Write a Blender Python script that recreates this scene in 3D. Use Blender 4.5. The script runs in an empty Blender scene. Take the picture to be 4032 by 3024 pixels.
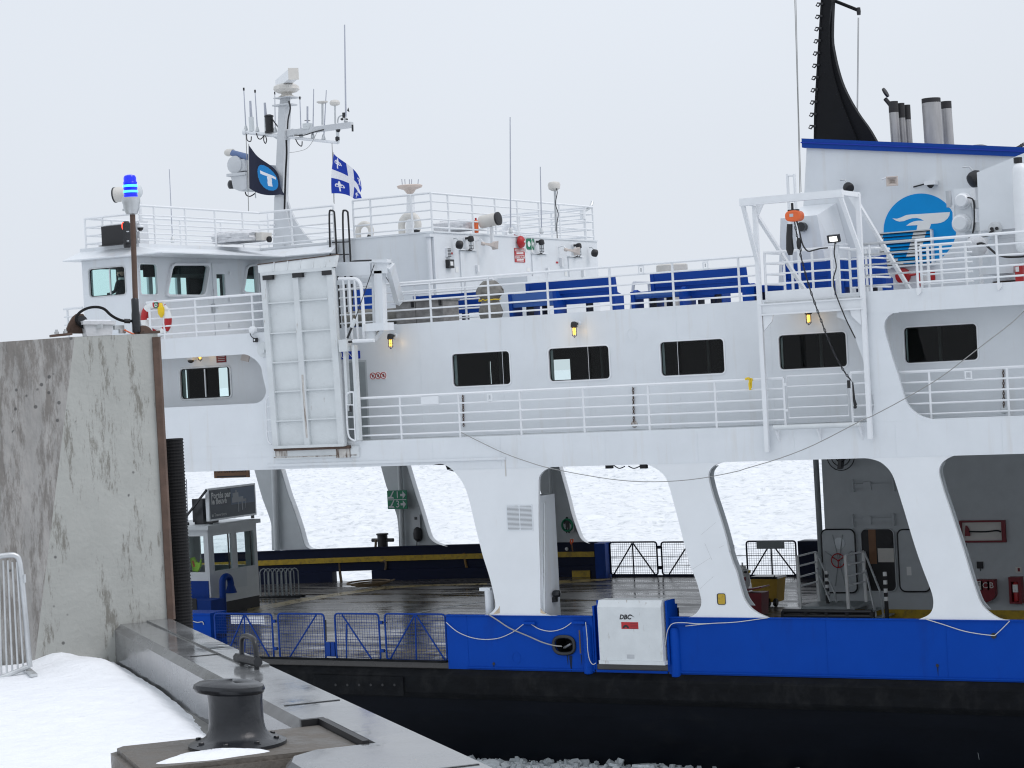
import bpy, bmesh, math, random
from mathutils import Vector, Matrix, noise
from mathutils.geometry import tessellate_polygon
R = math.radians
random.seed(7)
scene = bpy.context.scene
col = scene.collection

# ------------------------------------------------------------------ camera
# metres; X runs along the ferry, Y into it from its near side, Z up from its car deck
YAW, PITCH, ROLL, FPX = R(29.21855), R(-0.34907), R(3.03878), 8586.8
CAM = Vector((0.0, -47.1937, 7.2547))
IW, IH = 4032.0, 3024.0
fw = Vector((-math.sin(YAW)*math.cos(PITCH), math.cos(YAW)*math.cos(PITCH), math.sin(PITCH)))
rt = Vector((math.cos(YAW), math.sin(YAW), 0)); up = rt.cross(fw)
CR_, SR_ = math.cos(ROLL), math.sin(ROLL)
RGT = CR_*rt - SR_*up
UPV = SR_*rt + CR_*up
cd = bpy.data.cameras.new('camera'); cam = bpy.data.objects.new('camera', cd); col.objects.link(cam)
cd.sensor_fit = 'HORIZONTAL'; cd.sensor_width = 36.0; cd.lens = FPX/IW*36.0
cd.clip_start = 0.5; cd.clip_end = 20000
m3 = Matrix((RGT, UPV, -fw)).transposed().to_4x4(); m3.translation = CAM
cam.matrix_world = m3
scene.camera = cam

# ------------------------------------------------------------------ sky and light: bright even overcast
SUN_EL, SUN_AZ = R(50), R(95)      # azimuth measured from -Y (towards the viewer) round to +X
w = bpy.data.worlds.new('World'); scene.world = w; w.use_nodes = True
nt = w.node_tree; nt.nodes.clear()
def N(t, **k):
    n = nt.nodes.new(t)
    for a, b in k.items(): setattr(n, a, b)
    return n
out = N('ShaderNodeOutputWorld'); bg = N('ShaderNodeBackground')
sky = N('ShaderNodeTexSky'); sky.sky_type = 'NISHITA'; sky.sun_disc = False
sky.sun_elevation = SUN_EL; sky.sun_rotation = R(85); sky.air_density = 1.2; sky.dust_density = 4.0
skm = N('ShaderNodeVectorMath', operation='SCALE'); skm.inputs['Scale'].default_value = 0.10
tc = N('ShaderNodeTexCoord'); sep = N('ShaderNodeSeparateXYZ')
mr = N('ShaderNodeMapRange'); mr.inputs['From Min'].default_value = 0.0; mr.inputs['From Max'].default_value = 1.0
mr.inputs['To Min'].default_value = 0.94; mr.inputs['To Max'].default_value = 1.32
ns = N('ShaderNodeTexNoise'); ns.inputs['Scale'].default_value = 2.2; ns.inputs['Detail'].default_value = 3.0
nr = N('ShaderNodeMapRange'); nr.inputs['From Min'].default_value = 0.3; nr.inputs['From Max'].default_value = 0.7
nr.inputs['To Min'].default_value = 0.955; nr.inputs['To Max'].default_value = 1.03
mu = N('ShaderNodeMath', operation='MULTIPLY')
cl = N('ShaderNodeVectorMath', operation='SCALE'); cl.inputs[0].default_value = (0.80, 0.85, 0.925)
mx = N('ShaderNodeMix', data_type='RGBA'); mx.inputs['Factor'].default_value = 0.96
L = nt.links.new
L(tc.outputs['Generated'], sep.inputs[0]); L(sep.outputs['Z'], mr.inputs['Value'])
L(tc.outputs['Generated'], ns.inputs['Vector']); L(ns.outputs['Fac'], nr.inputs['Value'])
L(mr.outputs['Result'], mu.inputs[0]); L(nr.outputs['Result'], mu.inputs[1]); L(mu.outputs[0], cl.inputs['Scale'])
L(sky.outputs['Color'], skm.inputs[0]); L(skm.outputs[0], mx.inputs['A']); L(cl.outputs[0], mx.inputs['B'])
L(mx.outputs['Result'], bg.inputs['Color']); bg.inputs['Strength'].default_value = 1.0; L(bg.outputs[0], out.inputs[0])
sd = bpy.data.lights.new('sun', 'SUN'); sun = bpy.data.objects.new('sun', sd); col.objects.link(sun)
sd.energy = 0.95; sd.angle = R(30); sd.color = (1.0, 0.94, 0.93)
sdir = Vector((math.cos(SUN_EL)*math.sin(SUN_AZ), -math.cos(SUN_EL)*math.cos(SUN_AZ), math.sin(SUN_EL)))
sun.rotation_euler = sdir.to_track_quat('Z', 'Y').to_euler(); sun.location = (0, -20, 60)
vs = scene.view_settings
vs.view_transform = 'Standard'; vs.look = 'None'; vs.exposure = 0.0; vs.gamma = 1.0; vs.use_curve_mapping = False
scene.cycles.pixel_filter_type = 'BLACKMAN_HARRIS'; scene.cycles.filter_width = 1.15; scene.cycles.max_bounces = 6; scene.cycles.transparent_max_bounces = 16

# ------------------------------------------------------------------ pixel helpers (turn a spot of the survey photograph into a point on a known plane)
CROP = dict(A=(200,600,.5425),B=(850,50,.4822),C=(1300,700,.5425),D=(2400,950,.5425),E=(2900,0,.6932),F=(3300,950,.4521),
 G=(950,950,.5728),H=(1350,1250,.5425),I=(650,1750,.4521),J=(1000,1750,.4521),K=(1900,1750,.4521),L=(2800,1750,.4522),
 M=(3300,1750,.4521),N=(700,2300,.5425),O=(1700,2300,.4973),Q=(2800,2300,.557),R=(0,1150,.5122),S=(0,2000,.6173),
 T=(400,2350,.7233),V=(200,650,.4521),W=(650,1350,.3316),X=(1650,850,.3391),Y=(3300,700,.3315),Z=(2900,700,.3315),
 U=(1300,1000,.3014),b=(700,1880,.2411),c=(3750,1950,.3013),d=(3700,560,.3555),p=(0,0,1.0))
def ray(c, x, y):
    ox, oy, s = CROP[c]; x = ox+x*s; y = oy+y*s
    return fw + (x-IW/2)/FPX*RGT - (y-IH/2)/FPX*UPV
def at(c, x, y, ax, v):
    D = ray(c, x, y); i = 'XYZ'.index(ax); t = (v-CAM[i])/D[i]
    return CAM + t*D
def XZ(c, pts, Y): return [(q.x, q.z) for q in (at(c, x, y, 'Y', Y) for x, y in pts)]
def YZ(c, pts, X): return [(q.y, q.z) for q in (at(c, x, y, 'X', X) for x, y in pts)]
def XY(c, pts, Z): return [(q.x, q.y) for q in (at(c, x, y, 'Z', Z) for x, y in pts)]
QE, QN = Vector((.757,-.653,0)), Vector((.653,.757,0))   # along the quay edge, towards the water
def qp(t, n, z): return QE*t + QN*n + Vector((0,0,z))
def atq(c, x, y, t0):                                     # point on the plane t = t0 of the quay
    D = ray(c, x, y); k = (t0-CAM.dot(QE))/D.dot(QE); return CAM + k*D

# ------------------------------------------------------------------ materials
MATS = {}
def mat(name, c, rough=.5, metal=0., var=.06, scale=3., bump=0., bscale=40., emit=None, es=0., stretch=None, spec=.5,
        stain=None, stain_scale=2., stain_lo=.55, stain_hi=.7, stain_stretch=(1,1,.15), rvar=0., coat=0., pits=False, stain_rough=.65):
    m = bpy.data.materials.new(name); m.use_nodes = True; t = m.node_tree; n = t.nodes; l = t.links.new
    b = n['Principled BSDF']
    b.inputs['Roughness'].default_value = rough; b.inputs['Metallic'].default_value = metal
    b.inputs['Specular IOR Level'].default_value = spec; b.inputs['Coat Weight'].default_value = coat
    geo = n.new('ShaderNodeNewGeometry'); vec = geo.outputs['Position']
    mp = n.new('ShaderNodeMapping'); l(vec, mp.inputs['Vector'])
    mp.inputs['Scale'].default_value = stretch or (1,1,1); vec2 = mp.outputs['Vector']
    nz = n.new('ShaderNodeTexNoise'); nz.inputs['Scale'].default_value = scale; nz.inputs['Detail'].default_value = 5.
    nz.inputs['Roughness'].default_value = .6; l(vec2, nz.inputs['Vector'])
    mr = n.new('ShaderNodeMapRange'); mr.inputs['From Min'].default_value = .3; mr.inputs['From Max'].default_value = .7
    mr.inputs['To Min'].default_value = 1-var; mr.inputs['To Max'].default_value = 1+var; l(nz.outputs['Fac'], mr.inputs['Value'])
    sc = n.new('ShaderNodeVectorMath'); sc.operation = 'SCALE'; sc.inputs[0].default_value = c[:3]; l(mr.outputs['Result'], sc.inputs['Scale'])
    colout = sc.outputs[0]
    if stain is not None:
        mp2 = n.new('ShaderNodeMapping'); mp2.inputs['Scale'].default_value = stain_stretch; l(geo.outputs['Position'], mp2.inputs['Vector'])
        n2 = n.new('ShaderNodeTexNoise'); n2.inputs['Scale'].default_value = stain_scale; n2.inputs['Detail'].default_value = 8.; n2.inputs['Roughness'].default_value = stain_rough
        l(mp2.outputs['Vector'], n2.inputs['Vector'])
        r2 = n.new('ShaderNodeMapRange'); r2.inputs['From Min'].default_value = stain_lo; r2.inputs['From Max'].default_value = stain_hi
        r2.inputs['To Max'].default_value = stain[3] if len(stain) > 3 else .8; l(n2.outputs['Fac'], r2.inputs['Value'])
        mxx = n.new('ShaderNodeMix'); mxx.data_type = 'RGBA'; l(r2.outputs['Result'], mxx.inputs['Factor']); l(colout, mxx.inputs['A'])
        mxx.inputs['B'].default_value = (*stain[:3], 1); colout = mxx.outputs['Result']
    if pits:
        vo = n.new('ShaderNodeTexVoronoi'); vo.inputs['Scale'].default_value = 9.; l(geo.outputs['Position'], vo.inputs['Vector'])
        pr_ = n.new('ShaderNodeMapRange'); pr_.inputs['From Min'].default_value = .10; pr_.inputs['From Max'].default_value = .16; pr_.inputs['To Min'].default_value = .75; pr_.inputs['To Max'].default_value = 0.
        l(vo.outputs['Distance'], pr_.inputs['Value'])
        nq = n.new('ShaderNodeTexNoise'); nq.inputs['Scale'].default_value = 1.7; l(geo.outputs['Position'], nq.inputs['Vector'])
        pm = n.new('ShaderNodeMath'); pm.operation = 'GREATER_THAN'; pm.inputs[1].default_value = .5; l(nq.outputs['Fac'], pm.inputs[0])
        pk = n.new('ShaderNodeMath'); pk.operation = 'MULTIPLY'; l(pr_.outputs['Result'], pk.inputs[0]); l(pm.outputs[0], pk.inputs[1])
        mp_ = n.new('ShaderNodeMix'); mp_.data_type = 'RGBA'; l(pk.outputs[0], mp_.inputs['Factor']); l(colout, mp_.inputs['A']); mp_.inputs['B'].default_value = (.05,.05,.05,1); colout = mp_.outputs['Result']
    l(colout, b.inputs['Base Color'])
    if rvar:
        rr = n.new('ShaderNodeMapRange'); rr.inputs['From Min'].default_value = .35; rr.inputs['From Max'].default_value = .65
        rr.inputs['To Min'].default_value = max(.02, rough-rvar); rr.inputs['To Max'].default_value = min(1, rough+rvar)
        l(nz.outputs['Fac'], rr.inputs['Value']); l(rr.outputs['Result'], b.inputs['Roughness'])
    if bump:
        nb = n.new('ShaderNodeTexNoise'); nb.inputs['Scale'].default_value = bscale; nb.inputs['Detail'].default_value = 4.
        l(vec2, nb.inputs['Vector'])
        bp = n.new('ShaderNodeBump'); bp.inputs['Strength'].default_value = min(1, bump); bp.inputs['Distance'].default_value = .02
        l(nb.outputs['Fac'], bp.inputs['Height']); l(bp.outputs['Normal'], b.inputs['Normal'])
    if emit:
        b.inputs['Emission Color'].default_value = (*emit, 1); b.inputs['Emission Strength'].default_value = es
    MATS[name] = m; return m
def glass(name, tint, rough=.03, ior=1.5, fac=None):
    m = bpy.data.materials.new(name); m.use_nodes = True; t = m.node_tree; n = t.nodes; l = t.links.new
    n.remove(n['Principled BSDF']); o = n['Material Output']
    tr = n.new('ShaderNodeBsdfTransparent'); tr.inputs['Color'].default_value = (*tint, 1)
    gl = n.new('ShaderNodeBsdfGlossy'); gl.inputs['Roughness'].default_value = rough
    fr = n.new('ShaderNodeFresnel'); fr.inputs['IOR'].default_value = ior
    gb = n.new('ShaderNodeNewGeometry'); sb_ = n.new('ShaderNodeMath'); sb_.operation = 'SUBTRACT'; sb_.inputs[0].default_value = 1.; l(gb.outputs['Backfacing'], sb_.inputs[1])
    ml = n.new('ShaderNodeMath'); ml.operation = 'MULTIPLY'; l(fr.outputs[0], ml.inputs[0]); l(sb_.outputs[0], ml.inputs[1])
    mx = n.new('ShaderNodeMixShader'); l(ml.outputs[0], mx.inputs[0]); l(tr.outputs[0], mx.inputs[1]); l(gl.outputs[0], mx.inputs[2])
    l(mx.outputs[0], o.inputs['Surface']); MATS[name] = m; return m

WHITE = mat('white_paint', (.70,.73,.757), .34, var=.035, scale=1.2, bump=.22, bscale=1.6, stain=(.55,.50,.43,.34), stain_scale=2.6, stain_lo=.55, stain_hi=.76, stain_stretch=(1.4,1.4,.12))
WRAIL = mat('white_rail_paint', (.76,.78,.80), .35, var=.03)
WOLD = mat('worn_white_paint', (.63,.66,.67), .45, var=.06, scale=2., bump=.2, bscale=20., stain=(.30,.25,.20,.75), stain_scale=5., stain_lo=.62, stain_hi=.72, stain_stretch=(1.6,1.6,.35))
WPIL = mat('white_pillar_paint', (.75,.775,.795), .4, var=.03, scale=1., bump=.08, bscale=3., stain=(.50,.38,.25,.4), stain_scale=2.5, stain_lo=.64, stain_hi=.8)
RUST = mat('rust_streaked_paint', (.55,.53,.50), .6, var=.15, scale=6., stain=(.10,.06,.04,.95), stain_scale=7., stain_lo=.45, stain_hi=.62, stain_stretch=(1.5,1.5,.2))
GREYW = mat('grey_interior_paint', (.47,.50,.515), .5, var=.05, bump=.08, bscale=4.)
GREYD = mat('dull_grey_paint', (.30,.33,.34), .5, var=.08)
BLUE = mat('blue_paint', (.0,.05,.345), .6, spec=.12, var=.05, scale=1.0, bump=.12, bscale=2.5, stain=(.004,.03,.20,.6), stain_scale=1.4, stain_lo=.56, stain_hi=.75, stain_stretch=(1,1,.25))
BLUEG = mat('blue_gate_paint', (.002,.036,.22), .5, spec=.2, var=.08)
BLUEB = mat('blue_bench_plastic', (.003,.05,.30), .5, spec=.2, var=.05)
BLUEL = mat('light_blue_bench_end', (.03,.11,.38), .4, var=.05)
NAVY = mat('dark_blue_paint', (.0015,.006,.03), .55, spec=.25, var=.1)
LOGOB = mat('bright_blue_logo', (.0,.27,.66), .5, spec=.2, var=.03)
YEL = mat('yellow_paint', (.45,.30,.02), .5, var=.15, scale=5., stain=(.10,.08,.04,.7), stain_scale=6., stain_lo=.5, stain_hi=.7, stain_stretch=(1,1,1))
YELB = mat('bright_yellow_plastic', (.75,.52,.01), .4, var=.05)
BLACK = mat('black_paint', (.012,.012,.014), .5, var=.1)
BLACKM = mat('black_mast_paint', (.005,.0055,.007), .6, spec=.2, var=.15, scale=4.)
HULL = mat('black_hull_paint', (.0035,.005,.0085), .6, spec=.10, var=.25, scale=1.5, stretch=(.35,1,1.2), bump=.3, bscale=1.5, stain=(.012,.013,.014,.5), stain_scale=1.2, stain_lo=.60, stain_hi=.74, stain_stretch=(.5,1,1))
STRAKE = mat('scuffed_grey_strake', (.005,.0058,.0072), .65, spec=.10, var=.3, scale=3., stretch=(1,1,2), bump=.4, bscale=6., stain=(.02,.0205,.021,.6), stain_scale=3., stain_lo=.5, stain_hi=.72, stain_stretch=(1,1,.6))
RUBBER = mat('black_rubber', (.009,.009,.010), .65, spec=.2, var=.2)
DECK = mat('wet_car_deck', (.045,.042,.04), .26, var=.5, scale=.9, stretch=(.35,1.6,1), bump=.35, bscale=2.2, rvar=.18)
ICE = mat('river_ice', (.745,.77,.795), .7, var=.05, scale=1.1, bump=.6, bscale=3., stain=(.43,.465,.49,.8), stain_scale=1.9, stain_lo=.51, stain_hi=.68, stain_stretch=(.8,.8,.8))
BRASH = mat('brash_ice', (.34,.37,.385), .35, var=.15, scale=5., bump=.5, bscale=14.)
SNOW = mat('snow', (.82,.84,.87), .75, var=.035, scale=6., bump=.9, bscale=14., stain=(.62,.63,.64,.5), stain_scale=9., stain_lo=.62, stain_hi=.72, stain_stretch=(1,1,1))
CONC = mat('weathered_concrete', (.375,.382,.36), .75, var=.08, scale=2.4, bump=.35, bscale=22., stain=(.15,.142,.12,.8), stain_scale=4.5, stain_lo=.54, stain_hi=.61, stain_stretch=(1.6,1.6,.30), stain_rough=.82, pits=True)
CONCR = mat('rough_concrete', (.335,.325,.31), .8, pits=True, var=.18, scale=7., stretch=(1,1,.45), bump=1., bscale=16., stain=(.17,.155,.14,.8), stain_scale=5., stain_lo=.47, stain_hi=.57, stain_stretch=(1.8,1.8,.32), stain_rough=.8)
PADC = mat('brown_concrete_pad', (.105,.092,.078), .55, var=.25, scale=5., bump=.6, bscale=25., rvar=.2)
WET = mat('wet_steel_coping', (.16,.165,.17), .13, var=.35, scale=1.8, bump=.10, bscale=3., rvar=.11, spec=.8)
QUAYM = mat('quay_concrete', (.22,.22,.21), .7, var=.2, bump=.3, bscale=10.)
STEEL = mat('galvanised_steel', (.55,.57,.58), .38, metal=.6, var=.12, scale=8.)
DSTEEL = mat('dark_cast_steel', (.011,.0125,.016), .30, var=.25, scale=5., bump=.25, bscale=14.)
RUSTY = mat('brown_rusted_steel', (.09,.055,.04), .7, var=.3, scale=6., bump=.4, bscale=20.)
STACK = mat('sooty_stainless', (.42,.41,.39), .4, metal=.5, var=.12, scale=4., stretch=(2,2,.4))
SOOT = mat('soot', (.03,.028,.026), .7, var=.2)
RED = mat('red_paint', (.42,.012,.016), .4, var=.06)
DRED = mat('dark_red_plastic', (.17,.008,.016), .45, var=.1)
ORANGE = mat('orange_paint', (.72,.13,.03), .45, var=.08)
GREEN = mat('green_sign', (.0,.16,.075), .5, var=.03)
SIGNW = mat('sign_white', (.78,.79,.78), .5, var=.02)
BROWNS = mat('brown_sign', (.20,.10,.05), .6, var=.1)
GREYTARP = mat('grey_canvas', (.17,.165,.15), .8, var=.35, scale=6., bump=.8, bscale=9.)
WTARP = mat('white_plastic_wrap', (.60,.61,.63), .35, var=.14, scale=8., bump=.9, bscale=8.)
CHEST = mat('weathered_grey_chest', (.20,.195,.19), .65, var=.35, scale=4., stretch=(1,1,2.), bump=.3, bscale=12.)
ROPEW = mat('white_rope', (.56,.56,.54), .8, var=.1, scale=60.)
ROPEG = mat('grey_rope', (.30,.30,.29), .8, var=.1, scale=60.)
ROPEB = mat('brown_rope', (.14,.10,.06), .85, var=.2, scale=40.)
IVORY = mat('ivory_paint', (.62,.60,.56), .45, var=.06)
BEIGE = mat('beige_horn', (.56,.50,.46), .5, var=.08)
DARKIN = mat('dark_interior', (.014,.016,.018), .8, var=.2)
SKIN = mat('skin', (.50,.30,.22), .6, var=.05)
CLOTHD = mat('dark_uniform', (.02,.022,.03), .8, var=.1)
HAIR = mat('dark_hair', (.02,.015,.012), .7, var=.1)
LIME = mat('lime_vest', (.42,.70,.03), .7, var=.1)
FLAGN = mat('navy_flag_cloth', (.008,.012,.035), .8, var=.1)
FLAGB = mat('blue_flag_cloth', (.004,.035,.36), .8, var=.05)
FLAGC = mat('cyan_flag_cloth', (.01,.22,.55), .8, var=.05)
FLAGW = mat('white_flag_cloth', (.80,.80,.84), .8, var=.03)
BEACON = mat('blue_beacon_lens', (.0,.005,.5), .2, emit=(.005,.02,1.0), es=1.0)
BEACONL = mat('lit_beacon_core', (.1,.5,1.), .3, emit=(.05,.55,1.), es=2.2)
AMBER = mat('lit_amber_bulb', (.9,.6,.1), .4, emit=(1.,.55,.08), es=2.2)
WLAMP = mat('lit_white_lamp', (.9,.9,.85), .4, emit=(1.,.98,.9), es=2.5)
RLAMP = mat('lit_red_lamp', (.8,.05,.02), .4, emit=(1.,.06,.03), es=2.0)
LENS = mat('pale_lens', (.62,.66,.68), .15, var=.03)
SCREENP = mat('poster_slate', (.075,.095,.115), .4, var=.05)
SCREENB = mat('poster_blue', (.13,.18,.26), .4, var=.05)
SCREENG = mat('poster_pale', (.46,.48,.50), .5, var=.05)
GLASSD = glass('dark_window_glass', (.88,.94,.93), ior=1.34)
GLASST = glass('teal_window_glass', (.90,.99,.98), ior=1.3)
GLASSC = glass('clear_window_glass', (.85,.90,.90))

# ------------------------------------------------------------------ mesh builder
ROOT = {}
class MB:
    def __init__(s): s.v = []; s.f = []; s.mi = []
    def add(s, vs, fs, mi=0):
        o = len(s.v); s.v += [tuple(q) for q in vs]
        s.f += [tuple(i+o for i in f) for f in fs]; s.mi += [mi]*len(fs); return s
    def box(s, a, b, mi=0):
        x0,y0,z0 = [min(p,q) for p,q in zip(a,b)]; x1,y1,z1 = [max(p,q) for p,q in zip(a,b)]
        return s.add([(x0,y0,z0),(x1,y0,z0),(x1,y1,z0),(x0,y1,z0),(x0,y0,z1),(x1,y0,z1),(x1,y1,z1),(x0,y1,z1)],
            [(3,2,1,0),(4,5,6,7),(0,1,5,4),(1,2,6,5),(2,3,7,6),(3,0,4,7)], mi)
    def beam(s, a, b, wdt, hgt, upd=(0,0,1), mi=0):
        a = Vector(a); b = Vector(b); d = (b-a).normalized(); u = Vector(upd); sd_ = d.cross(u)
        if sd_.length < 1e-4: sd_ = d.cross(Vector((1,0,0)))
        sd_.normalize(); u = sd_.cross(d).normalized(); vs = []
        for q in (a, b):
            for i, j in ((-1,-1),(1,-1),(1,1),(-1,1)): vs.append(q + sd_*(i*wdt/2) + u*(j*hgt/2))
        return s.add(vs, [(3,2,1,0),(4,5,6,7),(0,1,5,4),(1,2,6,5),(2,3,7,6),(3,0,4,7)], mi)
    def tube(s, pts, r, n=6, closed=False, mi=0):
        pts = [Vector(q) for q in pts]; k = len(pts); ring = []; rr = r if isinstance(r, (list, tuple)) else [r]*k
        prev = None; vs = []
        for i, q in enumerate(pts):
            if closed: d = pts[(i+1) % k]-pts[i-1]
            else: d = pts[min(i+1,k-1)]-pts[max(i-1,0)]
            d.normalize()
            if prev is None:
                u = Vector((0,0,1)) if abs(d.z) < .9 else Vector((1,0,0))
                u = (u-d*u.dot(d)).normalized()
            else:
                u = prev-d*prev.dot(d)
                u = u.normalized() if u.length > 1e-6 else d.orthogonal().normalized()
            prev = u; wv = d.cross(u)
            for j in range(n):
                a = 2*math.pi*(j+.5)/n; vs.append(q+(u*math.cos(a)+wv*math.sin(a))*rr[i])
        fs = []
        for i in range(k if closed else k-1):
            o = i*n; p2 = ((i+1) % k)*n
            for j in range(n): fs.append((o+j, o+(j+1) % n, p2+(j+1) % n, p2+j))
        if not closed: fs.append(tuple(range(n-1,-1,-1))); fs.append(tuple((k-1)*n+j for j in range(n)))
        return s.add(vs, fs, mi)
    def cyl(s, a, b, r0, r1=None, n=12, mi=0): return s.tube([a, b], [r0, r0 if r1 is None else r1], n, mi=mi)
    def lathe(s, base, axis, prof, n=16, mi=0):
        return s.tube([Vector(base)+Vector(axis).normalized()*h for r, h in prof], [max(r,1e-4) for r, h in prof], n, mi=mi)
    def lathe_z(s, base, prof, n=16, mi=0, sx=1., sy=1.):
        bx, by, bz = base; vs = []; k = len(prof)
        for r, h in prof:
            for j in range(n):
                a = 2*math.pi*j/n; vs.append((bx+sx*r*math.cos(a), by+sy*r*math.sin(a), bz+h))
        fs = [(i*n+j, i*n+(j+1) % n, (i+1)*n+(j+1) % n, (i+1)*n+j) for i in range(k-1) for j in range(n)]
        fs.append(tuple(range(n-1,-1,-1))); fs.append(tuple((k-1)*n+j for j in range(n)))
        return s.add(vs, fs, mi)
    def lathe_d(s, base, axis, prof, n=16, mi=0):       # profile may fold back on itself
        ax = Vector(axis).normalized(); u = ax.orthogonal().normalized(); wv = ax.cross(u); base = Vector(base); vs = []; k = len(prof)
        for r, h in prof:
            for j in range(n):
                a = 2*math.pi*j/n; vs.append(base+ax*h+(u*math.cos(a)+wv*math.sin(a))*max(r,1e-4))
        fs = [(i*n+j, i*n+(j+1) % n, (i+1)*n+(j+1) % n, (i+1)*n+j) for i in range(k-1) for j in range(n)]
        fs.append(tuple(range(n-1,-1,-1))); fs.append(tuple((k-1)*n+j for j in range(n)))
        return s.add(vs, fs, mi)
    def plate(s, outer, ax, w0, w1, holes=(), mi=0):
        def m(u, v, q): return (u, q, v) if ax == 'Y' else ((q, u, v) if ax == 'X' else (u, v, q))
        loops = [list(outer)]+[list(h) for h in holes]
        flat = [q for lp in loops for q in lp]; n = len(flat)
        tris = tessellate_polygon([[Vector((q[0], q[1], 0)) for q in lp] for lp in loops])
        vs = [m(u, v, w0) for u, v in flat]+[m(u, v, w1) for u, v in flat]
        fs = [tuple(t) for t in tris]+[tuple(i+n for i in reversed(t)) for t in tris]
        o = 0
        for lp in loops:
            k = len(lp)
            for i in range(k): a, b = o+i, o+(i+1) % k; fs.append((a, b, b+n, a+n))
            o += k
        return s.add(vs, fs, mi)
    def qplate(s, outer, w0, w1, fn):                    # prism through an arbitrary map fn(u,v,w)
        n = len(outer); tris = tessellate_polygon([[Vector((q[0], q[1], 0)) for q in outer]])
        vs = [fn(u, v, w0) for u, v in outer]+[fn(u, v, w1) for u, v in outer]
        fs = [tuple(t) for t in tris]+[tuple(i+n for i in reversed(t)) for t in tris]
        fs += [(i, (i+1) % n, (i+1) % n+n, i+n) for i in range(n)]
        return s.add(vs, fs)
    def sheet(s, rows, mi=0):
        k = len(rows[0]); vs = [q for r in rows for q in r]
        return s.add(vs, [(i*k+j, i*k+j+1, (i+1)*k+j+1, (i+1)*k+j) for i in range(len(rows)-1) for j in range(k-1)], mi)
    def build(s, name, mats, parent=None, smooth=False, fix=True):
        loc = ROOT.get(parent.name, Vector()) if parent else None
        if parent is None:
            xs = [q[0] for q in s.v]; ys = [q[1] for q in s.v]; zs = [q[2] for q in s.v]
            loc = Vector(((min(xs)+max(xs))/2, (min(ys)+max(ys))/2, min(zs)))
        me = bpy.data.meshes.new(name)
        me.from_pydata([(q[0]-loc.x, q[1]-loc.y, q[2]-loc.z) for q in s.v], [], s.f)
        mats = mats if isinstance(mats, (list, tuple)) else [mats]
        for m in mats: me.materials.append(m)
        if len(mats) > 1: me.polygons.foreach_set('material_index', s.mi)
        if fix:
            bm = bmesh.new(); bm.from_mesh(me); bmesh.ops.recalc_face_normals(bm, faces=bm.faces); bm.to_mesh(me); bm.free()
        if smooth:
            me.shade_smooth(); me.set_sharp_from_angle(angle=R(38))
        o = bpy.data.objects.new(name, me); col.objects.link(o)
        if parent: o.parent = parent
        else: o.location = loc
        ROOT[o.name] = loc
        return o
def tag(o, label=None, cat=None, group=None, kind=None):
    if label: o['label'] = label
    if cat: o['category'] = cat
    if group: o['group'] = group
    if kind: o['kind'] = kind
    return o
def thing(name, label, cat, loc, group=None):
    o = bpy.data.objects.new(name, None); col.objects.link(o); o.location = loc; o.empty_display_size = .2
    ROOT[o.name] = Vector(loc); return tag(o, label, cat, group)
def text(s, c, frame, size, mats, parent, name='lettering', wfac=1., align='CENTER', slant=0., bold=0.):
    cu = bpy.data.curves.new('txt', 'FONT'); cu.body = s; cu.size = size; cu.align_x = align; cu.align_y = 'CENTER'; cu.extrude = .002
    cu.shear = slant; cu.offset = bold; cu.resolution_u = 2
    ob = bpy.data.objects.new('txt', cu); col.objects.link(ob)
    dg = bpy.context.evaluated_depsgraph_get(); me = bpy.data.meshes.new_from_object(ob.evaluated_get(dg))
    bpy.data.objects.remove(ob)
    if frame == 'Y': B = Matrix(((1,0,0),(0,0,-1),(0,1,0))).to_4x4()
    elif frame == 'X': B = Matrix(((0,0,1),(1,0,0),(0,1,0))).to_4x4()
    else: B = frame.to_4x4()
    B = B @ Matrix.Diagonal((wfac,1,1,1)); loc = ROOT.get(parent.name, Vector())
    B.translation = Vector(c)-loc; me.transform(B); me.materials.clear(); me.materials.append(mats)
    o = bpy.data.objects.new(name, me); col.objects.link(o); o.parent = parent; ROOT[o.name] = loc
    return o
def rrect(x0, x1, z0, z1, r, n=4):
    pts = []
    for cx, cz, a0 in ((x1-r, z1-r, 0), (x0+r, z1-r, 90), (x0+r, z0+r, 180), (x1-r, z0+r, 270)):
        for i in range(n+1):
            a = R(a0+90*i/n); pts.append((cx+r*math.cos(a), cz+r*math.sin(a)))
    return pts
def circ(cx, cz, r, n=24, sx=1.): return [(cx+sx*r*math.cos(2*math.pi*i/n), cz+r*math.sin(2*math.pi*i/n)) for i in range(n)]
def curve(pts, n=6, closed=False):           # Catmull-Rom through points
    pts = [Vector(q) for q in pts]; k = len(pts); outp = []
    for i in range(k if closed else k-1):
        p0 = pts[i-1] if (i > 0 or closed) else pts[0]; p1 = pts[i]; p2 = pts[(i+1) % k]; p3 = pts[(i+2) % k] if (i+2 < k or closed) else pts[-1]
        for j in range(n):
            t = j/n; outp.append(.5*((2*p1)+(p2-p0)*t+(2*p0-5*p1+4*p2-p3)*t*t+(3*p1-p0-3*p2+p3)*t**3))
    if not closed: outp.append(pts[-1])
    return outp
ZP, ZU, ZB, ZBU, ZBL = 5.65, 8.62, 4.84, 1.15, 4.98       # passenger deck, upper deck, girder underside, bulwark top
YR = 1.1                                                   # recess of the passenger deck wall
XR = 2.0                                                   # how far aft the ferry is built

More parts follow.
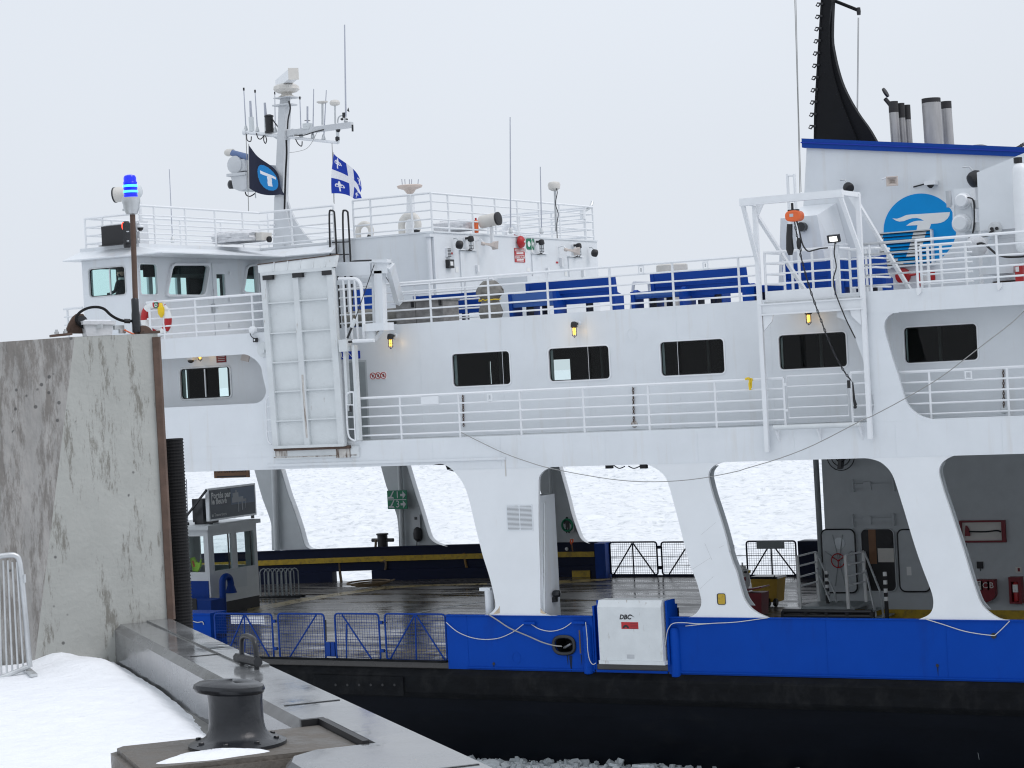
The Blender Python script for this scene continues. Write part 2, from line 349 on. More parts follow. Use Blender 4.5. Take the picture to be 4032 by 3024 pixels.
# ================================================================== SETTING: river, quay
mb = MB()
def ice_h(x, y):
    d = noise.noise(Vector((x*.16, y*.11, 1.3)))
    h = noise.noise(Vector((x*.5, y*.34, 4.1)))*.13 + noise.noise(Vector((x*1.5, y*1.0, 9.7)))*.15
    f = noise.cell(Vector((x*.42+d, y*.30+d, 0)))
    return -2.42 + h + f*.20*(.4+.6*abs(d)) - max(0, .14-abs(d))*.9
ds = [-150+5*i for i in range(23)]+[-36+.38*i for i in range(190)]+[36.5+5*i for i in range(23)]; ys = [21.5]
while ys[-1] < 260: ys.append(ys[-1]+(.42 if 50 < ys[-1] < 190 else 1.4))
rows = []
for y in ys:
    xc_ = -(y+47.2)*.54; rows.append([(xc_+d+random.uniform(-.12,.12), y+random.uniform(-.13,.13), ice_h(xc_+d, y)) for d in ds])
mb.sheet(rows)
o = mb.build('river_ice', ICE, fix=False); tag(o, kind='stuff', label='drifting white pack ice on the river beyond the ferry', cat='ice')
mb = MB(); mb.add([(-6000,-60,-2.62),(6000,-60,-2.62),(6000,9000,-2.62),(-6000,9000,-2.62)], [(0,1,2,3)])
tag(mb.build('river', ICE, fix=False), kind='structure')

ZQ, ZC = 5.15, 5.45
mb = MB()
mb.qplate([(5,-60),(60,-60),(60,-32.56),(13.6,-32.56),(5,-34.0)], -4.5, ZQ-.02, lambda u,v,z: tuple(qp(u,v,z)))
tag(mb.build('quay', QUAYM), kind='structure')
# steel-capped coping along the quay edge, notched round the bollard pad
cop = thing('quay_coping', 'wet grey steel-capped coping running along the quay edge', 'kerb', qp(17,-32.7,ZQ))
oA = [(13.4,-32.50),(46,-32.50),(46,-33.30),(20.66,-33.30),(20.50,-33.25),(20.40,-33.10),(20.40,-32.79),(19.53,-32.79),(19.53,-32.95),(13.4,-32.95)]
oB = [(13.4,-32.515),(46,-32.515),(46,-33.27),(20.69,-33.27),(20.54,-33.22),(20.43,-33.08),(20.43,-32.775),(19.50,-32.775),(19.50,-32.90),(13.4,-32.90)]
mb = MB(); k = len(oA)
vs = [qp(u,v,z) for z, o_ in ((ZQ-.6,oA),(ZC-.045,oA),(ZC,oB)) for u, v in o_]
tris = tessellate_polygon([[Vector((u,v,0)) for u, v in oB]])
mb.add(vs, [tuple(i+2*k for i in t_) for t_ in tris]+[(i+j*k,(i+1)%k+j*k,(i+1)%k+(j+1)*k,i+(j+1)*k) for j in (0,1) for i in range(k)])
mb.build('coping_beam', WET, cop)
mb = MB(); mb.qplate([(13.4,-32.70),(17.15,-32.66),(17.15,-32.518),(13.4,-32.518)], ZC+.001, ZC+.012, lambda u,v,z: tuple(qp(u,v,z))); mb.build('raised_edge_plate', WET, cop)
for t in (16.3, 18.9, 21.3): MB().qplate([(t,-32.86),(t+.02,-32.86),(t+.02,-32.54),(t,-32.54)], ZC+.0005, ZC+.004, lambda u,v,z: tuple(qp(u,v,z))).build('joint_strip', DSTEEL, cop)
# bollard pad
pad = thing('bollard_pad', 'brown concrete block under the bollard at the quay edge', 'plinth', qp(19.97,-33.4,ZQ))
mb = MB()
def padf(u,v,z): return tuple(qp(u,v,z))
outl = [(19.55,-33.90),(19.60,-33.95),(20.33,-33.95),(20.36,-32.83),(19.57,-32.83)]
mb.qplate(outl, ZQ-.3, ZC-.045, padf)
mb.qplate([(19.57,-33.88),(19.62,-33.92),(20.31,-33.92),(20.34,-32.84),(19.58,-32.84)], ZC-.045, ZC-.02, padf)
mb.build('pad_block', PADC, pad)
MB().qplate([(19.52,-32.80),(20.40,-32.80),(20.40,-32.835),(19.555,-32.835),(19.555,-32.93),(19.52,-32.93)], ZC-.06, ZC+.012, padf).build('joint_edge', BLACK, pad)
# mooring bollard
bc = qp(19.93,-33.36,ZC-.02)
BS = .95
bol = thing('mooring_bollard', 'dark cast steel bollard with a wet overhanging head on the brown pad', 'bollard', bc)
mb = MB(); mb.lathe_z(bc, [(r*BS,h*BS) for r, h in [(.262,0),(.262,.018),(.235,.03),(.192,.042),(.166,.06),(.152,.09),(.146,.13),(.145,.24),(.149,.288)]], 40); mb.build('barrel', DSTEEL, bol, smooth=True)
mb = MB(); hd = bc+Vector((-.01,0,.288*BS))
k = 40; prof = [(.148,-.010),(.162,.0),(.170,.018),(.165,.038),(.145,.05),(.0,.056)]
vsx = []
for r, h in [(r*BS,h*BS) for r, h in prof]:
    for j in range(k):
        a = 2*math.pi*j/k; ext = 1+.25*max(0, math.cos(a-R(215)))**6
        vsx.append((hd.x+r*ext*math.cos(a), hd.y+r*ext*math.sin(a), hd.z+h+.012*math.cos(a-R(215))))
mb.add(vsx, [(i*k+j, i*k+(j+1) % k, (i+1)*k+(j+1) % k, (i+1)*k+j) for i in range(len(prof)-1) for j in range(k)]+[tuple(range(k-1,-1,-1))])
mb.build('head', DSTEEL, bol, smooth=True)
for i in range(8):
    a = R(20+45*i); q = bc+Vector((.205*math.cos(a), .205*math.sin(a), .025))
    MB().lathe_z(q, [(.024,0),(.024,.004),(.015,.0045),(.015,.016),(.013,.019)], 6).build('anchor_bolt', DSTEEL, bol)
# patch of snow on the pad
mb = MB(); cen = qp(20.18,-33.55,ZC-.021); rws = []
for i in range(7):
    r = i/6
    rws.append([cen+QN*(math.cos(2*math.pi*j/40)*.25*r*(1+.12*math.sin(4*math.pi*j/40+1)+.08*math.sin(6*math.pi*j/40)+.04*math.sin(14*math.pi*j/40)))+QE*(math.sin(2*math.pi*j/40)*.11*r*(1+.15*math.sin(4*math.pi*j/40+2)+.08*math.sin(10*math.pi*j/40)))+Vector((0,0,.035*(1-r**2.2)+(.006*noise.noise(Vector((i*.9,j*.7,2))) if i < 6 else 0))) for j in range(41)])
mb.sheet(rws); o = mb.build('snow_patch', SNOW, fix=False, smooth=True); tag(o, 'small patch of snow on the brown pad before the bollard', 'snow')
# snow bank
mb = MB(); rws = []
def snow_h(t, n):
    base = .03*noise.noise(Vector((t*.6, n*.6, 3)))+.012*noise.noise(Vector((t*2.4, n*2.4, 8)))+.007*noise.noise(Vector((t*8, n*8, 1)))+.004*noise.noise(Vector((t*19, n*19, 5)))
    crest = .075*math.exp(-((t-14.55)/.55)**2-((n+33.25)/.30)**2)+.06*math.exp(-((t-13.95)/.25)**2-((n+33.42)/.14)**2)
    e = max(0., min(1., (-32.96-n)/.20)); e = e*e*(3-2*e)
    return ZQ+.065+base+crest*(.3+.7*e)-.10*max(0., min(1., (t-15.5)/4.))*(1-.5*e)-.05*(1-e)
tt = [13.84+i*.055 for i in range(150)]
for n_ in [-38+.06*i for i in range(84)]+[-32.97]:
    rws.append([qp(t, n_, snow_h(t, n_)) for t in tt])
mb.sheet(rws); tag(mb.build('snow_bank', SNOW, fix=False, smooth=True), 'deep white snow drifted on the quay behind the coping', 'snow', kind='stuff')
# concrete guide pier (front face across the quay end, battered rough face on its left)
TP = 13.85
def pf(x, y, dt=0.): return atq('p', x, y, TP+dt)
pr = thing('concrete_pier', 'tall stained concrete pier head at the end of the coping', 'pier', qp(13.5,-33.4,ZQ))
TRp, BRp = pf(612,1312), pf(650,2560)
zt = TRp.z; nR = TRp.dot(QN)
def pq(t, n, z): return qp(t, n, z)
TL = pf(285,1322); BL = pf(95,2560); nTL, nBL = TL.dot(QN), BL.dot(QN)
zb_ = ZQ-.25
mb = MB()
back = -5.0
segs = 14
# smooth front face with gentle casting unevenness
rws = []
for i in range(segs+1):
    z = zb_+(zt-zb_)*i/segs; nl = nBL+(nTL-nBL)*i/segs
    rws.append([pq(TP+.006*noise.noise(Vector((nl*2,z*2,j*.4)))*(0 < j < 10), nl+(nR-nl)*j/10, z) for j in range(11)])
mb.sheet(rws)
mb.add([pq(TP,nTL,zt), pq(TP,nR,zt), pq(TP+back,nR,zt), pq(TP-1.6,nTL-2.6,zt-.03), pq(TP+back,nTL-2.6,zt-.03)], [(0,1,2,4,3)])
mb.add([pq(TP,nR,zb_), pq(TP,nR,zt), pq(TP+back,nR,zt), pq(TP+back,nR,zb_)], [(0,1,2,3)])
mb.build('smooth_face', CONC, pr, fix=False)
mb = MB(); rws = []
for i in range(41):
    f = i/40; z = zb_+(zt-zb_)*f; nl = nBL+(nTL-nBL)*f
    rws.append([pq(TP-1.6*(j/40)*1.0+.02*noise.noise(Vector((j*.5,i*.16,5)))*(0 < j < 40)*(0 < i < 40), nl-2.6*(j/40), z-.03*(j/40)) for j in range(41)])
mb.sheet(rws); mb.build('rough_face', CONCR, pr, fix=False)
mb = MB(); steel_n = nR
pth = [(TP+.02, steel_n-.045), (TP+.03, steel_n-.0), (TP+.0, steel_n+.022), (TP-.12, steel_n+.04), (TP-.12, steel_n+.004), (TP-.005, steel_n+.004), (TP-.005, steel_n-.045)]
mb.qplate(pth, ZC+.002, zt-.03, lambda u,v,z: tuple(qp(u,v,z))); mb.build('steel_corner_guard', RUSTY, pr)
mb = MB(); mb.qplate([(TP-.35,steel_n-.10),(TP+.0,steel_n-.10),(TP+.01,steel_n+.02),(TP-.35,steel_n+.035)], zt+.001, zt+.02, lambda u,v,z: tuple(qp(u,v,z))); mb.build('steel_cap_plate', RUSTY, pr)
# ribbed rubber fender
fc = at('p', 690, 2300, 'Z', 5.9); fc = qp(TP-.35, nR+.135, 0)
zt_f = atq('p', 690, 1735, TP-.35).z
mb = MB(); zz = ZC-.9; prof = []
while zz < zt_f:
    prof += [(.088, zz), (.095, zz+.009), (.088, zz+.018)]; zz += .026
prof.append((.088, zt_f))
mb.lathe_z((fc.x, fc.y, 0), prof, 24)
tag(mb.build('ribbed_rubber_fender', RUBBER), 'black ribbed rubber tube fender standing beside the pier corner', 'fender')
# steel mooring loop on the coping
lp = qp(17.30,-32.72,ZC)
a1, a2 = at('T', 755, 330, 'Z', ZC+.10), at('T', 850, 340, 'Z', ZC+.10)
lo = thing('mooring_loop', 'bent steel mooring loop standing on the wet coping', 'mooring ring', (a1+a2)/2)
b1, b2 = at('T', 768, 375, 'Z', ZC), at('T', 845, 395, 'Z', ZC)
ht = .185; dd = (b2-b1)
mb = MB(); pts = curve([b1+Vector((0,0,-.02)), b1+Vector((0,0,.12)), b1+dd*.12+Vector((0,0,.185)), b1+dd*.5+Vector((0,0,.20)), b1+dd*.88+Vector((0,0,.185)), b2+Vector((0,0,.12)), b2+Vector((0,0,-.02))], 5)
mb.tube(pts, .0175, 10); mb.build('loop', DSTEEL, lo, smooth=True)
mb = MB(); mb.tube([b1-dd*.35+Vector((0,0,.045)), b2+dd*.12+Vector((0,0,.05))], .032, 8); mb.build('cross_bar', DSTEEL, lo, smooth=True)
# crowd barrier
bar = thing('crowd_barrier', 'galvanised crowd control barrier standing in the snow by the pier', 'barrier', at('S', 190, 1010, 'Z', ZQ))
tb = 14.55
def bq(x, y): return atq('S', x, y, tb)
pA, pB, pC = bq(120,330), bq(190,1010), bq(-40,1110)
mb = MB(); mb.tube(curve([bq(-380,345), bq(-40,312), bq(60,300), bq(100,305), bq(122,335), bq(140,460), bq(165,720), bq(190,1015)], 4), .021, 10); mb.tube([bq(190,1010), bq(0,1085), bq(-380,1150)], .018, 8); mb.build('frame', STEEL, bar, smooth=True)
for i in range(-9, 4):
    MB().tube([bq(20+i*29,345 if i > 1 else 335), bq(56+i*31+ (i-3)*4,1062-i*12)], .0075, 6).build('bar', STEEL, bar)
MB().box(bq(140,450)-Vector((.03,.01,.03)), bq(140,450)+Vector((.03,.01,.03))).build('hinge_clip', STEEL, bar)
MB().beam(bq(185,1000)+QE*.25-Vector((0,0,.05)), bq(185,1000)-QE*.25-Vector((0,0,.05)), .05, .02).build('foot', STEEL, bar)
# equipment on the pier top
def pt(x, y, dt): return atq('p', x, y, TP+dt)
zt2 = zt
lampb = pt(533, 1306, -.25)
post = thing('beacon_post', 'dark thin post with a lit blue beacon rising from the pier', 'beacon', (lampb.x, lampb.y, zt2))
tdep = -.25
p1, p0 = atq('V', 712, 430, TP+tdep), atq('V', 745, 1440, TP+tdep); p0.z = zt2
MB().cyl(p0, p1, .022, .022, 10).build('pole', RUSTY, post, smooth=True)
pc = atq('V', 742, 1360, TP+tdep); MB().lathe_z((pc.x,pc.y,zt2+.02), [(.034,0),(.034,.14),(.030,.17),(.030,.26),(.024,.27)], 10).build('pipe_tee', DSTEEL, post, smooth=True)
sc_ = 1/508.0*.4521
bc0 = atq('V', 705, 425, TP+tdep); h = lambda y: atq('V', 700, y, TP+tdep).z-bc0.z
MB().lathe_z(bc0, [(.045,h(425)),(.05,h(410)),(.062,h(380)),(.066,h(340)),(.070,h(330)),(.072,h(300)),(.072,h(282)),(.06,h(280))], 20).build('housing', STEEL, post, smooth=True)
MB().lathe_z(bc0, [(.054,h(279)),(.055,h(262)),(.052,h(250)),(.056,h(240)),(.052,h(215)),(.056,h(205)),(.052,h(165)),(.056,h(155)),(.050,h(140)),(.050,h(110)),(.042,h(92)),(.02,h(84)),(.001,h(83))], 24).build('lens', BEACON, post, smooth=True)
for yy in (232, 183): MB().lathe_z((bc0.x,bc0.y,bc0.z+h(yy)-.010), [(.050,-.001),(.0585,.003),(.0585,.017),(.050,.021)], 24).build('lit_band', BEACONL, post, smooth=True)
MB().box(bc0+Vector((-.075,-.02,h(395))), bc0+Vector((-.045,.02,h(375)))).build('bracket', STEEL, post)
# white junction box
jb = thing('junction_box', 'snow-dusted white plastic box on the pier top', 'box', pt(415,1310,-.2))
q0, q1 = atq('R', 655, 318, TP-.18), atq('R', 872, 318, TP-.18)
dx = (q1-q0); wv_ = dx.length; ux = dx.normalized(); uy = Vector((0,0,1)); uz = ux.cross(uy)
def bxo(mb_, u0, u1, v0, v1, d0, d1, e=0.):
    vs = []
    for d in (d0, d1):
        for (u, v) in ((u0+e, v0), (u1-e, v0), (u1, v1), (u0, v1)): vs.append(Vector((q0.x,q0.y,zt2))+ux*u+uy*v+uz*d)
    mb_.add(vs, [(3,2,1,0),(4,5,6,7),(0,1,5,4),(1,2,6,5),(2,3,7,6),(3,0,4,7)]); return mb_
bxo(MB(), 0, wv_, .0, .095, .0, -.2, .012).build('tub', WTARP, jb)
bxo(MB(), -.018, wv_+.022, .096, .125, .02, -.22, .004).build('lid', WTARP, jb)
bxo(MB(), .01, wv_-.02, .1255, .135, .0, -.2, -.01).build('snow_cap', SNOW, jb)
MB().box(Vector((q0.x,q0.y,zt2+.078))+ux*.13-Vector((.03,.035,.012)), Vector((q0.x,q0.y,zt2+.09))+ux*.13+Vector((.03,-.02,.012))).build('clasp', STEEL, jb)
# black hose
hp = [(600,260),(585,210),(610,160),(670,125),(740,115),(800,130),(850,175),(900,205),(955,222),(1030,222)]
mb = MB(); mb.tube(curve([atq('R', x, y, TP-.27) for x, y in [(655,275),(620,260)]+hp[1:]], 5), .0115, 8)
hz = thing('cable_hose', 'thick black cable arching over the white box to the beacon post', 'hose', atq('R',640,300,TP-.27))
mb.build('hose', RUBBER, hz, smooth=True)
MB().cyl(atq('R',955,222,TP-.27), atq('R',1000,224,TP-.27), .019, .019, 10).build('coupling', DSTEEL, hz, smooth=True)
# rusty sheave bracket
sb = thing('sheave_bracket', 'rusty steel bracket with a round sheave behind the white box', 'bracket', atq('R',590,318,TP-.35))
mb = MB(); pl = [atq('R',x,y,TP-.34) for x, y in [(500,318),(530,240),(560,190),(590,166),(640,168),(660,200),(662,318)]]
vs = pl+[q-QE*.05 for q in pl]; k = len(pl)
mb.add(vs, [tuple(range(k)), tuple(range(2*k-1,k-1,-1))]+[(i,(i+1) % k,(i+1) % k+k,i+k) for i in range(k)]); mb.build('cheek_plate', RUSTY, sb)
cq = atq('R',625,225,TP-.31); MB().lathe_d(cq-QE*.02, QE, [(.045,0),(.045,.05),(.03,.052),(.03,.06),(.012,.062)], 18).build('sheave', DSTEEL, sb, smooth=True)
ap = thing('anchor_plate', 'dark steel plate with two large bolts on the pier top edge', 'plate', atq('R',450,335,TP-.3))
MB().beam(atq('R',388,338,TP-.3), atq('R',548,322,TP-.3), .12, .018).build('plate', RUSTY, ap)
for x, y in ((436,322),(503,318)):
    q = atq('R',x,y,TP-.3); MB().lathe_z(q, [(.019,0),(.019,.018),(.011,.0185),(.011,.034)], 6).build('bolt', STEEL, ap)
cb = thing('pipe_clamp', 'grey pipe clamp block with an orange hose beside the beacon post', 'clamp', atq('R',920,318,TP-.2))
MB().box(atq('R',870,290,TP-.2), atq('R',955,255,TP-.26)).build('clamp_block', STEEL, cb)
MB().box(atq('R',925,318,TP-.2), atq('R',955,285,TP-.26)).build('clamp_leg', STEEL, cb)
MB().tube(curve([atq('R',x,y,TP-.22) for x, y in ((955,290),(975,300),(1000,312),(1040,330))],4), .0065, 6).build('hose', ORANGE, cb)
MB().lathe_d(atq('R',1095,330,TP-.3), QE, [(.075,0),(.075,.05),(.06,.055)], 20).build('roller', RUSTY, cb, smooth=True)

# ================================================================== FERRY: hull, decks, pillars, walls
ferry = thing('ferry', 'large white and blue double-ended car ferry berthed behind the pier', 'ferry', (-25, 10, -2.6))
def side(X):
    u = -35-X
    return 0. if u <= 0 else .75*(u/5.7)**1.7
BEAM = 19.95
stX = [XR, -10, -20, -30, -35] + [-36.5-1.5*i for i in range(15)]
def hull_strip(prof, name, m):
    mb = MB()
    for sgn in (0, 1):
        rows = []
        for X in stX:
            s = side(X); k = max(0., 1-max(0, s-2)/8)
            rows.append([(X, (s+o) if sgn == 0 else BEAM-(s+o), z) for o, z in prof])
        mb.sheet(rows)
    # closed ends
    return mb.build(name, m, ferry, fix=True)
hull_strip([(-.02,-.21),(.0,-.9),(.10,-1.3),(.38,-1.9),(.62,-2.45),(1.2,-3.6)], 'hull', HULL)
hull_strip([(-.01,-.20),(-.17,-.33),(-.19,-.38),(-.19,-.78),(-.17,-.82),(-.02,-.95)], 'rubbing_strake', STRAKE)
mb = MB()
pl = [(X, side(X)+.03) for X in stX]+[(X, BEAM-.03-side(X)) for X in reversed(stX)]
mb.plate(pl, 'Z', -.21, 0.); mb.build('car_deck', DECK, ferry)
LINEY = mat('worn_yellow_line', (.24,.18,.065), .35, var=.4, scale=3., rvar=.15, stain=(.05,.045,.04,.8), stain_scale=2.5, stain_lo=.5, stain_hi=.62, stain_stretch=(1,1,1))
# painted lane lines and worn yellow margin on the deck
def strip(c, a, b, wd, z=.004):
    pa = [at(c, x, y, 'Z', z) for x, y in a]; pb = [at(c, x, y, 'Z', z) for x, y in b]
    return MB().sheet([pa, pb])
strip('J', [(-60,1432),(100,1398),(350,1352),(600,1310),(860,1275),(1130,1237),(1500,1222),(2030,1206)], [(-60,1480),(100,1440),(350,1388),(600,1338),(860,1300),(1130,1258),(1500,1232),(2030,1222)], 1).build('lane_line', LINEY, ferry, fix=False)
strip('J', [(1330,1480),(1700,1410),(2030,1362)], [(1330,1490),(1700,1418),(2030,1369)], 1).build('lane_line', SCREENG, ferry, fix=False)
strip('N', [(560,490),(1150,478),(1960,470)], [(560,530),(1150,520),(1960,512)], 1).build('lane_line', LINEY, ferry, fix=False)
mb = MB(); mb.add([(-42,.1+side(-42),.006),(-28.7,.03,.006),(-28.7,1.0,.006),(-42,1.3+side(-42),.006)], [(0,1,2,3)]); mb.build('painted_margin', mat('worn_deck_margin',(.085,.07,.045),.35,var=.5,scale=2.,rvar=.15), ferry, fix=False)
strip('K', [(640,1185),(900,1176),(1110,1168)], [(640,1215),(900,1195),(1110,1180)], 1).build('lane_line', LINEY, ferry, fix=False)
# near-side blue bulwarks
xa, xb = at('O',120,400,'Y',0).x, at('O',1278,400,'Y',0).x
xc = at('O',1868,400,'Y',0).x
fch = at('O',1050,483,'Y',0); frx = at('O',1138,483,'Y',0).x-fch.x; frz = fch.z-at('O',1050,556,'Y',0).z
oval = [(fch.x+frx*(1 if math.cos(t)>0 else -1)*abs(math.cos(t))**.75*.86, fch.z+frz*(1 if math.sin(t)>0 else -1)*abs(math.sin(t))**.75*.86) for t in [2*math.pi*i/32 for i in range(32)]]
def dot(c, x, y, r): q = at(c, x, y, 'Y', 0); return circ(q.x, q.z, r, 12)
mb = MB(); mb.plate([(xa,-.2),(xb,-.2),(xb,ZBU),(xa,ZBU)], 'Y', 0, .07, holes=[oval, dot('O',492,630,.035)])
mb.build('bulwark', BLUE, ferry)
mb = MB(); mb.plate([(xc,-.2),(XR,-.2),(XR,ZBU),(xc,ZBU)], 'Y', 0, .07, holes=[dot('Q',1600,575,.035), dot('Q',1998,365,.062)])
mb.build('bulwark', BLUE, ferry)
mb = MB(); mb.box((xa-.01,-.03,ZBU+.001),(xb,.14,ZBU+.022)); mb.build('bulwark_cap', BLUE, ferry)
mb = MB(); mb.box((xc,-.03,ZBU+.001),(XR,.14,ZBU+.022)); mb.build('bulwark_cap', BLUE, ferry)
mb = MB(); mb.box((xa+.55,-.035,-.16),(xb,-.001,-.13)); mb.build('bulwark_ledge', BLUE, ferry)
mb = MB(); mb.box((xc+.3,-.035,-.16),(XR,-.001,-.13)); mb.build('bulwark_ledge', BLUE, ferry)
for c, x, y, r in (('O',492,630,.035),('Q',1600,575,.035),('Q',1998,365,.062)):
    q = at(c, x, y, 'Y', 0); MB().lathe_d((q.x,-.012,q.z), (0,1,0), [(r*1.05,0),(r*1.05,.09),(r*.98,.3)], 14).build('drain_pipe', BLACK, ferry)
# welded seams on the big plates
def bead(p, q, parent=ferry, m=WHITE, r=.008): MB().tube([p, q], r, 4).build('weld_seam', m, parent)
for x in (at('Q',820,500,'Y',0).x, at('Q',1668,500,'Y',0).x): bead((x,-.0,-.12),(x,-.0,ZBU), m=BLUE)
q = at('O',282,400,'Y',0); bead((q.x,0,-.1),(q.x,0,ZBU), m=BLUE)
q = at('O',672,583,'Y',0); MB().tube([(q.x+.12*math.cos(2*math.pi*i/20), 0, q.z+.14*math.sin(2*math.pi*i/20)) for i in range(20)], .008, 4, closed=True).build('weld_ring', BLUE, ferry)
# recess for the liferaft box
mb = MB(); mb.box((xb-.02,.62,-.15),(xc+.02,.66,1.32)); mb.build('recess_back', NAVY, ferry)
for x0 in (xb+.002, xc-.052):
    mb = MB(); mb.box((x0,.02,-.15),(x0+.05,.62,1.42)); mb.build('recess_cheek', BLUE, ferry)
mb = MB(); mb.box((xb+.05,-.02,-.19),(xc-.05,.6,-.13)); mb.build('recess_sill', BLUE, ferry)
for c0, y0, y1 in ((1222,325,715),(1915,345,740)):
    q = at('O',c0,y0,'Y',-.03); q1 = at('O',c0,y1,'Y',-.03)
    MB().lathe_z((q.x,.02,q1.z), [(.09,0),(.13,.03),(.13,q.z-q1.z-.06),(.09,q.z-q1.z),(.001,q.z-q1.z+.001)], 18).build('corner_post', BLUE, ferry, smooth=True)
# fairlead ring
mb = MB(); mb.tube([(u, -.02, v) for u, v in [(fch.x+(p_[0]-fch.x)*1.08, fch.z+(p_[1]-fch.z)*1.08) for p_ in oval]], .045, 8, closed=True); mb.build('fairlead_ring', DSTEEL, ferry, smooth=True)
mb = MB(); n = len(oval); mb.add([(u,.06,v) for u,v in oval]+[(u,.55,v) for u,v in oval]+[(fch.x,.55,fch.z)], [(i,(i+1)%n,(i+1)%n+n,i+n) for i in range(n)]+[(i+n,(i+1)%n+n,2*n) for i in range(n)]); mb.build('fairlead_sleeve', BLACK, ferry)
MB().tube([(fch.x-.12,.2,fch.z-.1),(fch.x+.13,.1,fch.z+.02)], .03, 8).build('fairlead_roller', STEEL, ferry)
# shoe plate with holes beneath the gates
mb = MB(); q0 = at('N',985,655,'Y',-.2); q1 = at('N',1640,690,'Y',-.2); mb.box((q0.x,-.24,q1.z-.42),(q1.x,-.192,q0.z)); mb.build('shoe_plate', STRAKE, ferry)
for x in (1145,1230,1315,1400,1485,1572):
    q = at('N',x,732,'Y',-.245); MB().lathe_d((q.x,-.2405,q.z), (0,-1,0), [(.034,0),(.034,.004)], 12).build('shoe_hole', BLACK, ferry)
mb = MB(); mb.box((-36,-.09,-.04),(xa-.02,.02,.012)); mb.build('deck_edge_bar', STRAKE, ferry)

# side girder
XL = -43.0
xk = at('p',1760,1830,'Y',0).x
mb = MB(); mb.plate([(XL,ZBL),(xk,ZBL),(xk,ZB),(XR,ZB),(XR,ZP),(XL,ZP)], 'Y', 0, .09); mb.build('side_girder', WHITE, ferry)
mb = MB(); mb.box((XL,.12,ZP-.12),(XR,BEAM-.12,ZP-.004)); mb.build('passenger_deck', GREYW, ferry)
mb = MB(); mb.box((XL,BEAM-.09,ZB),(XR,BEAM,ZU)); mb.build('far_side_shell', WHITE, ferry)
# transverse deck beams under the passenger deck
for i in range(12):
    x = -42+i*3.4; MB().box((x,.3,ZP-.55),(x+.12,BEAM-.3,ZP-.13)).build('deck_beam', GREYW, ferry)
def pillar(pts_l, pts_r, zt, label=None):
    outl = pts_l+list(reversed(pts_r))
    mb = MB(); mb.plate(outl, 'Y', 0, .09); return mb.build('pillar', WPIL, ferry)
def smooth2(pts, n=3): return [(q.x, q.y) for q in curve([(u, v, 0) for u, v in pts], n)]
zb = ZBU+.023
def fixz(pts, ztop):
    pts = [list(q) for q in pts]; pts[0][1] = ztop; pts[-1][1] = zb
    return [tuple(q) for q in pts]
L1 = XZ('J', [(1560,160),(1640,170),(1720,215),(1790,290),(1840,380),(1870,470),(1900,590),(1925,700),(1960,840),(1990,960)],0)+XZ('K',[(50,1120),(80,1230),(100,1320),(112,1400),(100,1440),(60,1475),(15,1499)],0)
R1 = XZ('K',[(598,203),(540,225),(505,260),(490,300),(488,360),(488,700),(500,1100),(505,1430),(535,1470),(585,1492),(640,1501)],0)
L2 = XZ('K',[(1430,188),(1500,205),(1560,245),(1600,300),(1630,380),(1660,490),(1700,640),(1740,800),(1770,920),(1800,1030),(1835,1120),(1870,1215),(1890,1290),(1905,1360),(1900,1410),(1870,1460),(1835,1490),(1795,1508)],0)
R2 = XZ('K',[(2098,152),(2060,165),(2010,190),(1975,235),(1968,290),(1985,370),(2010,460),(2050,580),(2100,740),(2150,930)],0)+XZ('L',[(130,840),(180,1010),(220,1110),(250,1230),(290,1350),(340,1420),(400,1465),(455,1492),(500,1508)],0)
L3 = XZ('M',[(240,125),(300,130),(370,155),(430,205),(470,260),(495,320),(530,430),(580,590),(630,760),(690,950),(740,1090),(790,1220),(815,1290),(828,1350),(828,1410),(810,1460),(770,1495),(700,1532)],0)
R3 = XZ('M',[(1005,100),(960,118),(905,160),(880,215),(880,260),(895,320),(930,440),(975,570),(1030,740),(1090,920),(1140,1090),(1190,1250),(1240,1380),(1300,1450),(1370,1500),(1430,1525),(1490,1541)],0)
L1[0] = (L1[0][0], ZBL)
P1 = smooth2(fixz(L1, ZBL)); P1 = P1+list(reversed(smooth2(fixz(R1, ZB))))
mb = MB(); mb.plate(P1+[(xk,ZB),(xk,ZBL)][::1], 'Y', .0, .09); mb.build('pillar', WPIL, ferry)
for a, b in ((L2,R2),(L3,R3)):
    mb = MB(); mb.plate(smooth2(fixz(a, ZB))+list(reversed(smooth2(fixz(b, ZB)))), 'Y', .0, .09); o = mb.build('pillar', WPIL, ferry)
    # inner web plate set back from the face
    aa = [(u-.02*0, v) for u, v in fixz(a, ZB)][2:-3]; bb = [(u+.05, v) for u, v in fixz(b, ZB)][2:-3]
    mb = MB(); mb.plate(smooth2([(u+.18,v) for u, v in aa])+list(reversed(smooth2([(u-.10,v) for u, v in bb]))), 'Y', .4, .44); mb.build('pillar_web', GREYW, ferry)
# slot hole in pillar 2 -> shown as a framed port with yellow paint behind
q0, q1 = at('K',2040,1297,'Y',-.004), at('K',2120,1397,'Y',-.004)
MB().plate(rrect(q0.x,q1.x,q1.z,q0.z,.05), 'Y', -.012, -.002).build('grab_slot_rim', DSTEEL, ferry)
MB().plate(rrect(q0.x+.03,q1.x-.012,q1.z+.015,q0.z-.015,.04), 'Y', -.016, -.013).build('grab_slot', YEL, ferry)
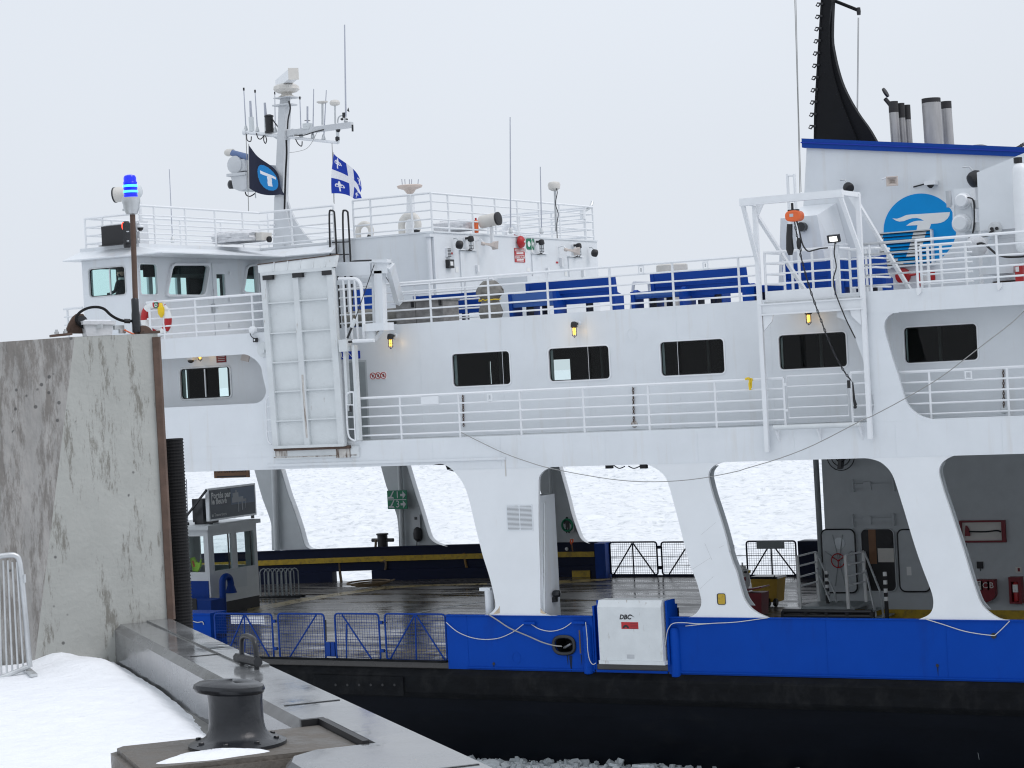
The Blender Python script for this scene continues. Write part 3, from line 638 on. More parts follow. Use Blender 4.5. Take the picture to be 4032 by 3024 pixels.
# ventilation trunk behind the first pillar
xt = at('K',490,450,'Y',.1).x; ztk = at('K',490,450,'Y',.1).z
mb = MB(); mb.box((xt-.9,.10,.01),(xt,.92,ztk)); mb.build('vent_trunk', WHITE, ferry)
for y in (510,760,960,1130,1290):
    q = at('K',540,y,'X',xt+.001); MB().box((xt+.001,q.y-.05,q.z-.03),(xt+.03,q.y+.03,q.z+.03)).build('cable_clip', WOLD, ferry)
mb = MB(); mb.tube([at('K',540,y,'X',xt+.03) for y in (510,640,760,960,1130,1290,1440)], .012, 6); mb.build('cable', WOLD, ferry)
mb = MB(); q = at('K',640,790,'X',xt); mb.tube([(xt-.1,.96,1.0+1.55),(xt-.1,.96,1.6)], .05, 10); mb.build('drain_tube', WHITE, ferry, smooth=True)
q = at('K',620,1300,'X',xt+.05); mb = MB(); mb.lathe_d((xt+.02,q.y,q.z),(1,.3,0),[(.06,0),(.09,.05),(.09,.17),(.05,.2)],14); mb.build('fog_horn', DSTEEL, ferry, smooth=True)
q = at('K',620,1350,'X',xt+.02); MB().box((xt+.001,q.y-.06,q.z-.06),(xt+.1,q.y+.08,q.z+.06)).build('horn_bracket', DSTEEL, ferry)
# louvred vent on pillar 1
q0, q1 = at('K',203,525,'Y',0), at('K',447,750,'Y',0)
lv = MB().plate(rrect(q0.x,q1.x,q1.z,q0.z,.04), 'Y', -.012, -.001, holes=[rrect(q0.x+.03,(q0.x+q1.x)/2-.012,q1.z+.03,q0.z-.03,.02), rrect((q0.x+q1.x)/2+.012,q1.x-.03,q1.z+.03,q0.z-.03,.02)]).build('vent_louvre', WHITE, ferry)
MB().box((q0.x+.01,-.0095,q1.z+.01),(q1.x-.01,-.001,q0.z-.01)).build('vent_shadow', BLACK, lv)
for i in range(19):
    z = q1.z+.045+(q0.z-q1.z-.09)*i/18; MB().box((q0.x+.025,-.020,z-.009),(q1.x-.025,-.0105,z+.012)).build('slat', WHITE, lv)
# standpipe at pillar 1 foot
q = at('K',60,1150,'Y',.35); qb = at('K',70,1480,'Y',.35)
MB().lathe_z((q.x-.03,.35,.02),[(.12,0),(.12,1.75)],14).build('standpipe', WHITE, ferry, smooth=True)
MB().box((q.x-.26,.25,1.75),(q.x+.05,.45,1.83)).build('standpipe_bracket', WHITE, ferry)
# girder rub bar with drain
q0, q1 = at('p',1050,1816,'Y',-.02), at('p',1990,1823,'Y',-.02); zz = (q0.z+q1.z)/2
MB().box((q0.x,-.05,zz-.03),(q1.x,-.001,zz+.03)).build('girder_bar', WHITE, ferry)
MB().box((q1.x-.025,-.012,zz-.45),(q1.x-.002,-.001,zz-.031)).build('rust_run', RUST, ferry)
bead((P1[0][0],-.0,ZB),(at('K',600,203,'Y',0).x,-.0,ZB)); bead((at('K',1500,160,'Y',0).x,0,ZB+.0),(at('K',2098,152,'Y',0).x,0,ZB)); bead((at('M',240,120,'Y',0).x,0,ZB),(at('M',1005,100,'Y',0).x,0,ZB))
bead((XL,0,5.32),(-33.9,0,5.32))
q = at('H',1140,870,'Y',0); bead((q.x,0,ZP-.02),(q.x,0,ZB+.05))

# left side shell with its long slot
slot = XZ('W',[(920,133),(980,145),(1040,180),(1090,220),(1140,290),(1150,350),(1170,440),(1190,520),(1198,585),(1180,640),(1150,680),(1110,705),(1080,718)],0)
slot = [(XL+.5,8.07)]+[(u, v) for u, v in smooth2(slot)]+[(XL+.5,6.75)]
slot[1] = (slot[1][0], 8.07); slot[-2] = (slot[-2][0], 6.75)
xe = at('p',1085,1500,'Y',0).x+.3
mb = MB(); mb.plate([(XL,ZP+.001),(xe,ZP+.001),(xe,ZU),(XL,ZU)], 'Y', 0, .08, holes=[slot]); mb.build('side_shell', WHITE, ferry)
# right side shell with the big opening
cl_ = smooth2(XZ('D',[(1650,550),(1720,580),(1760,640),(1800,750),(1840,860),(1880,1000),(1905,1100),(1920,1180),(1912,1240),(1888,1285)],0))
op = smooth2(XZ('F',[(490,620),(440,650),(410,695),(402,740),(410,800),(440,900),(470,1010),(510,1130),(545,1250),(580,1370),(610,1430),(660,1480),(720,1520),(780,1540),(835,1551)],0))
ot = op[0][1]; op[-1] = (op[-1][0], ZP+.03)
xo = -8.9
hole = op+[(xo,ZP+.03),(xo+.35,ZP+.25),(xo+.5,ZP+.7),(xo+.1,ot-.5),(xo-.1,ot-.15),(xo-.5,ot)]
mb = MB(); x1 = cl_[0][0]
mb.plate([(x1,ZU)]+cl_+[(cl_[-1][0]-.05,ZP+.001),(XR,ZP+.001),(XR,ZU)], 'Y', 0, .09, holes=[hole]); mb.build('side_shell', WHITE, ferry)
bead((cl_[0][0]+.4,0,8.14),(op[0][0]+.1,0,8.10)); 
mb = MB(); mb.box((x1,.09,ZU-.10),(XR,YR,ZU-.001)); mb.build('upper_deck', GREYW, ferry)
MB().box((XL,YR+.1,ZU-.10),(XR,BEAM-.1,ZU-.002)).build('upper_deck', GREYW, ferry)
MB().box((XL,.081,ZU-.10),(-38.0,YR+.1,ZU-.002)).build('upper_deck', GREYW, ferry)
MB().box((-38.0,.081,ZU-.10),(xe,YR+.1,ZU-.002)).build('upper_deck', GREYW, ferry)
# recessed passenger wall with windows
def wrect(c, xl, xr, yt, yb, Y):
    ym = (yt+yb)/2; xm = (xl+xr)/2
    return (at(c,xl,ym,'Y',Y).x, at(c,xr,ym,'Y',Y).x, at(c,xm,yb,'Y',Y).z, at(c,xm,yt,'Y',Y).z)
WN = [wrect('H',797,1213,255,493,YR), wrect('H',1497,1934,215,453,YR), wrect('D',372,832,720,967,YR), wrect('D',1232,1720,670,920,YR), wrect('F',578,1212,735,1046,YR)]
WLft = wrect('W',185,775,296,655,YR)
dx0, dx1, dz1 = at('U',195,1500,'Y',YR).x, at('U',478,1500,'Y',YR).x, at('U',330,1392,'Y',YR).z
mb = MB(); mb.plate([(XL,ZP),(XR,ZP),(XR,ZU),(XL,ZU)], 'Y', YR, YR+.08, holes=[rrect(*r,.09) for r in WN]+[rrect(*WLft,.1)]); mb.build('passenger_wall', WHITE, ferry)
def window(r, Y, m=GLASSD, fm=WRAIL, fwid=.035, parent=ferry, mull=None, deep=.07, rad=.09):
    x0, x1, z0, z1 = r
    wn = MB().plate(rrect(x0-fwid,x1+fwid,z0-fwid,z1+fwid,rad+fwid), 'Y', Y-.016, Y-.001, holes=[rrect(x0,x1,z0,z1,rad)]).build('window', fm, parent)
    MB().plate(rrect(x0+.001,x1-.001,z0+.001,z1-.001,rad), 'Y', Y+deep-.006, Y+deep).build('pane', m, wn)
    MB().plate(rrect(x0+.001,x1-.001,z0+.001,z1-.001,rad), 'Y', Y+deep-.035, Y+deep-.008, holes=[rrect(x0+.022,x1-.022,z0+.022,z1-.022,rad*.8)]).build('seal', BLACK, wn)
    if Y == YR: MB().box((x0-.06,Y+.081,z0-.02),(x0-.002,Y+.24,z1+.02)).build('jamb', GREYW, wn)
    if mull: MB().box((mull-.02,Y+deep-.05,z0+.03),(mull+.02,Y+deep-.012,z1-.03)).build('mullion', fm, wn)
    return wn
for r in WN: window(r, YR)
wm = at('W',470,480,'Y',YR).x
window(WLft, YR, GLASST, STEEL, .05, mull=wm)
# dark lounge inside, with the far windows that let the sky through
zi0, zi1 = ZP+.01, ZU-.12
fh = []
for c, pts in (('H',((1520,308),(1655,458))), ('H',((1058,320),(1080,487)))):
    a, b = at(c,*pts[0],'Y',BEAM-1.2), at(c,*pts[1],'Y',BEAM-1.2)
    fh.append(((a.x,max(6.2,b.z)),(b.x,max(6.2,b.z)),(b.x,a.z),(a.x,a.z)))
mb = MB(); mb.plate([(XL,ZP),(XR,ZP),(XR,ZU),(XL,ZU)], 'Y', BEAM-1.2, BEAM-1.1, holes=[list(h_) for h_ in fh]); mb.build('far_passenger_wall', DARKIN, ferry)
sh = [[(u0-.5,v0-.3),(u1+1.6,v0-.3),(u1+1.6,v2+.3),(u0-.5,v2+.3)] for (u0,v0),(u1,_),(_u,v2),_q in fh]
MB().box((XL+.1,YR+.09,ZU-.22),(XR-.1,BEAM-1.21,ZU-.11)).build('lounge_ceiling', DARKIN, ferry)
MB().box((XL+.1,YR+.09,ZP-.003),(XR-.1,BEAM-1.21,ZP+.02)).build('lounge_floor', DARKIN, ferry)
eh = []
for pts in (((200,318),(300,650)), ((640,300),(785,620))):
    a, b = at('W',*pts[0],'X',XL+.1), at('W',*pts[1],'X',XL+.1); eh.append(rrect(a.y,b.y,6.5,7.9,.1))
MB().plate([(YR+.09,ZP),(BEAM-1.2,ZP),(BEAM-1.2,ZU-.1),(YR+.09,ZU-.1)], 'X', XL, XL+.08, holes=eh).build('lounge_end', DARKIN, ferry)
for x in (1.9,): MB().box((x,YR+.09,ZP),(x+.08,BEAM-1.2,ZU-.1)).build('lounge_end', DARKIN, ferry)
MB().plate([(XL+.1,ZP+.03),(XR-.1,ZP+.03),(XR-.1,ZP+.8),(XL+.1,ZP+.8)], 'Y', YR+.081, YR+.10).build('lounge_panelling', DARKIN, ferry)
# far shell openings opposite those windows (the far side is an open gallery there)
bpy.data.objects.remove([o for o in ferry.children if o.name.startswith('far_side_shell')][0])
MB().plate([(XL,ZB),(XR,ZB),(XR,ZP),(XL,ZP)], 'Y', BEAM-.09, BEAM).build('far_side_girder', WHITE, ferry)
# passenger door beside the ramp
MB().box((dx0,YR-.004,ZP),(dx1,YR-.001,dz1)).build('door_frame', GREYW, ferry)
dr = MB().box((dx0+.05,YR-.012,ZP+.05),(dx1-.05,YR-.005,dz1-.05)).build('door', GREYD, ferry)
# small weld rings on the wall
for c, x, y in (('D',163,680),):
    q = at(c,x,y,'Y',YR); MB().tube([(q.x+.14*math.cos(2*math.pi*i/20), YR, q.z+.16*math.sin(2*math.pi*i/20)) for i in range(20)], .008, 4, closed=True).build('weld_ring', WHITE, ferry)

# far-side bulwark following the rounded plan
def fy(X): return BEAM-side(X)
xsF = [-59+.6*i for i in range(42)]+[-34.0]
xsF = [x for x in xsF if x <= -34.0]
s0, s1 = at('J',360,1200,'Z',.25).x, at('J',655,1200,'Z',.25).x
def far_strip(xs, z0, z1, y0, y1, name, m, parent=ferry):
    mb = MB(); rows = []
    for X in xs: rows.append([(X,fy(X)-y0,z0),(X,fy(X)-y0,z1),(X,fy(X)-y1,z1),(X,fy(X)-y1,z0),(X,fy(X)-y0,z0)])
    mb.sheet(rows)
    for X in (xs[0], xs[-1]): mb.add([(X,fy(X)-y0,z0),(X,fy(X)-y0,z1),(X,fy(X)-y1,z1),(X,fy(X)-y1,z0)], [(0,1,2,3)])
    return mb.build(name, m, parent)
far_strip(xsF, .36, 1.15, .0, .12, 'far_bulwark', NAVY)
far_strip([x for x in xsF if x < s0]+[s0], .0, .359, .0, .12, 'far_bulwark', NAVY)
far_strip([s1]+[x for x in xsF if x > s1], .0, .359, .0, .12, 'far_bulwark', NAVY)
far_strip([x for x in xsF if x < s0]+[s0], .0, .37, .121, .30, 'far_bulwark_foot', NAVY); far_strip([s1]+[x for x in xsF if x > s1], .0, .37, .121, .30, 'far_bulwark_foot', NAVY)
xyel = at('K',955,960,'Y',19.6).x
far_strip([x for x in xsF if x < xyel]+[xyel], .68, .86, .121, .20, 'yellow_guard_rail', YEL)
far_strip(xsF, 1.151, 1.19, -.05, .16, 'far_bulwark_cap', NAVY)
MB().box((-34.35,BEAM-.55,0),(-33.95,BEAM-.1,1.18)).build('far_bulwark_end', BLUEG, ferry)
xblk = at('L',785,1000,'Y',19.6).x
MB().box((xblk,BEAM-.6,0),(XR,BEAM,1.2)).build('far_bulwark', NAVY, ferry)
MB().box((-33.9,BEAM-.25,.0),(xblk,BEAM-.15,.05)).build('gate_sill', NAVY, ferry)
q0, q1 = at('K',765,1102,'Y',19.5), at('K',925,1170,'Y',19.5); MB().box((q0.x,BEAM-.34,q1.z),(q1.x,BEAM-.301,q0.z)).build('yellow_panel', YEL, ferry)
# far pillars
def fpillar(c, l, r, Y, foot=None):
    a = XZ(c, l, Y); b = XZ(c, r, Y)
    a[0] = (a[0][0]-(ZP-a[0][1])*.25, ZP); b[0] = (b[0][0]-(ZP-b[0][1])*.25, ZP); a[-1] = (a[-1][0],1.15); b[-1] = (b[-1][0],1.15)
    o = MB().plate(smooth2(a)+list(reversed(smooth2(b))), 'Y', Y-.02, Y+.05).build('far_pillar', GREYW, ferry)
    bb = smooth2(b); mb = MB(); mb.sheet([[(u,Y-.16,v) for u,v in bb],[(u,Y+.10,v) for u,v in bb]]); mb.sheet([[(u+.02,Y-.16,v) for u,v in bb],[(u+.02,Y+.10,v) for u,v in bb]]); mb.build('pillar_flange', WHITE, o, fix=False)
    return o
fA = fpillar('J', [(0,207),(55,400),(110,560),(150,680),(155,780),(160,930)], [(245,205),(300,370),(360,540),(420,720),(455,850),(480,890),(520,908),(580,914)], 18.15)
fB = fpillar('J', [(1105,175),(1140,310),(1170,400),(1230,570),(1250,640),(1262,760),(1266,890)], [(1335,168),(1400,350),(1470,570),(1530,770),(1560,825),(1610,860),(1690,882)], 19.2)
fC = fpillar('K', [(450,195),(490,345),(520,445),(570,600),(600,700),(612,857)], [(682,198),(740,400),(790,600),(850,775),(875,820),(900,842),(940,855)], 19.85)
for c, x0, x1, Y, par in (('J',160,205,17.95,fA),('J',1258,1295,19.0,fB),('K',583,610,19.65,fC)):
    a, b = at(c,(x0+x1)/2,210,'Y',Y), at(c,(x0+x1)/2+20,915,'Y',Y); r = abs(at(c,x1,500,'Y',Y).x-at(c,x0,500,'Y',Y).x)/2
    MB().cyl((a.x,Y,ZP),(b.x,Y,1.0), r, r, 12).build('drain_pipe', GREYW, par, smooth=True)

# engine casing on the car deck
YC = 9.2
xcs = at('L',985,600,'Y',YC).x
MB().box((xcs,YC,0),(XR,YC+3.2,ZP-.13)).build('engine_casing', GREYW, ferry)
MB().box((xcs+.01,YC-.012,0),(XR,YC-.001,at('M',1000,1440,'Y',YC).z)).build('yellow_kick_band', YEL, ferry)
xpp = at('L',930,400,'Y',YC+.3)
MB().cyl((xpp.x,YC+.3,0),(xpp.x-.02,YC+.3,ZP), .08, .08, 12).build('casing_pipe', GREYD, ferry, smooth=True)
def wt_door(c, xl, xr, yt, yb, name='watertight_door', m=GREYW, proud=.07):
    r = wrect(c, xl, xr, yt, yb, YC); d = MB().plate(rrect(*r,.16,6), 'Y', YC-proud, YC-.001).build(name, m, ferry)
    MB().tube([(u,YC-proud,v) for u, v in rrect(r[0]-.0,r[1]+.0,r[2],r[3],.16,6)], .022, 6, closed=True).build('door_gasket', BLACK, d)
    return d, r
d1, r1 = wt_door('L',978,1270,738,1288)
q = at('L',1117,860,'Y',YC-.08); MB().lathe_d((q.x,YC-.071,q.z),(0,-1,0),[(.16,0),(.16,.012),(.14,.014)],22).build('porthole', LENS, d1, smooth=True)
q = at('L',1105,1012,'Y',YC-.16); mb = MB(); mb.tube([(q.x+.19*math.cos(2*math.pi*i/24), YC-.16, q.z+.19*math.sin(2*math.pi*i/24)) for i in range(24)], .016, 6, closed=True)
for i in range(3): a = R(30+120*i); mb.tube([(q.x,YC-.15,q.z),(q.x+.19*math.cos(a),YC-.16,q.z+.19*math.sin(a))], .013, 6)
mb.tube([(q.x,YC-.07,q.z),(q.x,YC-.17,q.z)], .025, 8); mb.build('hand_wheel', RED, d1, smooth=True)
for a in (70,110,160,20,250,290): MB().tube([(q.x+.06*math.cos(R(a)),YC-.09,q.z+.06*math.sin(R(a))),(q.x+.42*math.cos(R(a)),YC-.09,q.z+.75*math.sin(R(a)))], .012, 5).build('locking_rod', GREYD, d1)
r2 = wrect('M',208,500,733,1280,YC)
o = MB().plate(rrect(*r2,.16,6),'Y',YC-.006,YC-.0015).build('open_doorway', BLACK, ferry)
MB().tube([(u,YC-.02,v) for u, v in rrect(*r2,.16,6)], .02, 6, closed=True).build('doorway_rim', GREYW, o)
q0, q1 = at('M',345,905,'Y',YC-.01), at('M',490,1025,'Y',YC-.01); MB().box((q0.x,YC-.02,q1.z),(q1.x,YC-.007,q0.z)).build('inside_cabinet', IVORY, o)
q0, q1 = at('M',260,735,'Y',YC-.01), at('M',340,1040,'Y',YC-.01); MB().box((q0.x,YC-.014,q1.z),(q1.x,YC-.0071,q0.z)).build('inside_panel', BROWNS, o)
q = at('M',435,840,'Y',YC-.02); MB().lathe_d((q.x,YC-.007,q.z),(0,-1,0),[(.13,0),(.13,.02),(.1,.022)],18).build('hose_reel', BLACK, o)
d3, r3 = wt_door('M',535,800,738,1278)
q0, q1 = at('M',595,1065,'Y',YC-.08), at('M',640,1140,'Y',YC-.08); MB().box((q0.x,YC-.08,q1.z),(q1.x,YC-.0705,q0.z)).build('notice', SIGNW, d3)
MB().box((r3[0]+.1,YC-.1,(r3[2]+r3[3])/2-.03),(r3[1]-.05,YC-.071,(r3[2]+r3[3])/2+.02)).build('stiffener', GREYW, d3)
for y in (360,660):
    a, b = at('M',135,y,'Y',YC), at('M',490,y,'Y',YC); h_ = .1
    st = MB().box((a.x,YC-.06,a.z-h_*.55),(b.x,YC-.001,a.z+h_*.55)).build('stowage_rail', GREYW, ferry)
    for xx in (a.x-.02, b.x-.03): MB().box((xx,YC-.12,a.z-.17),(xx+.05,YC-.001,a.z+.17)).build('end_plate', GREYW, st)
    xm_ = a.x+(b.x-a.x)*.36; MB().box((xm_-.11,YC-.1,a.z-.11),(xm_+.11,YC-.061,a.z+.11)).build('clamp_plate', GREYW, st)

# ================================================================== BRIDGE: wheelhouse wing, deck house
XW, YS, ZR = -38.02, .10, 11.28          # wing's aft face, wing's side face, roof
xw0 = at('A',225,830,'Y',YS).x
def poly_at(c, pts, ax, v):
    return XZ(c, pts, v) if ax == 'Y' else YZ(c, pts, v)
wr = wrect('A',280,540,838,1040,YS); wr = (wr[0],wr[1],wr[2],wr[3])
MB().plate([(xw0,ZU),(XW,ZU),(XW,ZR-.27),(xw0,ZR-.27)], 'Y', YS, YS+.07, holes=[rrect(*wr,.08)]).build('bridge_wing_side', WHITE, ferry)
wmx = at('A',425,930,'Y',YS).x
window(wr, YS, GLASST, STEEL, .03, mull=wmx, rad=.08)
def wrx(c, xl, xr, yt, yb, X):
    ym = (yt+yb)/2; xm = (xl+xr)/2
    return (at(c,xl,ym,'X',X).y, at(c,xr,ym,'X',X).y, at(c,xm,yb,'X',X).z, at(c,xm,yt,'X',X).z)
def windowx(poly, X, m=GLASSD, fm=WRAIL, fwid=.05, parent=ferry, proud=.05, deep=.05):
    cx = sum(p_[0] for p_ in poly)/len(poly); cz = sum(p_[1] for p_ in poly)/len(poly)
    sx = max(p_[0] for p_ in poly)-min(p_[0] for p_ in poly); sz = max(p_[1] for p_ in poly)-min(p_[1] for p_ in poly)
    big = [(cx+(u-cx)*(1+2*fwid/sx), cz+(v-cz)*(1+2*fwid/sz)) for u, v in poly]
    wn = MB().plate(big, 'X', X+.001, X+proud, holes=[poly]).build('window', fm, parent)
    MB().plate(poly, 'X', X-deep-.006, X-deep).build('pane', m, wn)
    return wn
r_n = rrect(*wrx('A',650,772,812,1030,XW),.07)
wb1 = YZ('A',[(880,828),(900,822),(1125,822),(1138,835),(1132,870),(1110,1005),(1098,1028),(1080,1034),(850,1032),(838,1020),(842,985),(868,850)],XW)
wb2 = YZ('A',[(1425,835),(1440,830),(1620,826),(1640,830),(1640,1015),(1630,1022),(1400,1012),(1388,1000),(1395,970),(1415,850)],XW)
wb2 = [(min(u,5.6),v) for u, v in wb2]
dsl = rrect(*wrx('A',1200,1262,884,1056,XW),.02)
YH = 5.75; XH = -31.9
MB().plate([(YS+.071,ZU),(YH,ZU),(YH,ZR-.27),(YS+.071,ZR-.27)], 'X', XW-.07, XW, holes=[r_n, wb1, wb2, dsl]).build('bridge_wing_aft', WHITE, ferry)
windowx(r_n, XW, GLASST, WRAIL, .03, proud=.012); windowx(wb1, XW, GLASST, WRAIL, .06, proud=.09); windowx(wb2, XW, GLASST, WRAIL, .06, proud=.09)
# door in the wing with its small glass
q0, q1 = at('A',1165,805,'X',XW), at('A',1285,1325,'X',XW)
bd = MB().plate([(q0.y,ZU+.1),(q1.y,ZU+.1),(q1.y,q0.z),(q0.y,q0.z)], 'X', XW+.002, XW+.03, holes=[dsl]).build('bridge_door', WHITE, ferry)
MB().plate(dsl, 'X', XW-.02, XW-.014).build('pane', GLASSD, bd)
q = at('A',1185,1130,'X',XW+.05); MB().box((XW+.031,q.y-.06,q.z-.13),(XW+.06,q.y+.05,q.z+.13)).build('lock_plate', STEEL, bd); MB().tube([(XW+.09,q.y-.02,q.z),(XW+.09,q.y+.14,q.z)], .014, 6).build('handle', STEEL, bd)
MB().tube([(XW+.07,q.y-.02,q.z+.3),(XW+.09,q.y-.02,q.z+.34),(XW+.09,q.y-.02,q.z+.5),(XW+.07,q.y-.02,q.z+.54)], .012, 6).build('pull_handle', STEEL, bd)
for y in (880,1070,1255):
    q = at('A',1295,y,'X',XW+.02); MB().box((XW+.002,q.y-.03,q.z-.03),(XW+.07,q.y+.04,q.z+.05)).build('hinge', WRAIL, bd)
# wheelhouse forward wall with window band, ends and floor
mb = MB(); holes = []
y = YS+.35
while y < BEAM-1.2:
    holes.append(rrect(y, y+1.15, 9.72, 10.72, .06)); y += 1.32
MB().plate([(YS+.071,ZU),(BEAM-.1,ZU),(BEAM-.1,ZR-.27),(YS+.071,ZR-.27)], 'X', xw0, xw0+.07, holes=holes).build('bridge_front', WHITE, ferry)
for h_ in holes: windowx(h_, xw0+.07, GLASST, WRAIL, .02, proud=.01, deep=.03)
MB().box((xw0+.08,YS+.08,ZR-.34),(XW-.08,BEAM-.2,ZR-.271)).build('bridge_ceiling', DARKIN, ferry)
MB().box((xw0+.08,YS+.08,ZU+.7),(xw0+.75,BEAM-.3,ZU+.98)).build('bridge_console', DARKIN, ferry)
for y0_, y1_, z0_, z1_ in ((1.45,2.35,9.3,10.95),(4.65,5.4,9.5,10.95),(6.3,6.7,9.5,10.95)): MB().box((xw0+.09,y0_,z0_),(xw0+.2,y1_,z1_)).build('added_dark_panel', DARKIN, ferry)  # dark panels added to block the sky in parts of the wheelhouse windows
MB().box((xw0+.3,2.4,10.50),(XW-.4,9.5,10.93)).build('added_dark_header', DARKIN, ferry)  # dark box added to darken the upper part of the wheelhouse windows
MB().box((xw0+.08,12.0,ZU),(XW-.2,12.08,ZR-.35)).build('bridge_partition', DARKIN, ferry)
# house
MB().plate([(XW,ZU),(XH,ZU),(XH,ZR),(XW,ZR)], 'Y', YH, YH+.08).build('house_side', WHITE, ferry)
YH2 = at('p',2350,955,'X',XH).y
MB().plate([(YH+.081,ZU),(YH2,ZU),(YH2,ZR),(YH+.081,ZR)], 'X', XH-.08, XH).build('house_aft', WHITE, ferry)
MB().box((XW,YH+.081,ZR-.1),(XH-.081,YH2,ZR-.002)).build('house_roof', WHITE, ferry)
MB().box((XH-.09,YH-.02,ZR+.001),(XH+.03,YH2+.02,ZR+.05)).build('house_coaming', WHITE, ferry)
MB().box((XW+2.5,YH-.02,ZR+.001),(XH-.091,YH+.1,ZR+.05)).build('house_coaming', WHITE, ferry)
q = at('C',725,500,'X',XH+.05); MB().cyl((XH-.12,YH-.09,ZU),(XH-.12,YH-.09,ZR-.12), .07, .07, 12).build('drain_pipe', WHITE, ferry, smooth=True)
MB().box((XH-.22,YH-.2,ZR-.12),(XH-.0,YH-.001,ZR-.04)).build('drain_head', WHITE, ferry)
# wing roof with sloping brim
px0, px1, py0 = xw0-.02, XW+.12, YS-.02
MB().box((px0,py0,ZR-.269),(px1,BEAM+.1,ZR)).build('wing_roof', WHITE, ferry)
ex0, ex1, ey0, ez = at('A',85,775,'Y',-.35).x, at('p',640,1000,'Y',-.35).x, -.35, at('A',85,775,'Y',-.35).z
ez = 10.96
xe2 = at('p',1310,952,'Y',YH-.3).x
top = [(px0,BEAM+.1),(px0,py0),(px1,py0),(px1,YH-.05),(xe2,YH-.05)]
bot = [(ex0,BEAM+.1),(ex0,ey0),(ex1,ey0),(ex1,YH-.40),(xe2+.0,YH-.40)]
mb = MB(); k = len(top)
mb.add([(x,y,ZR-.09) for x,y in top]+[(x,y,ez) for x,y in bot]+[(x,y,ez-.03) for x,y in bot]+[(x,y,ez-.03) for x,y in top],
 [(i,i+1,i+1+k,i+k) for i in range(k-1)]+[(i+k,i+1+k,i+1+2*k,i+2*k) for i in range(k-1)]+[(i+2*k,i+1+2*k,i+1+3*k,i+3*k) for i in range(k-1)]+[(k-1,2*k-1,3*k-1,4*k-1),(0,k,2*k,3*k)])
mb.build('roof_brim', WHITE, ferry)
# louvre slats, boxes and door leaves on the house aft wall
def hx(x, y, c='X', d=0.): return at(c, x, y, 'X', XH+d)
for x0, x1, y0 in ((465,650,400),(1300,1468,440),(1725,1882,475)):
    a, b = hx(x0,y0), hx(x1,y0)
    d = MB().box((XH+.001,a.y,ZU+.1),(XH+.035,b.y,a.z-.02)).build('house_door', WHITE, ferry)
    MB().box((XH+.001,a.y-.03,a.z),(XH+.09,b.y+.03,a.z+.03)).build('rain_strip', WRAIL, d)
    MB().box((XH+.001,(a.y+b.y)/2-.08,a.z-.012),(XH+.10,(a.y+b.y)/2+.08,a.z+.032)).build('door_closer', DSTEEL, d)
    MB().box((XH+.036,b.y-.1,a.z-.62),(XH+.12,b.y+.02,a.z-.42)).build('door_latch', WRAIL, d)
for x0, x1, y0, y1, m, pr_, nm in ((305,355,375,480,WRAIL,.06,'small_louvre'),(1630,1660,490,590,WRAIL,.08,'call_box'),(420,458,588,658,SIGNW,.01,'notice_plate'),(1252,1287,605,648,SIGNW,.01,'notice_plate'),(1688,1718,645,700,SIGNW,.01,'notice_plate'),(358,390,423,448,RED,.01,'red_tag'),(1588,1615,530,553,RED,.01,'red_tag'),(1288,1320,723,748,RED,.01,'red_tag')):
    a, b = hx(x0,y0), hx(x1,y1); o = MB().box((XH+.001,a.y,b.z),(XH+pr_,b.y,a.z)).build(nm, m, ferry)
    if nm == 'small_louvre':
        for i in range(6): z = b.z+(a.z-b.z)*(i+.5)/6; MB().box((XH+pr_+.001,a.y+.02,z-.01),(XH+pr_+.012,b.y-.02,z+.01)).build('slat', DSTEEL, o)
# companion box against the aft wall
a, b = hx(880,720), hx(1440,708)
MB().box((XH+.09,a.y,ZU),(XH+1.1,b.y-.1,a.z-.02)).build('companion_box', WHITE, ferry)

# ================================================================== railings
def railing(label, base, h, fr, posts, r=.027, rp=.030, group='white deck railings', parts_m=WRAIL, closed_ends=True):
    base = [Vector(q) for q in base]; t = thing('railing', label, 'railing', base[0], group)
    for i, f in enumerate(fr):
        MB().tube([q+Vector((0,0,h*f)) for q in base], r*(1.35 if i == 0 else .9), 6).build('rail', parts_m, t, smooth=True)
    for q in posts:
        q = Vector(q); MB().tube([q, q+Vector((0,0,h))], rp, 6).build('post', parts_m, t, smooth=True)
    return t
FR5 = (1., .78, .56, .34, .12)
def Xp(c, x, y, Y): return at(c, x, y, 'Y', Y).x
# passenger deck, near side
Yr_ = .05; xs_ = [Xp('H',x,750,Yr_) for x in (118,422,848,1293,1753)]+[Xp('D',285,1200,Yr_), Xp('D',772,1200,Yr_), Xp('D',1272,1200,Yr_)]
railing('white five-bar railing along the passenger walkway beside the gangway ramp', [(xs_[0],Yr_,ZP),(xs_[-1],Yr_,ZP)], 1.1, FR5, [(x,Yr_,ZP) for x in xs_])
gx0, gx1 = Xp('D',1297,1150,Yr_), Xp('D',1732,1150,Yr_)
t = thing('railing_gate', 'white swing gate in the walkway railing below the hoist frame', 'gate', (gx0,Yr_,ZP))
mb = MB(); mb.tube([(gx0,Yr_,ZP+.17),(gx1,Yr_,ZP+.17),(gx1,Yr_,ZP+1.14),(gx0,Yr_,ZP+1.14)], .022, 6, closed=True); mb.build('frame', WRAIL, t)
for f in (.41,.65,.9): MB().tube([(gx0,Yr_,ZP+f),(gx1,Yr_,ZP+f)], .016, 6).build('rail', WRAIL, t)
for f in (.35,.95): MB().box((gx0-.09,Yr_-.03,ZP+f-.03),(gx0-.01,Yr_+.03,ZP+f+.03)).build('hinge', WRAIL, t)
MB().box((gx1+.01,Yr_-.04,ZP+.8),(gx1+.08,Yr_+.04,ZP+.98)).build('latch', BLACK, t)
gx2, gx3 = Xp('D',1760,1150,Yr_), Xp('D',1925,1200,Yr_)
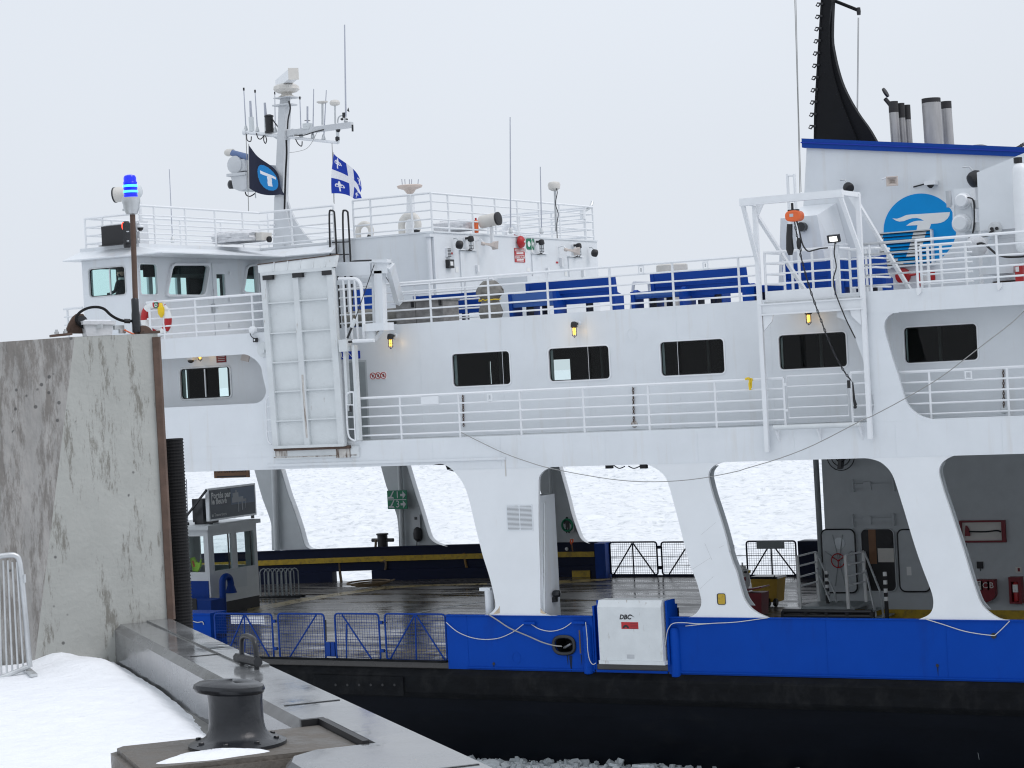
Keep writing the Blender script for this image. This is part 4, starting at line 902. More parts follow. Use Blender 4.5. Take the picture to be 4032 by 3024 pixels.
railing('short white railing piece between swing gate and sloping pillar', [(gx2,Yr_,ZP),(gx3,Yr_,ZP)], 1.15, FR5, [(gx2,Yr_,ZP)])
# right-hand opening
rx0 = Xp('F',505,1300,.25); xsr = [Xp('F',800,1300,.25), Xp('F',1480,1300,.25), -10.5]
railing('white railing across the wide gallery opening at right', [(rx0-.1,.25,ZP),(-8.6,.25,ZP)], 1.1, FR5, [(x,.25,ZP) for x in xsr])
# upper deck left of the hoist
Yu = YR+.05; xu = [Xp('U',655,700,Yu)]+[Xp('C',x,850,Yu) for x in (725,1150,1580,2035)]+[Xp('D',462,320,Yu), Xp('D',940,280,Yu), Xp('D',1080,280,Yu)]
railing('long white railing along the upper deck edge before the benches', [(xu[0],Yu,ZU),(xu[-1],Yu,ZU)], 1.07, FR5, [(x,Yu,ZU) for x in xu[1:]])
xi = [Xp('C',x,900,3.6) for x in (440,615,985,1190)]
railing('inner white railing between grey chest and blue bench', [(xi[0],3.6,ZU),(xi[-1],3.6,ZU)], 1.12, FR5, [(x,3.6,ZU) for x in xi[1:]])
xv = [Xp('U',120,600,Yu), Xp('U',570,600,Yu), Xp('U',600,600,Yu)]
railing('short white railing behind the gangway gallows frame', [(xv[0],Yu,ZU),(xv[-1],Yu,ZU)], 1.02, FR5, [(x,Yu,ZU) for x in xv[1:2]])
# upper deck right
xq = [Xp('Y',300,1000,.05), Xp('Y',935,1000,.05), Xp('Y',1893,1000,.05), -10.0]
t = railing('white railing along the upper deck edge below the funnel', [(xq[0],.05,ZU),(-8.0,.05,ZU)], 1.08, FR5, [(x,.05,ZU) for x in xq[1:]])
for x in xq[1:]: MB().plate([(x-.02,ZU-.0),(x+.1,ZU-.0),(x+.09,ZU-.10),(x+.02,ZU-.17),(x-.0,ZU-.14)], 'Y', -.06, -.001).build('foot_gusset', WRAIL, t)
xg = [Xp('Y',x,1000,1.6) for x in (985,1070,1225,1520,1545)]
railing('second white railing set back in front of the white cylinder', [(xg[0],1.6,ZU),(xg[-1]+.1,1.6,ZU)], 1.02, FR5, [(x,1.6,ZU) for x in xg[:-1]], rp=.035)
# bridge wing deck edge (height 1.02)
xb_ = [Xp('A',700,1200,.04)]+[Xp('A',x,1180,.04) for x in (820,1052,1466)]+[Xp('p',1040,1250,.04)]
railing('white railing along the bridge deck edge behind the lifebuoy', [(xb_[0],.04,ZU),(xb_[-1],.04,ZU)], 1.02, FR5, [(x,.04,ZU) for x in xb_[1:4]])
q0, q1 = at('A',95,1140,'Y',.04), at('A',235,1130,'Y',.04)
railing('short end of white railing left of the bridge wing', [(q0.x,.04,ZU),(xw0,.04,ZU)], 1.02, FR5, [(q0.x+.12,.04,ZU)])
# roof of bridge wing
zr0 = ZR; rl = [at('A',250,560,'Y',YS+.05), at('A',640,560,'Y',YS+.05)]
hs = at('A',250,460,'Y',YS+.05).z-ZR
railing('white railing on the wing roof left of the beacon post', [(rl[0].x,2.6,ZR),(rl[0].x,YS+.05,ZR),(XW+.05,YS+.05,ZR)], .83, (1.,.70,.42,.15), [(rl[0].x,YS+.05,ZR),(rl[0].x+.62,YS+.05,ZR),(rl[0].x,1.3,ZR),(rl[0].x,2.6,ZR)])
XA = XW+.06
ypost = [at('A',x,560,'X',XA).y for x in (755,980,1195,1395,1580)]
xfar = at('A',2055,500,'Y',YH+.1).x
railing('white railing round the wheelhouse roof from beacon to black ladder', [(XA,YS+.1,ZR),(XA,YH+.1,ZR),(xfar,YH+.1,ZR)], 1.05, (1.,.76,.52,.28,.10), [(XA,y_,ZR) for y_ in ypost]+[(at('A',1750,560,'Y',YH+.1).x,YH+.1,ZR),(xfar,YH+.1,ZR)])
railing('far white railing across the wheelhouse roof behind the wrapped box', [(xw0+.1,2.6,ZR),(xw0+.1,14.0,ZR)], .95, (1.,.70,.40,.12), [(xw0+.1,y_,ZR) for y_ in (4.5,6.5,8.5,10.5,12.5,14.0)])
# roof of the house
XHr, YHr = XH-.06, YH+.06
xl_ = at('C',170,300,'Y',YHr).x
yq = [at('C',x,300,'X',XHr).y for x in (860,1035,1200,1360,1517,1665)]; yend = at('C',1912,400,'X',XHr).y
railing('white railing round the deck house roof above the alarm sign', [(xl_,YHr,ZR+.05),(XHr,YHr,ZR+.05),(XHr,yend,ZR+.05),(XHr-3.5,yend,ZR+.05)], 1.08, (1.,.78,.55,.32,.10),
  [(xl_,YHr,ZR+.05),(at('C',297,300,'Y',YHr).x,YHr,ZR+.05),(at('C',595,300,'Y',YHr).x,YHr,ZR+.05),(XHr,YHr,ZR+.05)]+[(XHr,y_,ZR+.05) for y_ in yq]+[(XHr,yend-.55,ZR+.05),(XHr,yend,ZR+.05)])
railing('far white railing on the deck house roof behind the wrapped bundle', [(XHr-5.5,YH2-.3,ZR+.05),(XHr-.2,YH2-.3,ZR+.05)], 1.0, (1.,.7,.4,.12), [(XHr-5+1.2*i,YH2-.3,ZR+.05) for i in range(5)])

# ================================================================== gangway ramp (raised)
YG = -.10
gr = thing('gangway_ramp', 'raised white steel gangway ramp with ribbed panels hinged at the ferry side', 'ramp', at('p',1230,1800,'Y',YG))
gTL, gTR, gBL, gBR = [at('G',x,y,'Y',YG) for x, y in ((150,225),(640,180),(238,1418),(725,1412))]
zb0, zt0 = (gBL.z+gBR.z)/2, (gTL.z+gTR.z)/2
def gxl(z): f = (z-zb0)/(zt0-zb0); return gBL.x+(gTL.x-gBL.x)*f
def gxr(z): f = (z-zb0)/(zt0-zb0); return gBR.x+(gTR.x-gBR.x)*f
def gq(u, z): return gxl(z)+(gxr(z)-gxl(z))*u
MB().plate([(gxl(zb0),zb0),(gxr(zb0),zb0),(gxr(zt0),zt0),(gxl(zt0),zt0)], 'Y', YG-.03, YG+.03).build('panel', WOLD, gr)
def gbar(u0, z0, u1, z1, wd, d, nm, m=WOLD):
    if abs(u0-u1) < 1e-3: pts = [(gq(u0,z0)-wd/2,z0),(gq(u0,z0)+wd/2,z0),(gq(u1,z1)+wd/2,z1),(gq(u1,z1)-wd/2,z1)]
    else: pts = [(gq(u0,z0),z0-wd/2),(gq(u1,z1),z1-wd/2),(gq(u1,z1),z1+wd/2),(gq(u0,z0),z0+wd/2)]
    return MB().plate(pts, 'Y', YG-.031-d, YG-.0305).build(nm, m, gr)
gbar(.035,zb0,.035,zt0,.17,.10,'stile'); gbar(.965,zb0,.965,zt0,.19,.10,'stile'); gbar(.48,zb0,.48,zt0,.17,.08,'centre_stile')
zr = [zb0+(zt0-zb0)*f for f in (.155,.322,.488,.655,.827)]
for z in zr: gbar(.075,z,.443,z-.0,.035,.09,'rib'); gbar(.517,z+.01,.92,z+.01,.035,.09,'rib')
gbar(.0,zb0+.03,1.0,zb0+.03,.07,.12,'bottom_rail'); gbar(.0,zt0-.02,1.0,zt0-.02,.08,.115,'top_rail')
for u in (.10,.52,.93): gbar(u-.0,zt0-.18,u,zt0-.06,.30,.118,'lug_slot', BLACK)
for z0_, z1_, m in ((zb0+.25,zb0+1.9,RUST),): gbar(.485,z0_,.485,z1_,.06,.083,'worn_strip', m)
lipb = [(gxl(zt0)-.06,zt0+.02),(gxr(zt0)+.08,zt0+.02)]; 
mb = MB(); a, b = lipb
mb.add([(a[0],YG-.12,a[1]),(b[0],YG-.12,b[1]),(b[0]+.02,YG-.02,b[1]+.30),(a[0]-.08,YG-.02,a[1]+.22),(a[0],YG+.0,a[1]),(b[0],YG+.0,b[1]),(b[0]+.02,YG+.10,b[1]+.30),(a[0]-.08,YG+.10,a[1]+.22)],
 [(0,1,2,3),(4,5,6,7),(0,1,5,4),(1,2,6,5),(2,3,7,6),(3,0,4,7)]); mb.build('landing_flap', WOLD, gr)
for f in (.2,.38,.55,.72,.88):
    x = a[0]+(b[0]-a[0])*f; MB().beam((x,YG-.13,a[1]+.02),(x-.02,YG-.035,a[1]+.26), .012, .03, (1,0,0)).build('flap_rib', WOLD, gr)
MB().beam((a[0]-.08,YG+.04,a[1]+.235),(b[0]+.02,YG+.04,b[1]+.315), .16, .02).build('flap_edge', RUSTY, gr)
# hinge tray under the ramp
hx0, hx1 = gxl(zb0)-.02, gxr(zb0)+.08
zt_ = at('G',470,1490,'Y',YG).z
tr = MB().box((hx0-.1,-.06,zt_-.01),(hx1+.25,-.001,zb0-.02)).build('hinge_tray', WOLD, gr)
MB().box((hx0-.03,-.065,zb0-.22),(hx0+.35,-.0605,zb0-.02)).build('rust_run', RUST, gr); MB().box((hx1-.45,-.065,zt_-.02),(hx1+.0,-.0605,zb0-.02)).build('rust_run', RUST, gr)
MB().box((hx0-.08,-.075,zt_+.03),(hx1+.2,-.0605,zt_+.05)).build('tray_lip', RUST, gr)
MB().tube([(hx0-.02,YG,zb0-.03),(hx1+.03,YG,zb0-.03)], .045, 10).build('hinge_pin', RUSTY, gr)
# side handrails folded against the ramp
def pipe(name, c, pts, Y, r, parent, m=WRAIL, n=6):
    return MB().tube(curve([at(c,x,y,'Y',Y) for x, y in pts], 3), r, n).build(name, m, parent, smooth=True)
pipe('handrail', 'G', [(195,1065),(178,1080),(172,1120),(174,1250),(178,1340),(190,1380),(210,1395)], YG-.05, .02, gr)
for y in (1140,1230,1310): MB().tube([at('G',175,y,'Y',YG-.05), at('G',205,y-5,'Y',YG-.05)], .014, 6).build('handrail_rung', WRAIL, gr)
pipe('handrail', 'G', [(775,1038),(745,1038),(726,1055),(722,1090),(728,1250),(735,1320),(750,1355),(785,1372)], YG-.06, .026, gr)
pipe('handrail', 'G', [(772,1038),(778,1200),(787,1372)], YG-.06, .024, gr)
for y in (1125,1208,1292): MB().tube([at('G',728,y,'Y',YG-.06), at('G',778,y,'Y',YG-.06)], .018, 6).build('handrail_rung', WRAIL, gr)
MB().box(at('G',742,1130,'Y',YG-.09), at('G',760,1172,'Y',YG-.06)).build('latch', BLACK, gr)
pipe('side_rail', 'U', [(110,325),(300,322),(350,335),(390,380),(408,450),(420,600),(435,850),(445,1105)], YG+.05, .045, gr)
for x0, x1 in ((170,215),(245,290),(320,365)): MB().tube([at('U',x0,340,'Y',YG+.05), at('U',x1,1110,'Y',YG+.05)], .03, 6).build('side_rail_bar', WRAIL, gr)
MB().tube([at('U',300,1140,'Y',YG-.1), at('U',575,1128,'Y',YG-.1)], .05, 10).build('pivot_shaft', WRAIL, gr, smooth=True)
MB().tube([at('U',230,1150,'Y',YG-.1), at('U',310,1146,'Y',YG-.1)], .03, 8).build('pivot_pin', BLACK, gr)
a, b = at('U',120,1120,'Y',YG-.15), at('U',235,1272,'Y',YG-.15); MB().box((a.x,YG-.2,b.z),(b.x,YG+.02,a.z)).build('pivot_block', WOLD, gr)
a, b = at('U',300,1190,'Y',YG), at('U',360,1659,'Y',YG); c_ = at('U',365,2500,'Y',YG)
MB().box((a.x,YG-.08,ZP+.02),(b.x,YG+.08,a.z)).build('side_post', WOLD, gr)
MB().box((gxr(zb0+1)+.09,YG-.05,zb0+.9),(gxr(zb0+1)+.17,YG+.08,zb0+2.6)).build('slide_rail', WOLD, gr)
# lifting gear: gallows frame, wire and rigging screw
gf = thing('gallows_frame', 'white gallows frame with lifting wire beside the raised gangway ramp', 'frame', at('U',650,920,'Y',.35))
yg = .35
MB().beam(at('U',648,220,'Y',yg), at('U',672,935,'Y',yg), .24, .20, (0,1,0)).build('post', WHITE, gf)
MB().beam(at('U',95,200,'Y',yg), at('U',545,188,'Y',yg), .16, .36, (0,0,1)).build('arm', WHITE, gf)
MB().beam(at('U',570,165,'Y',yg), at('U',770,162,'Y',yg), .2, .36).build('head', WHITE, gf)
MB().beam(at('U',550,103,'Y',yg-.05), at('U',778,106,'Y',yg-.05), .3, .03).build('head_flange', WHITE, gf)
MB().beam(at('U',780,150,'Y',yg), at('U',905,630,'Y',yg+.9), .16, .22, (0,1,0)).build('brace', WHITE, gf)
MB().beam(at('U',560,150,'Y',yg+.1), at('U',580,920,'Y',yg+.1), .07, .07, (0,1,0)).build('rear_post', WHITE, gf)
MB().beam(at('U',490,962,'Y',.1), at('U',765,945,'Y',.1), .5, .2).build('bracket', WHITE, gf)
MB().beam(at('U',530,930,'Y',.02), at('U',545,1120,'Y',.02), .26, .1, (0,1,0)).build('bracket_leg', WHITE, gf)
MB().beam(at('U',575,1120,'Y',-.0), at('U',705,945,'Y',.3), .1, .1).build('bracket_strut', WHITE, gf)
MB().tube([at('U',575,140,'Y',yg-.15), at('U',325,855,'Y',YG-.15)], .011, 6).build('lifting_wire', DSTEEL, gf)
MB().tube([at('U',325,855,'Y',YG-.15), at('U',280,955,'Y',YG-.15)], .055, 10).build('rigging_screw', WOLD, gf, smooth=True)
MB().tube([at('U',283,960,'Y',YG-.15), at('U',225,1100,'Y',YG-.15)], .03, 8).build('shackle', DSTEEL, gf)
MB().tube([at('U',685,235,'Y',yg+.2), at('U',775,375,'Y',yg+.9)], .012, 6).build('stay_wire', DSTEEL, gf)
MB().beam(at('U',105,375,'Y',yg+.6), at('U',600,330,'Y',yg+.6), .1, .12).build('rear_arm', WHITE, gf)
pipe('black_pipe', 'U', [(275,300),(280,140),(300,105),(400,95),(545,90)], 1.6, .04, gf, BLACK)
# black ladder on the house side
bl = thing('black_ladder', 'black steel ladder with hooped tops on the deck house side', 'ladder', at('C',80,640,'Y',YH-.12))
for c0, x, x2 in (('C',12,30),('C',112,128)):
    pts = [at('C',x2-32,480,'Y',YH-.15), at('C',x2-36,260,'Y',YH-.15), at('C',x2-22,238,'Y',YH-.15), at('C',x2-5,245,'Y',YH-.15), at('C',x2+3,290,'Y',YH-.15), at('C',x2+22,640,'Y',YH-.15), ]
    e = pts[-1].copy(); e.z = ZU; MB().tube(curve(pts, 3)+[e], .028, 8).build('stringer', BLACK, bl, smooth=True)
    e = pts[0].copy(); e.z = ZU
    MB().tube([pts[0], e], .028, 8).build('stringer', BLACK, bl, smooth=True)
for y in (470,560,650): MB().tube([at('C',15,y,'Y',YH-.15), at('C',135,y-5,'Y',YH-.15)], .018, 6).build('rung', BLACK, bl)

# ================================================================== deck gates
def gate(label, c, x0, x1, y0, y1, Y, braces, m, group, r=.026, mesh=.075):
    a = at(c, x0, (y0+y1)/2, 'Y', Y); b = at(c, x1, (y0+y1)/2, 'Y', Y); zt_ = at(c,(x0+x1)/2,y0,'Y',Y).z; zb_ = at(c,(x0+x1)/2,y1,'Y',Y).z
    t = thing('mesh_gate', label, 'gate', (a.x, Y, 0), group)
    MB().tube([(u,Y,v) for u, v in rrect(a.x,b.x,zb_,zt_,.09,3)], r, 6, closed=True).build('frame', m, t, smooth=True)
    for (u0,v0),(u1,v1) in braces:
        p, q = at(c,u0,v0,'Y',Y), at(c,u1,v1,'Y',Y); p.z = min(max(p.z,zb_),zt_); q.z = min(max(q.z,zb_),zt_)
        MB().tube([p,q], r*.85, 6).build('brace', m, t, smooth=True)
    mb = MB(); n = int((b.x-a.x)/mesh); k = int((zt_-zb_)/mesh)
    for i in range(1,n): x = a.x+(b.x-a.x)*i/n; mb.tube([(x,Y,zb_),(x,Y,zt_)], .0055, 3)
    for i in range(1,k): z = zb_+(zt_-zb_)*i/k; mb.tube([(a.x,Y,z),(b.x,Y,z)], .0055, 3)
    tag(mb.build('wire_mesh', m, t), kind='stuff')
    return t, a.x, b.x, zb_, zt_
g = 'blue mesh gates on the near deck edge'
t1 = gate('leftmost blue mesh gate, half behind the coping, with a white notice', 'N',275,690,215,545,.06,[((480,225),(345,540)),((484,225),(484,545)),((490,225),(672,540))],BLUEG,g)
q0, q1 = at('N',380,228,'Y',.05), at('N',625,292,'Y',.05); MB().box((q0.x,.075,q1.z),(q1.x,.085,q0.z)).build('notice', SIGNW, t1[0])
t2 = gate('second blue mesh gate from the left with one diagonal brace', 'N',735,1068,215,545,.06,[((1005,222),(805,545))],BLUEG,g)
t3 = gate('third blue mesh gate, next to the latch gap', 'N',1147,1465,215,550,.06,[((1192,222),(1408,545)),((1225,290),(1225,550))],BLUEG,g)
t4 = gate('rightmost blue mesh gate with A-shaped brace beside the blue bulwark', 'N',1510,1948,217,553,.06,[((1720,222),(1540,548)),((1724,222),(1732,552)),((1728,222),(1938,548))],BLUEG,g)
for t_, x in ((t1,t1[2]),(t3,t3[2])):
    for z in (.22,.95): MB().box((x+.02,.02,z-.04),(x+.12,.10,z+.04)).build('hinge', BLUEG, t_[0]); MB().tube([(x+.12,.06,z),(x+.24,.06,z)], .018, 6).build('hinge_pin', DSTEEL, t_[0])
MB().box((t2[2]+.03,.03,.05),(t2[2]+.16,.09,.42)).build('keeper', BLUEG, t2[0]); MB().box((t2[2]+.19,.03,.05),(t2[2]+.30,.09,.42)).build('keeper', BLUEG, t3[0])
MB().tube([(t2[2]+.03,.06,.45),(t2[2]+.05,.06,1.0),(t2[2]-.0,.06,.7)], .02, 6).build('latch_chain', DSTEEL, t2[0])
g = 'dark mesh gates on the far deck edge'
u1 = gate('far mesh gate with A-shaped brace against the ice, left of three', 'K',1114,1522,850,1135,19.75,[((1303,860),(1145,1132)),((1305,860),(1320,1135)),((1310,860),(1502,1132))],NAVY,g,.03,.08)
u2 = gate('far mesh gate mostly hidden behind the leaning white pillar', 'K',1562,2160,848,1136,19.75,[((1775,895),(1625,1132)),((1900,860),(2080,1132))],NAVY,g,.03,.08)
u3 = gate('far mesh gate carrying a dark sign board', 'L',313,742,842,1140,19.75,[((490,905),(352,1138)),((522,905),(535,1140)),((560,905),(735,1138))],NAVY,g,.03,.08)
q0, q1 = at('L',395,845,'Y',19.7), at('L',640,908,'Y',19.7); MB().box((q0.x,19.68,q1.z),(q1.x,19.71,q0.z)).build('sign_board', GREYD, u3[0])
for t_ in (u1,u2):
    for z in (.3,1.0): MB().box((t_[2]+.03,19.70,z-.05),(t_[2]+.14,19.80,z+.05)).build('hinge', NAVY, t_[0])
for z in (.35,.68): MB().tube([(-33.9,19.66,z),(-30.5,19.66,z+.03),(-26.9,19.66,z+.02)], .012, 5).build('chain_line', DSTEEL, u1[0])

# ================================================================== liferaft box
lr = thing('liferaft_box', 'white chamfered liferaft locker with red label set in the blue bulwark', 'liferaft', at('O',1580,620,'Y',-.1))
a, b = at('O',1310,180,'Y',-.26), at('O',1835,612,'Y',-.26); zc_ = at('O',1580,127,'Y',-.18).z+.0
x0, x1, z0, z1 = a.x, b.x, b.z, a.z-.005
prof = [(-.26,z0),(-.26,z1),(-.17,zc_),(.22,zc_),(.30,z1),(.30,z0)]
mb = MB(); mb.plate(prof, 'X', x0, x1); lb = mb.build('shell', WOLD, lr)
mb = MB(); mb.plate([(-.285,z0-.09),(-.285,z0-.001),(.32,z0-.001),(.32,z0-.09)], 'X', x0-.02, x1+.04); mb.build('base_lip', WOLD, lr)
text('DBC', ((x0+x1)/2-.11,-.263,at('O',1540,262,'Y',-.26).z), 'Y', .155, BLACK, lr, slant=.25, bold=.006)
mb = MB(); q = [at('O',x,y,'Y',-.263) for x, y in ((1560,240),(1575,240),(1590,250),(1605,264),(1588,255),(1573,246))]; mb.plate([(p_.x,p_.z) for p_ in q],'Y',-.265,-.2615); mb.build('logo_swoosh', BLACK, lr)
q0, q1 = at('O',1500,300,'Y',-.26), at('O',1637,356,'Y',-.26); rl_ = MB().box((q0.x,-.264,q1.z),(q1.x,-.2605,q0.z)).build('red_label', RED, lr)
q = at('O',1537,340,'Y',-.264); pts = [(q.x+.085*math.cos(R(t_)), q.z-.03+.085*math.sin(R(t_))) for t_ in range(0,181,20)]+[(q.x+.04*math.cos(R(t_)), q.z-.03+.035*math.sin(R(t_))) for t_ in range(180,-1,-30)]
MB().plate(pts,'Y',-.2668,-.2645).build('raft_symbol', BLACK, rl_)
for i in range(4): MB().box((q0.x+.24,-.2665,q0.z-.04-.038*i),(q1.x-.02,-.2645,q0.z-.028-.038*i)).build('print_line', DRED, rl_)
q0, q1 = at('O',1545,557,'Y',-.26), at('O',1605,590,'Y',-.26); MB().box((q0.x,-.264,q1.z),(q1.x,-.2605,q0.z)).build('data_plate', SCREENG, lr)
for x in (x0-.09, x1+.045): MB().box((x,-.12,z0-.1),(x+.05,.35,zc_-.02)).build('cradle_arm', BLUE, lr)
MB().box((x0,.31,.3),(x1,.5,.5)).build('cradle_beam', NAVY, lr)

# ================================================================== ropes along the bulwark
def rope(label, c, pts, Y, r, m, cat='rope', n=5, name='rope'):
    pts3 = [at(c,x,y,'Y',Y) for x, y in pts]; o = MB().tube(curve(pts3, n), r, 6).build(name, m, smooth=True); return tag(o, label, cat)
rope('white lifeline sagging in two loops along the short blue bulwark', 'O', [(115,303),(200,375),(310,422),(425,438),(540,425),(650,375),(735,312),(775,310),(850,355),(945,373),(1040,350),(1110,303)], -.04, .0105, ROPEW)
rope('white lifeline hanging beside the liferaft locker', 'O', [(1218,300),(1230,420),(1235,520),(1250,600),(1275,635),(1300,625)], -.17, .010, ROPEW)
rope('white lifeline stretched along the long blue bulwark below the second pillar', 'O', [(1850,480),(1860,400),(1875,350),(1910,312),(1990,305),(2100,314),(2210,312)], -.15, .010, ROPEW)
rope('white lifeline along the bulwark top right of the liferaft locker', 'Q', [(-180,296),(0,278),(180,268),(400,238)], -.035, .010, ROPEW)
rope('white lifeline from third pillar foot to the round black hole', 'Q', [(1510,245),(1640,285),(1800,335),(1980,362),(2020,350),(2110,262)], -.035, .0105, ROPEW)
rope('grey mooring line from first pillar foot into the oval fairlead', 'O', [(445,238),(520,285),(620,350),(760,410),(880,462),(975,487),(1030,492)], -.06, .016, ROPEG)
for c, x0_, x1_, y in (('O',722,822,305),('O',1112,1215,300),('O',1912,2015,306)):
    a, b = at(c,x0_,y,'Y',-.05), at(c,x1_,y+6,'Y',-.05); MB().box((a.x,-.1,b.z-.02),(b.x,-.001,a.z+.02)).build('rope_cleat', BLUE, ferry)
q0, q1 = at('O',1176,362,'Y',-.05), at('O',1195,545,'Y',-.05); MB().box((q0.x,-.14,q1.z),(q1.x,-.118,q0.z)).build('rust_strip', RUSTY, ferry)
# long thin wire sagging across the ship's side and rising to the right towards the shore
path = [('H',860,835),('H',1000,905),('H',1170,985),('H',1350,1050),('K',600,210),('K',1000,285),('K',1300,320),('K',1600,322),('K',1900,295),('K',2212,235),('L',300,210),('L',600,120),('D',1490,1475),('D',1830,1300),('F',300,1520),('F',600,1360),('F',900,1180),('F',1200,950),('F',1500,720),('F',1619,610),('F',1800,460)]
pts3 = []
for i, (c, x, y) in enumerate(path):
    px_ = CROP[c][0]+x*CROP[c][2]; f = max(0,(px_-1817)/2300); pts3.append(at(c,x,y,'Y',-.06-2.2*f**1.6))
tag(MB().tube(curve(pts3,3), .0105, 5).build('mooring_wire', ROPEG, smooth=True), 'thin grey wire sagging from the walkway rail across the white side', 'wire')

# ================================================================== lamps
def caged_lamp(label, c, x, y, Y, s=1., lit=True, facing='Y', X=None, group='caged bulkhead lamps'):
    q = at(c,x,y,'Y',Y-.22) if facing == 'Y' else at(c,x,y,'X',X+.22)
    t = thing('bulkhead_lamp', label, 'lamp', q, group); out_ = Vector((0,-1,0)) if facing == 'Y' else Vector((1,0,0)); wallq = q-out_*.22
    MB().lathe_z(q, [(.05,.10*s),(.085*s,.12*s),(.085*s,.17*s),(.07*s,.24*s),(.03*s,.26*s)], 14).build('cap', BLACK, t, smooth=True)
    MB().tube([wallq+Vector((0,0,.2*s)), q+Vector((0,0,.2*s))], .035*s, 8).build('arm', BLACK, t)
    MB().lathe_d(wallq+Vector((0,0,.2*s)), out_, [(.075*s,.0),(.075*s,.05)], 12).build('wall_plate', WRAIL, t)
    MB().lathe_z(q, [(.012,-.085*s),(.03*s,-.07*s),(.038*s,-.02*s),(.036*s,.09*s),(.03*s,.1*s)], 12).build('bulb', AMBER if lit else LENS, t, smooth=True)
    mb = MB()
    for i in range(6):
        a = 2*math.pi*i/6; mb.tube([q+Vector((.062*s*math.cos(a),.062*s*math.sin(a),.1*s)), q+Vector((.062*s*math.cos(a),.062*s*math.sin(a),-.09*s)), q+Vector((0,0,-.14*s))], .006*s, 4)
    for z in (.0,-.08): mb.tube([q+Vector((.062*s*math.cos(2*math.pi*i/12),.062*s*math.sin(2*math.pi*i/12),z*s)) for i in range(12)], .006*s, 4, closed=True)
    mb.build('cage', DSTEEL, t)
    if lit:
        ld = bpy.data.lights.new('bulb_light', 'POINT'); ld.energy = 1.6; ld.color = (1.,.62,.2); ld.shadow_soft_size = .05
        lo_ = bpy.data.objects.new('bulb_light', ld); col.objects.link(lo_); lo_.parent = t; lo_.location = out_*.14
    return t
caged_lamp('lit amber caged lamp on the white wall beside the gangway', 'U',790,1170,YR)
caged_lamp('lit amber caged lamp above the second passenger window', 'H',1680,105,YR)
caged_lamp('lit amber caged lamp under the hoist platform', 'D',1445,565,YR)
caged_lamp('lit amber caged lamp above the small window by the pier', 'W',415,165,YR, .9)
g = 'unlit caged lamps on the deck house'
caged_lamp('unlit caged lamp left on the deck house aft wall by the first door', 'X',605,345,0, 1.1, False,'X',XH,g)
caged_lamp('unlit caged lamp right of the green sign on the deck house', 'X',1425,380,0, 1.1, False,'X',XH,g)
caged_lamp('unlit caged lamp behind the right horn loudspeaker on the deck house', 'X',1858,420,0, 1.1, False,'X',XH,g)
def float_lamp(label, q, d, s=1., group=None):
    t = thing('round_floodlight', label, 'floodlight', q, group); d = Vector(d).normalized()
    MB().lathe_d(q-d*.16*s, d, [(.05*s,0),(.13*s,.03*s),(.17*s,.10*s),(.17*s,.22*s),(.14*s,.28*s),(.06*s,.31*s)], 16).build('housing', BLACK, t, smooth=True)
    MB().tube([q+Vector((0,0,.12*s)), q+Vector((-.12*s,0,.26*s)), q+Vector((-.26*s,0,.26*s))], .02, 6).build('bracket', STEEL, t)
    return t
float_lamp('black round floodlight at the left end of the deck house wall', at('X',470,335,'X',XH+.25), (.8,.55,-.2), .72, 'black floodlights')
float_lamp('black round floodlight at the right corner of the deck house', at('X',2040,432,'X',XH+.25), (.8,.55,-.2), .72, 'black floodlights')
def horn(label, q, d, s, m=BEIGE, group='horn loudspeakers'):
    t = thing('horn_loudspeaker', label, 'loudspeaker', q, group); d = Vector(d).normalized(); u = d.cross(Vector((0,0,1))).normalized(); v = u.cross(d)
    rings = []
    for k_, w_, h_ in ((0,.05,.05),(.25,.06,.055),(.45,.11,.09),(.62,.24,.20),(.63,.20,.16),(.5,.09,.07),(.40,.05,.04)):
        rings.append([q+d*k_*s+u*(i*w_*s)+v*(j*h_*s) for i, j in ((-1,-1),(1,-1),(1,1),(-1,1),(-1,-1))])
    mb = MB(); mb.sheet(rings); mb.add(rings[-1][:4], [(0,1,2,3)]); mb.build('horn', m, t)
    MB().lathe_d(q-d*.18*s, d, [(.05*s,0),(.09*s,.02),(.09*s,.17*s),(.05*s,.19*s)], 12).build('driver', m, t, smooth=True)
    MB().tube([q-Vector((.0,0,0)), q+Vector((-.12,0,.14)), q+Vector((-.3,0,.1))], .02, 6).build('bracket', WRAIL, t)
    return t
horn('beige horn loudspeaker on the deck house wall left of the red bell', at('X',760,325,'X',XH+.3), (.45,.85,-.12), .62)
horn('beige horn loudspeaker near the right corner of the deck house', at('X',1720,395,'X',XH+.3), (.45,.85,-.12), .62)
q = at('E',910,1035,'Y',5.85); horn('square beige loudspeaker on the white funnel casing', Vector((q.x-.05,5.75,q.z)), (.25,-1,0), .62)
# bell and signs on the house
q = at('X',1195,302,'X',XH+.12)
t = thing('alarm_bell', 'red domed alarm bell above the red alarm sign', 'bell', q)
MB().lathe_d((XH+.001,q.y,q.z),(1,0,0),[(.10,0),(.10,.05),(.19,.06),(.19,.09),(.17,.14),(.10,.19),(.02,.21)],20).build('gong', RED, t, smooth=True)
MB().lathe_d((XH+.205,q.y,q.z),(1,0,0),[(.03,0),(.03,.02)],10).build('cap_nut', SIGNW, t)
a, b = at('X',1102,374,'X',XH), at('X',1228,542,'X',XH)
t = thing('alarm_sign', 'red general alarm sign on the deck house wall', 'sign', (XH,(a.y+b.y)/2,b.z))
MB().box((XH+.001,a.y,b.z),(XH+.02,b.y,a.z)).build('panel', RED, t)
yc_, hh = (a.y+b.y)/2, a.z-b.z
text('ALERTE GÉNÉRALE', (XH+.023,yc_,a.z-hh*.14), 'X', .105, SIGNW, t, wfac=.72)
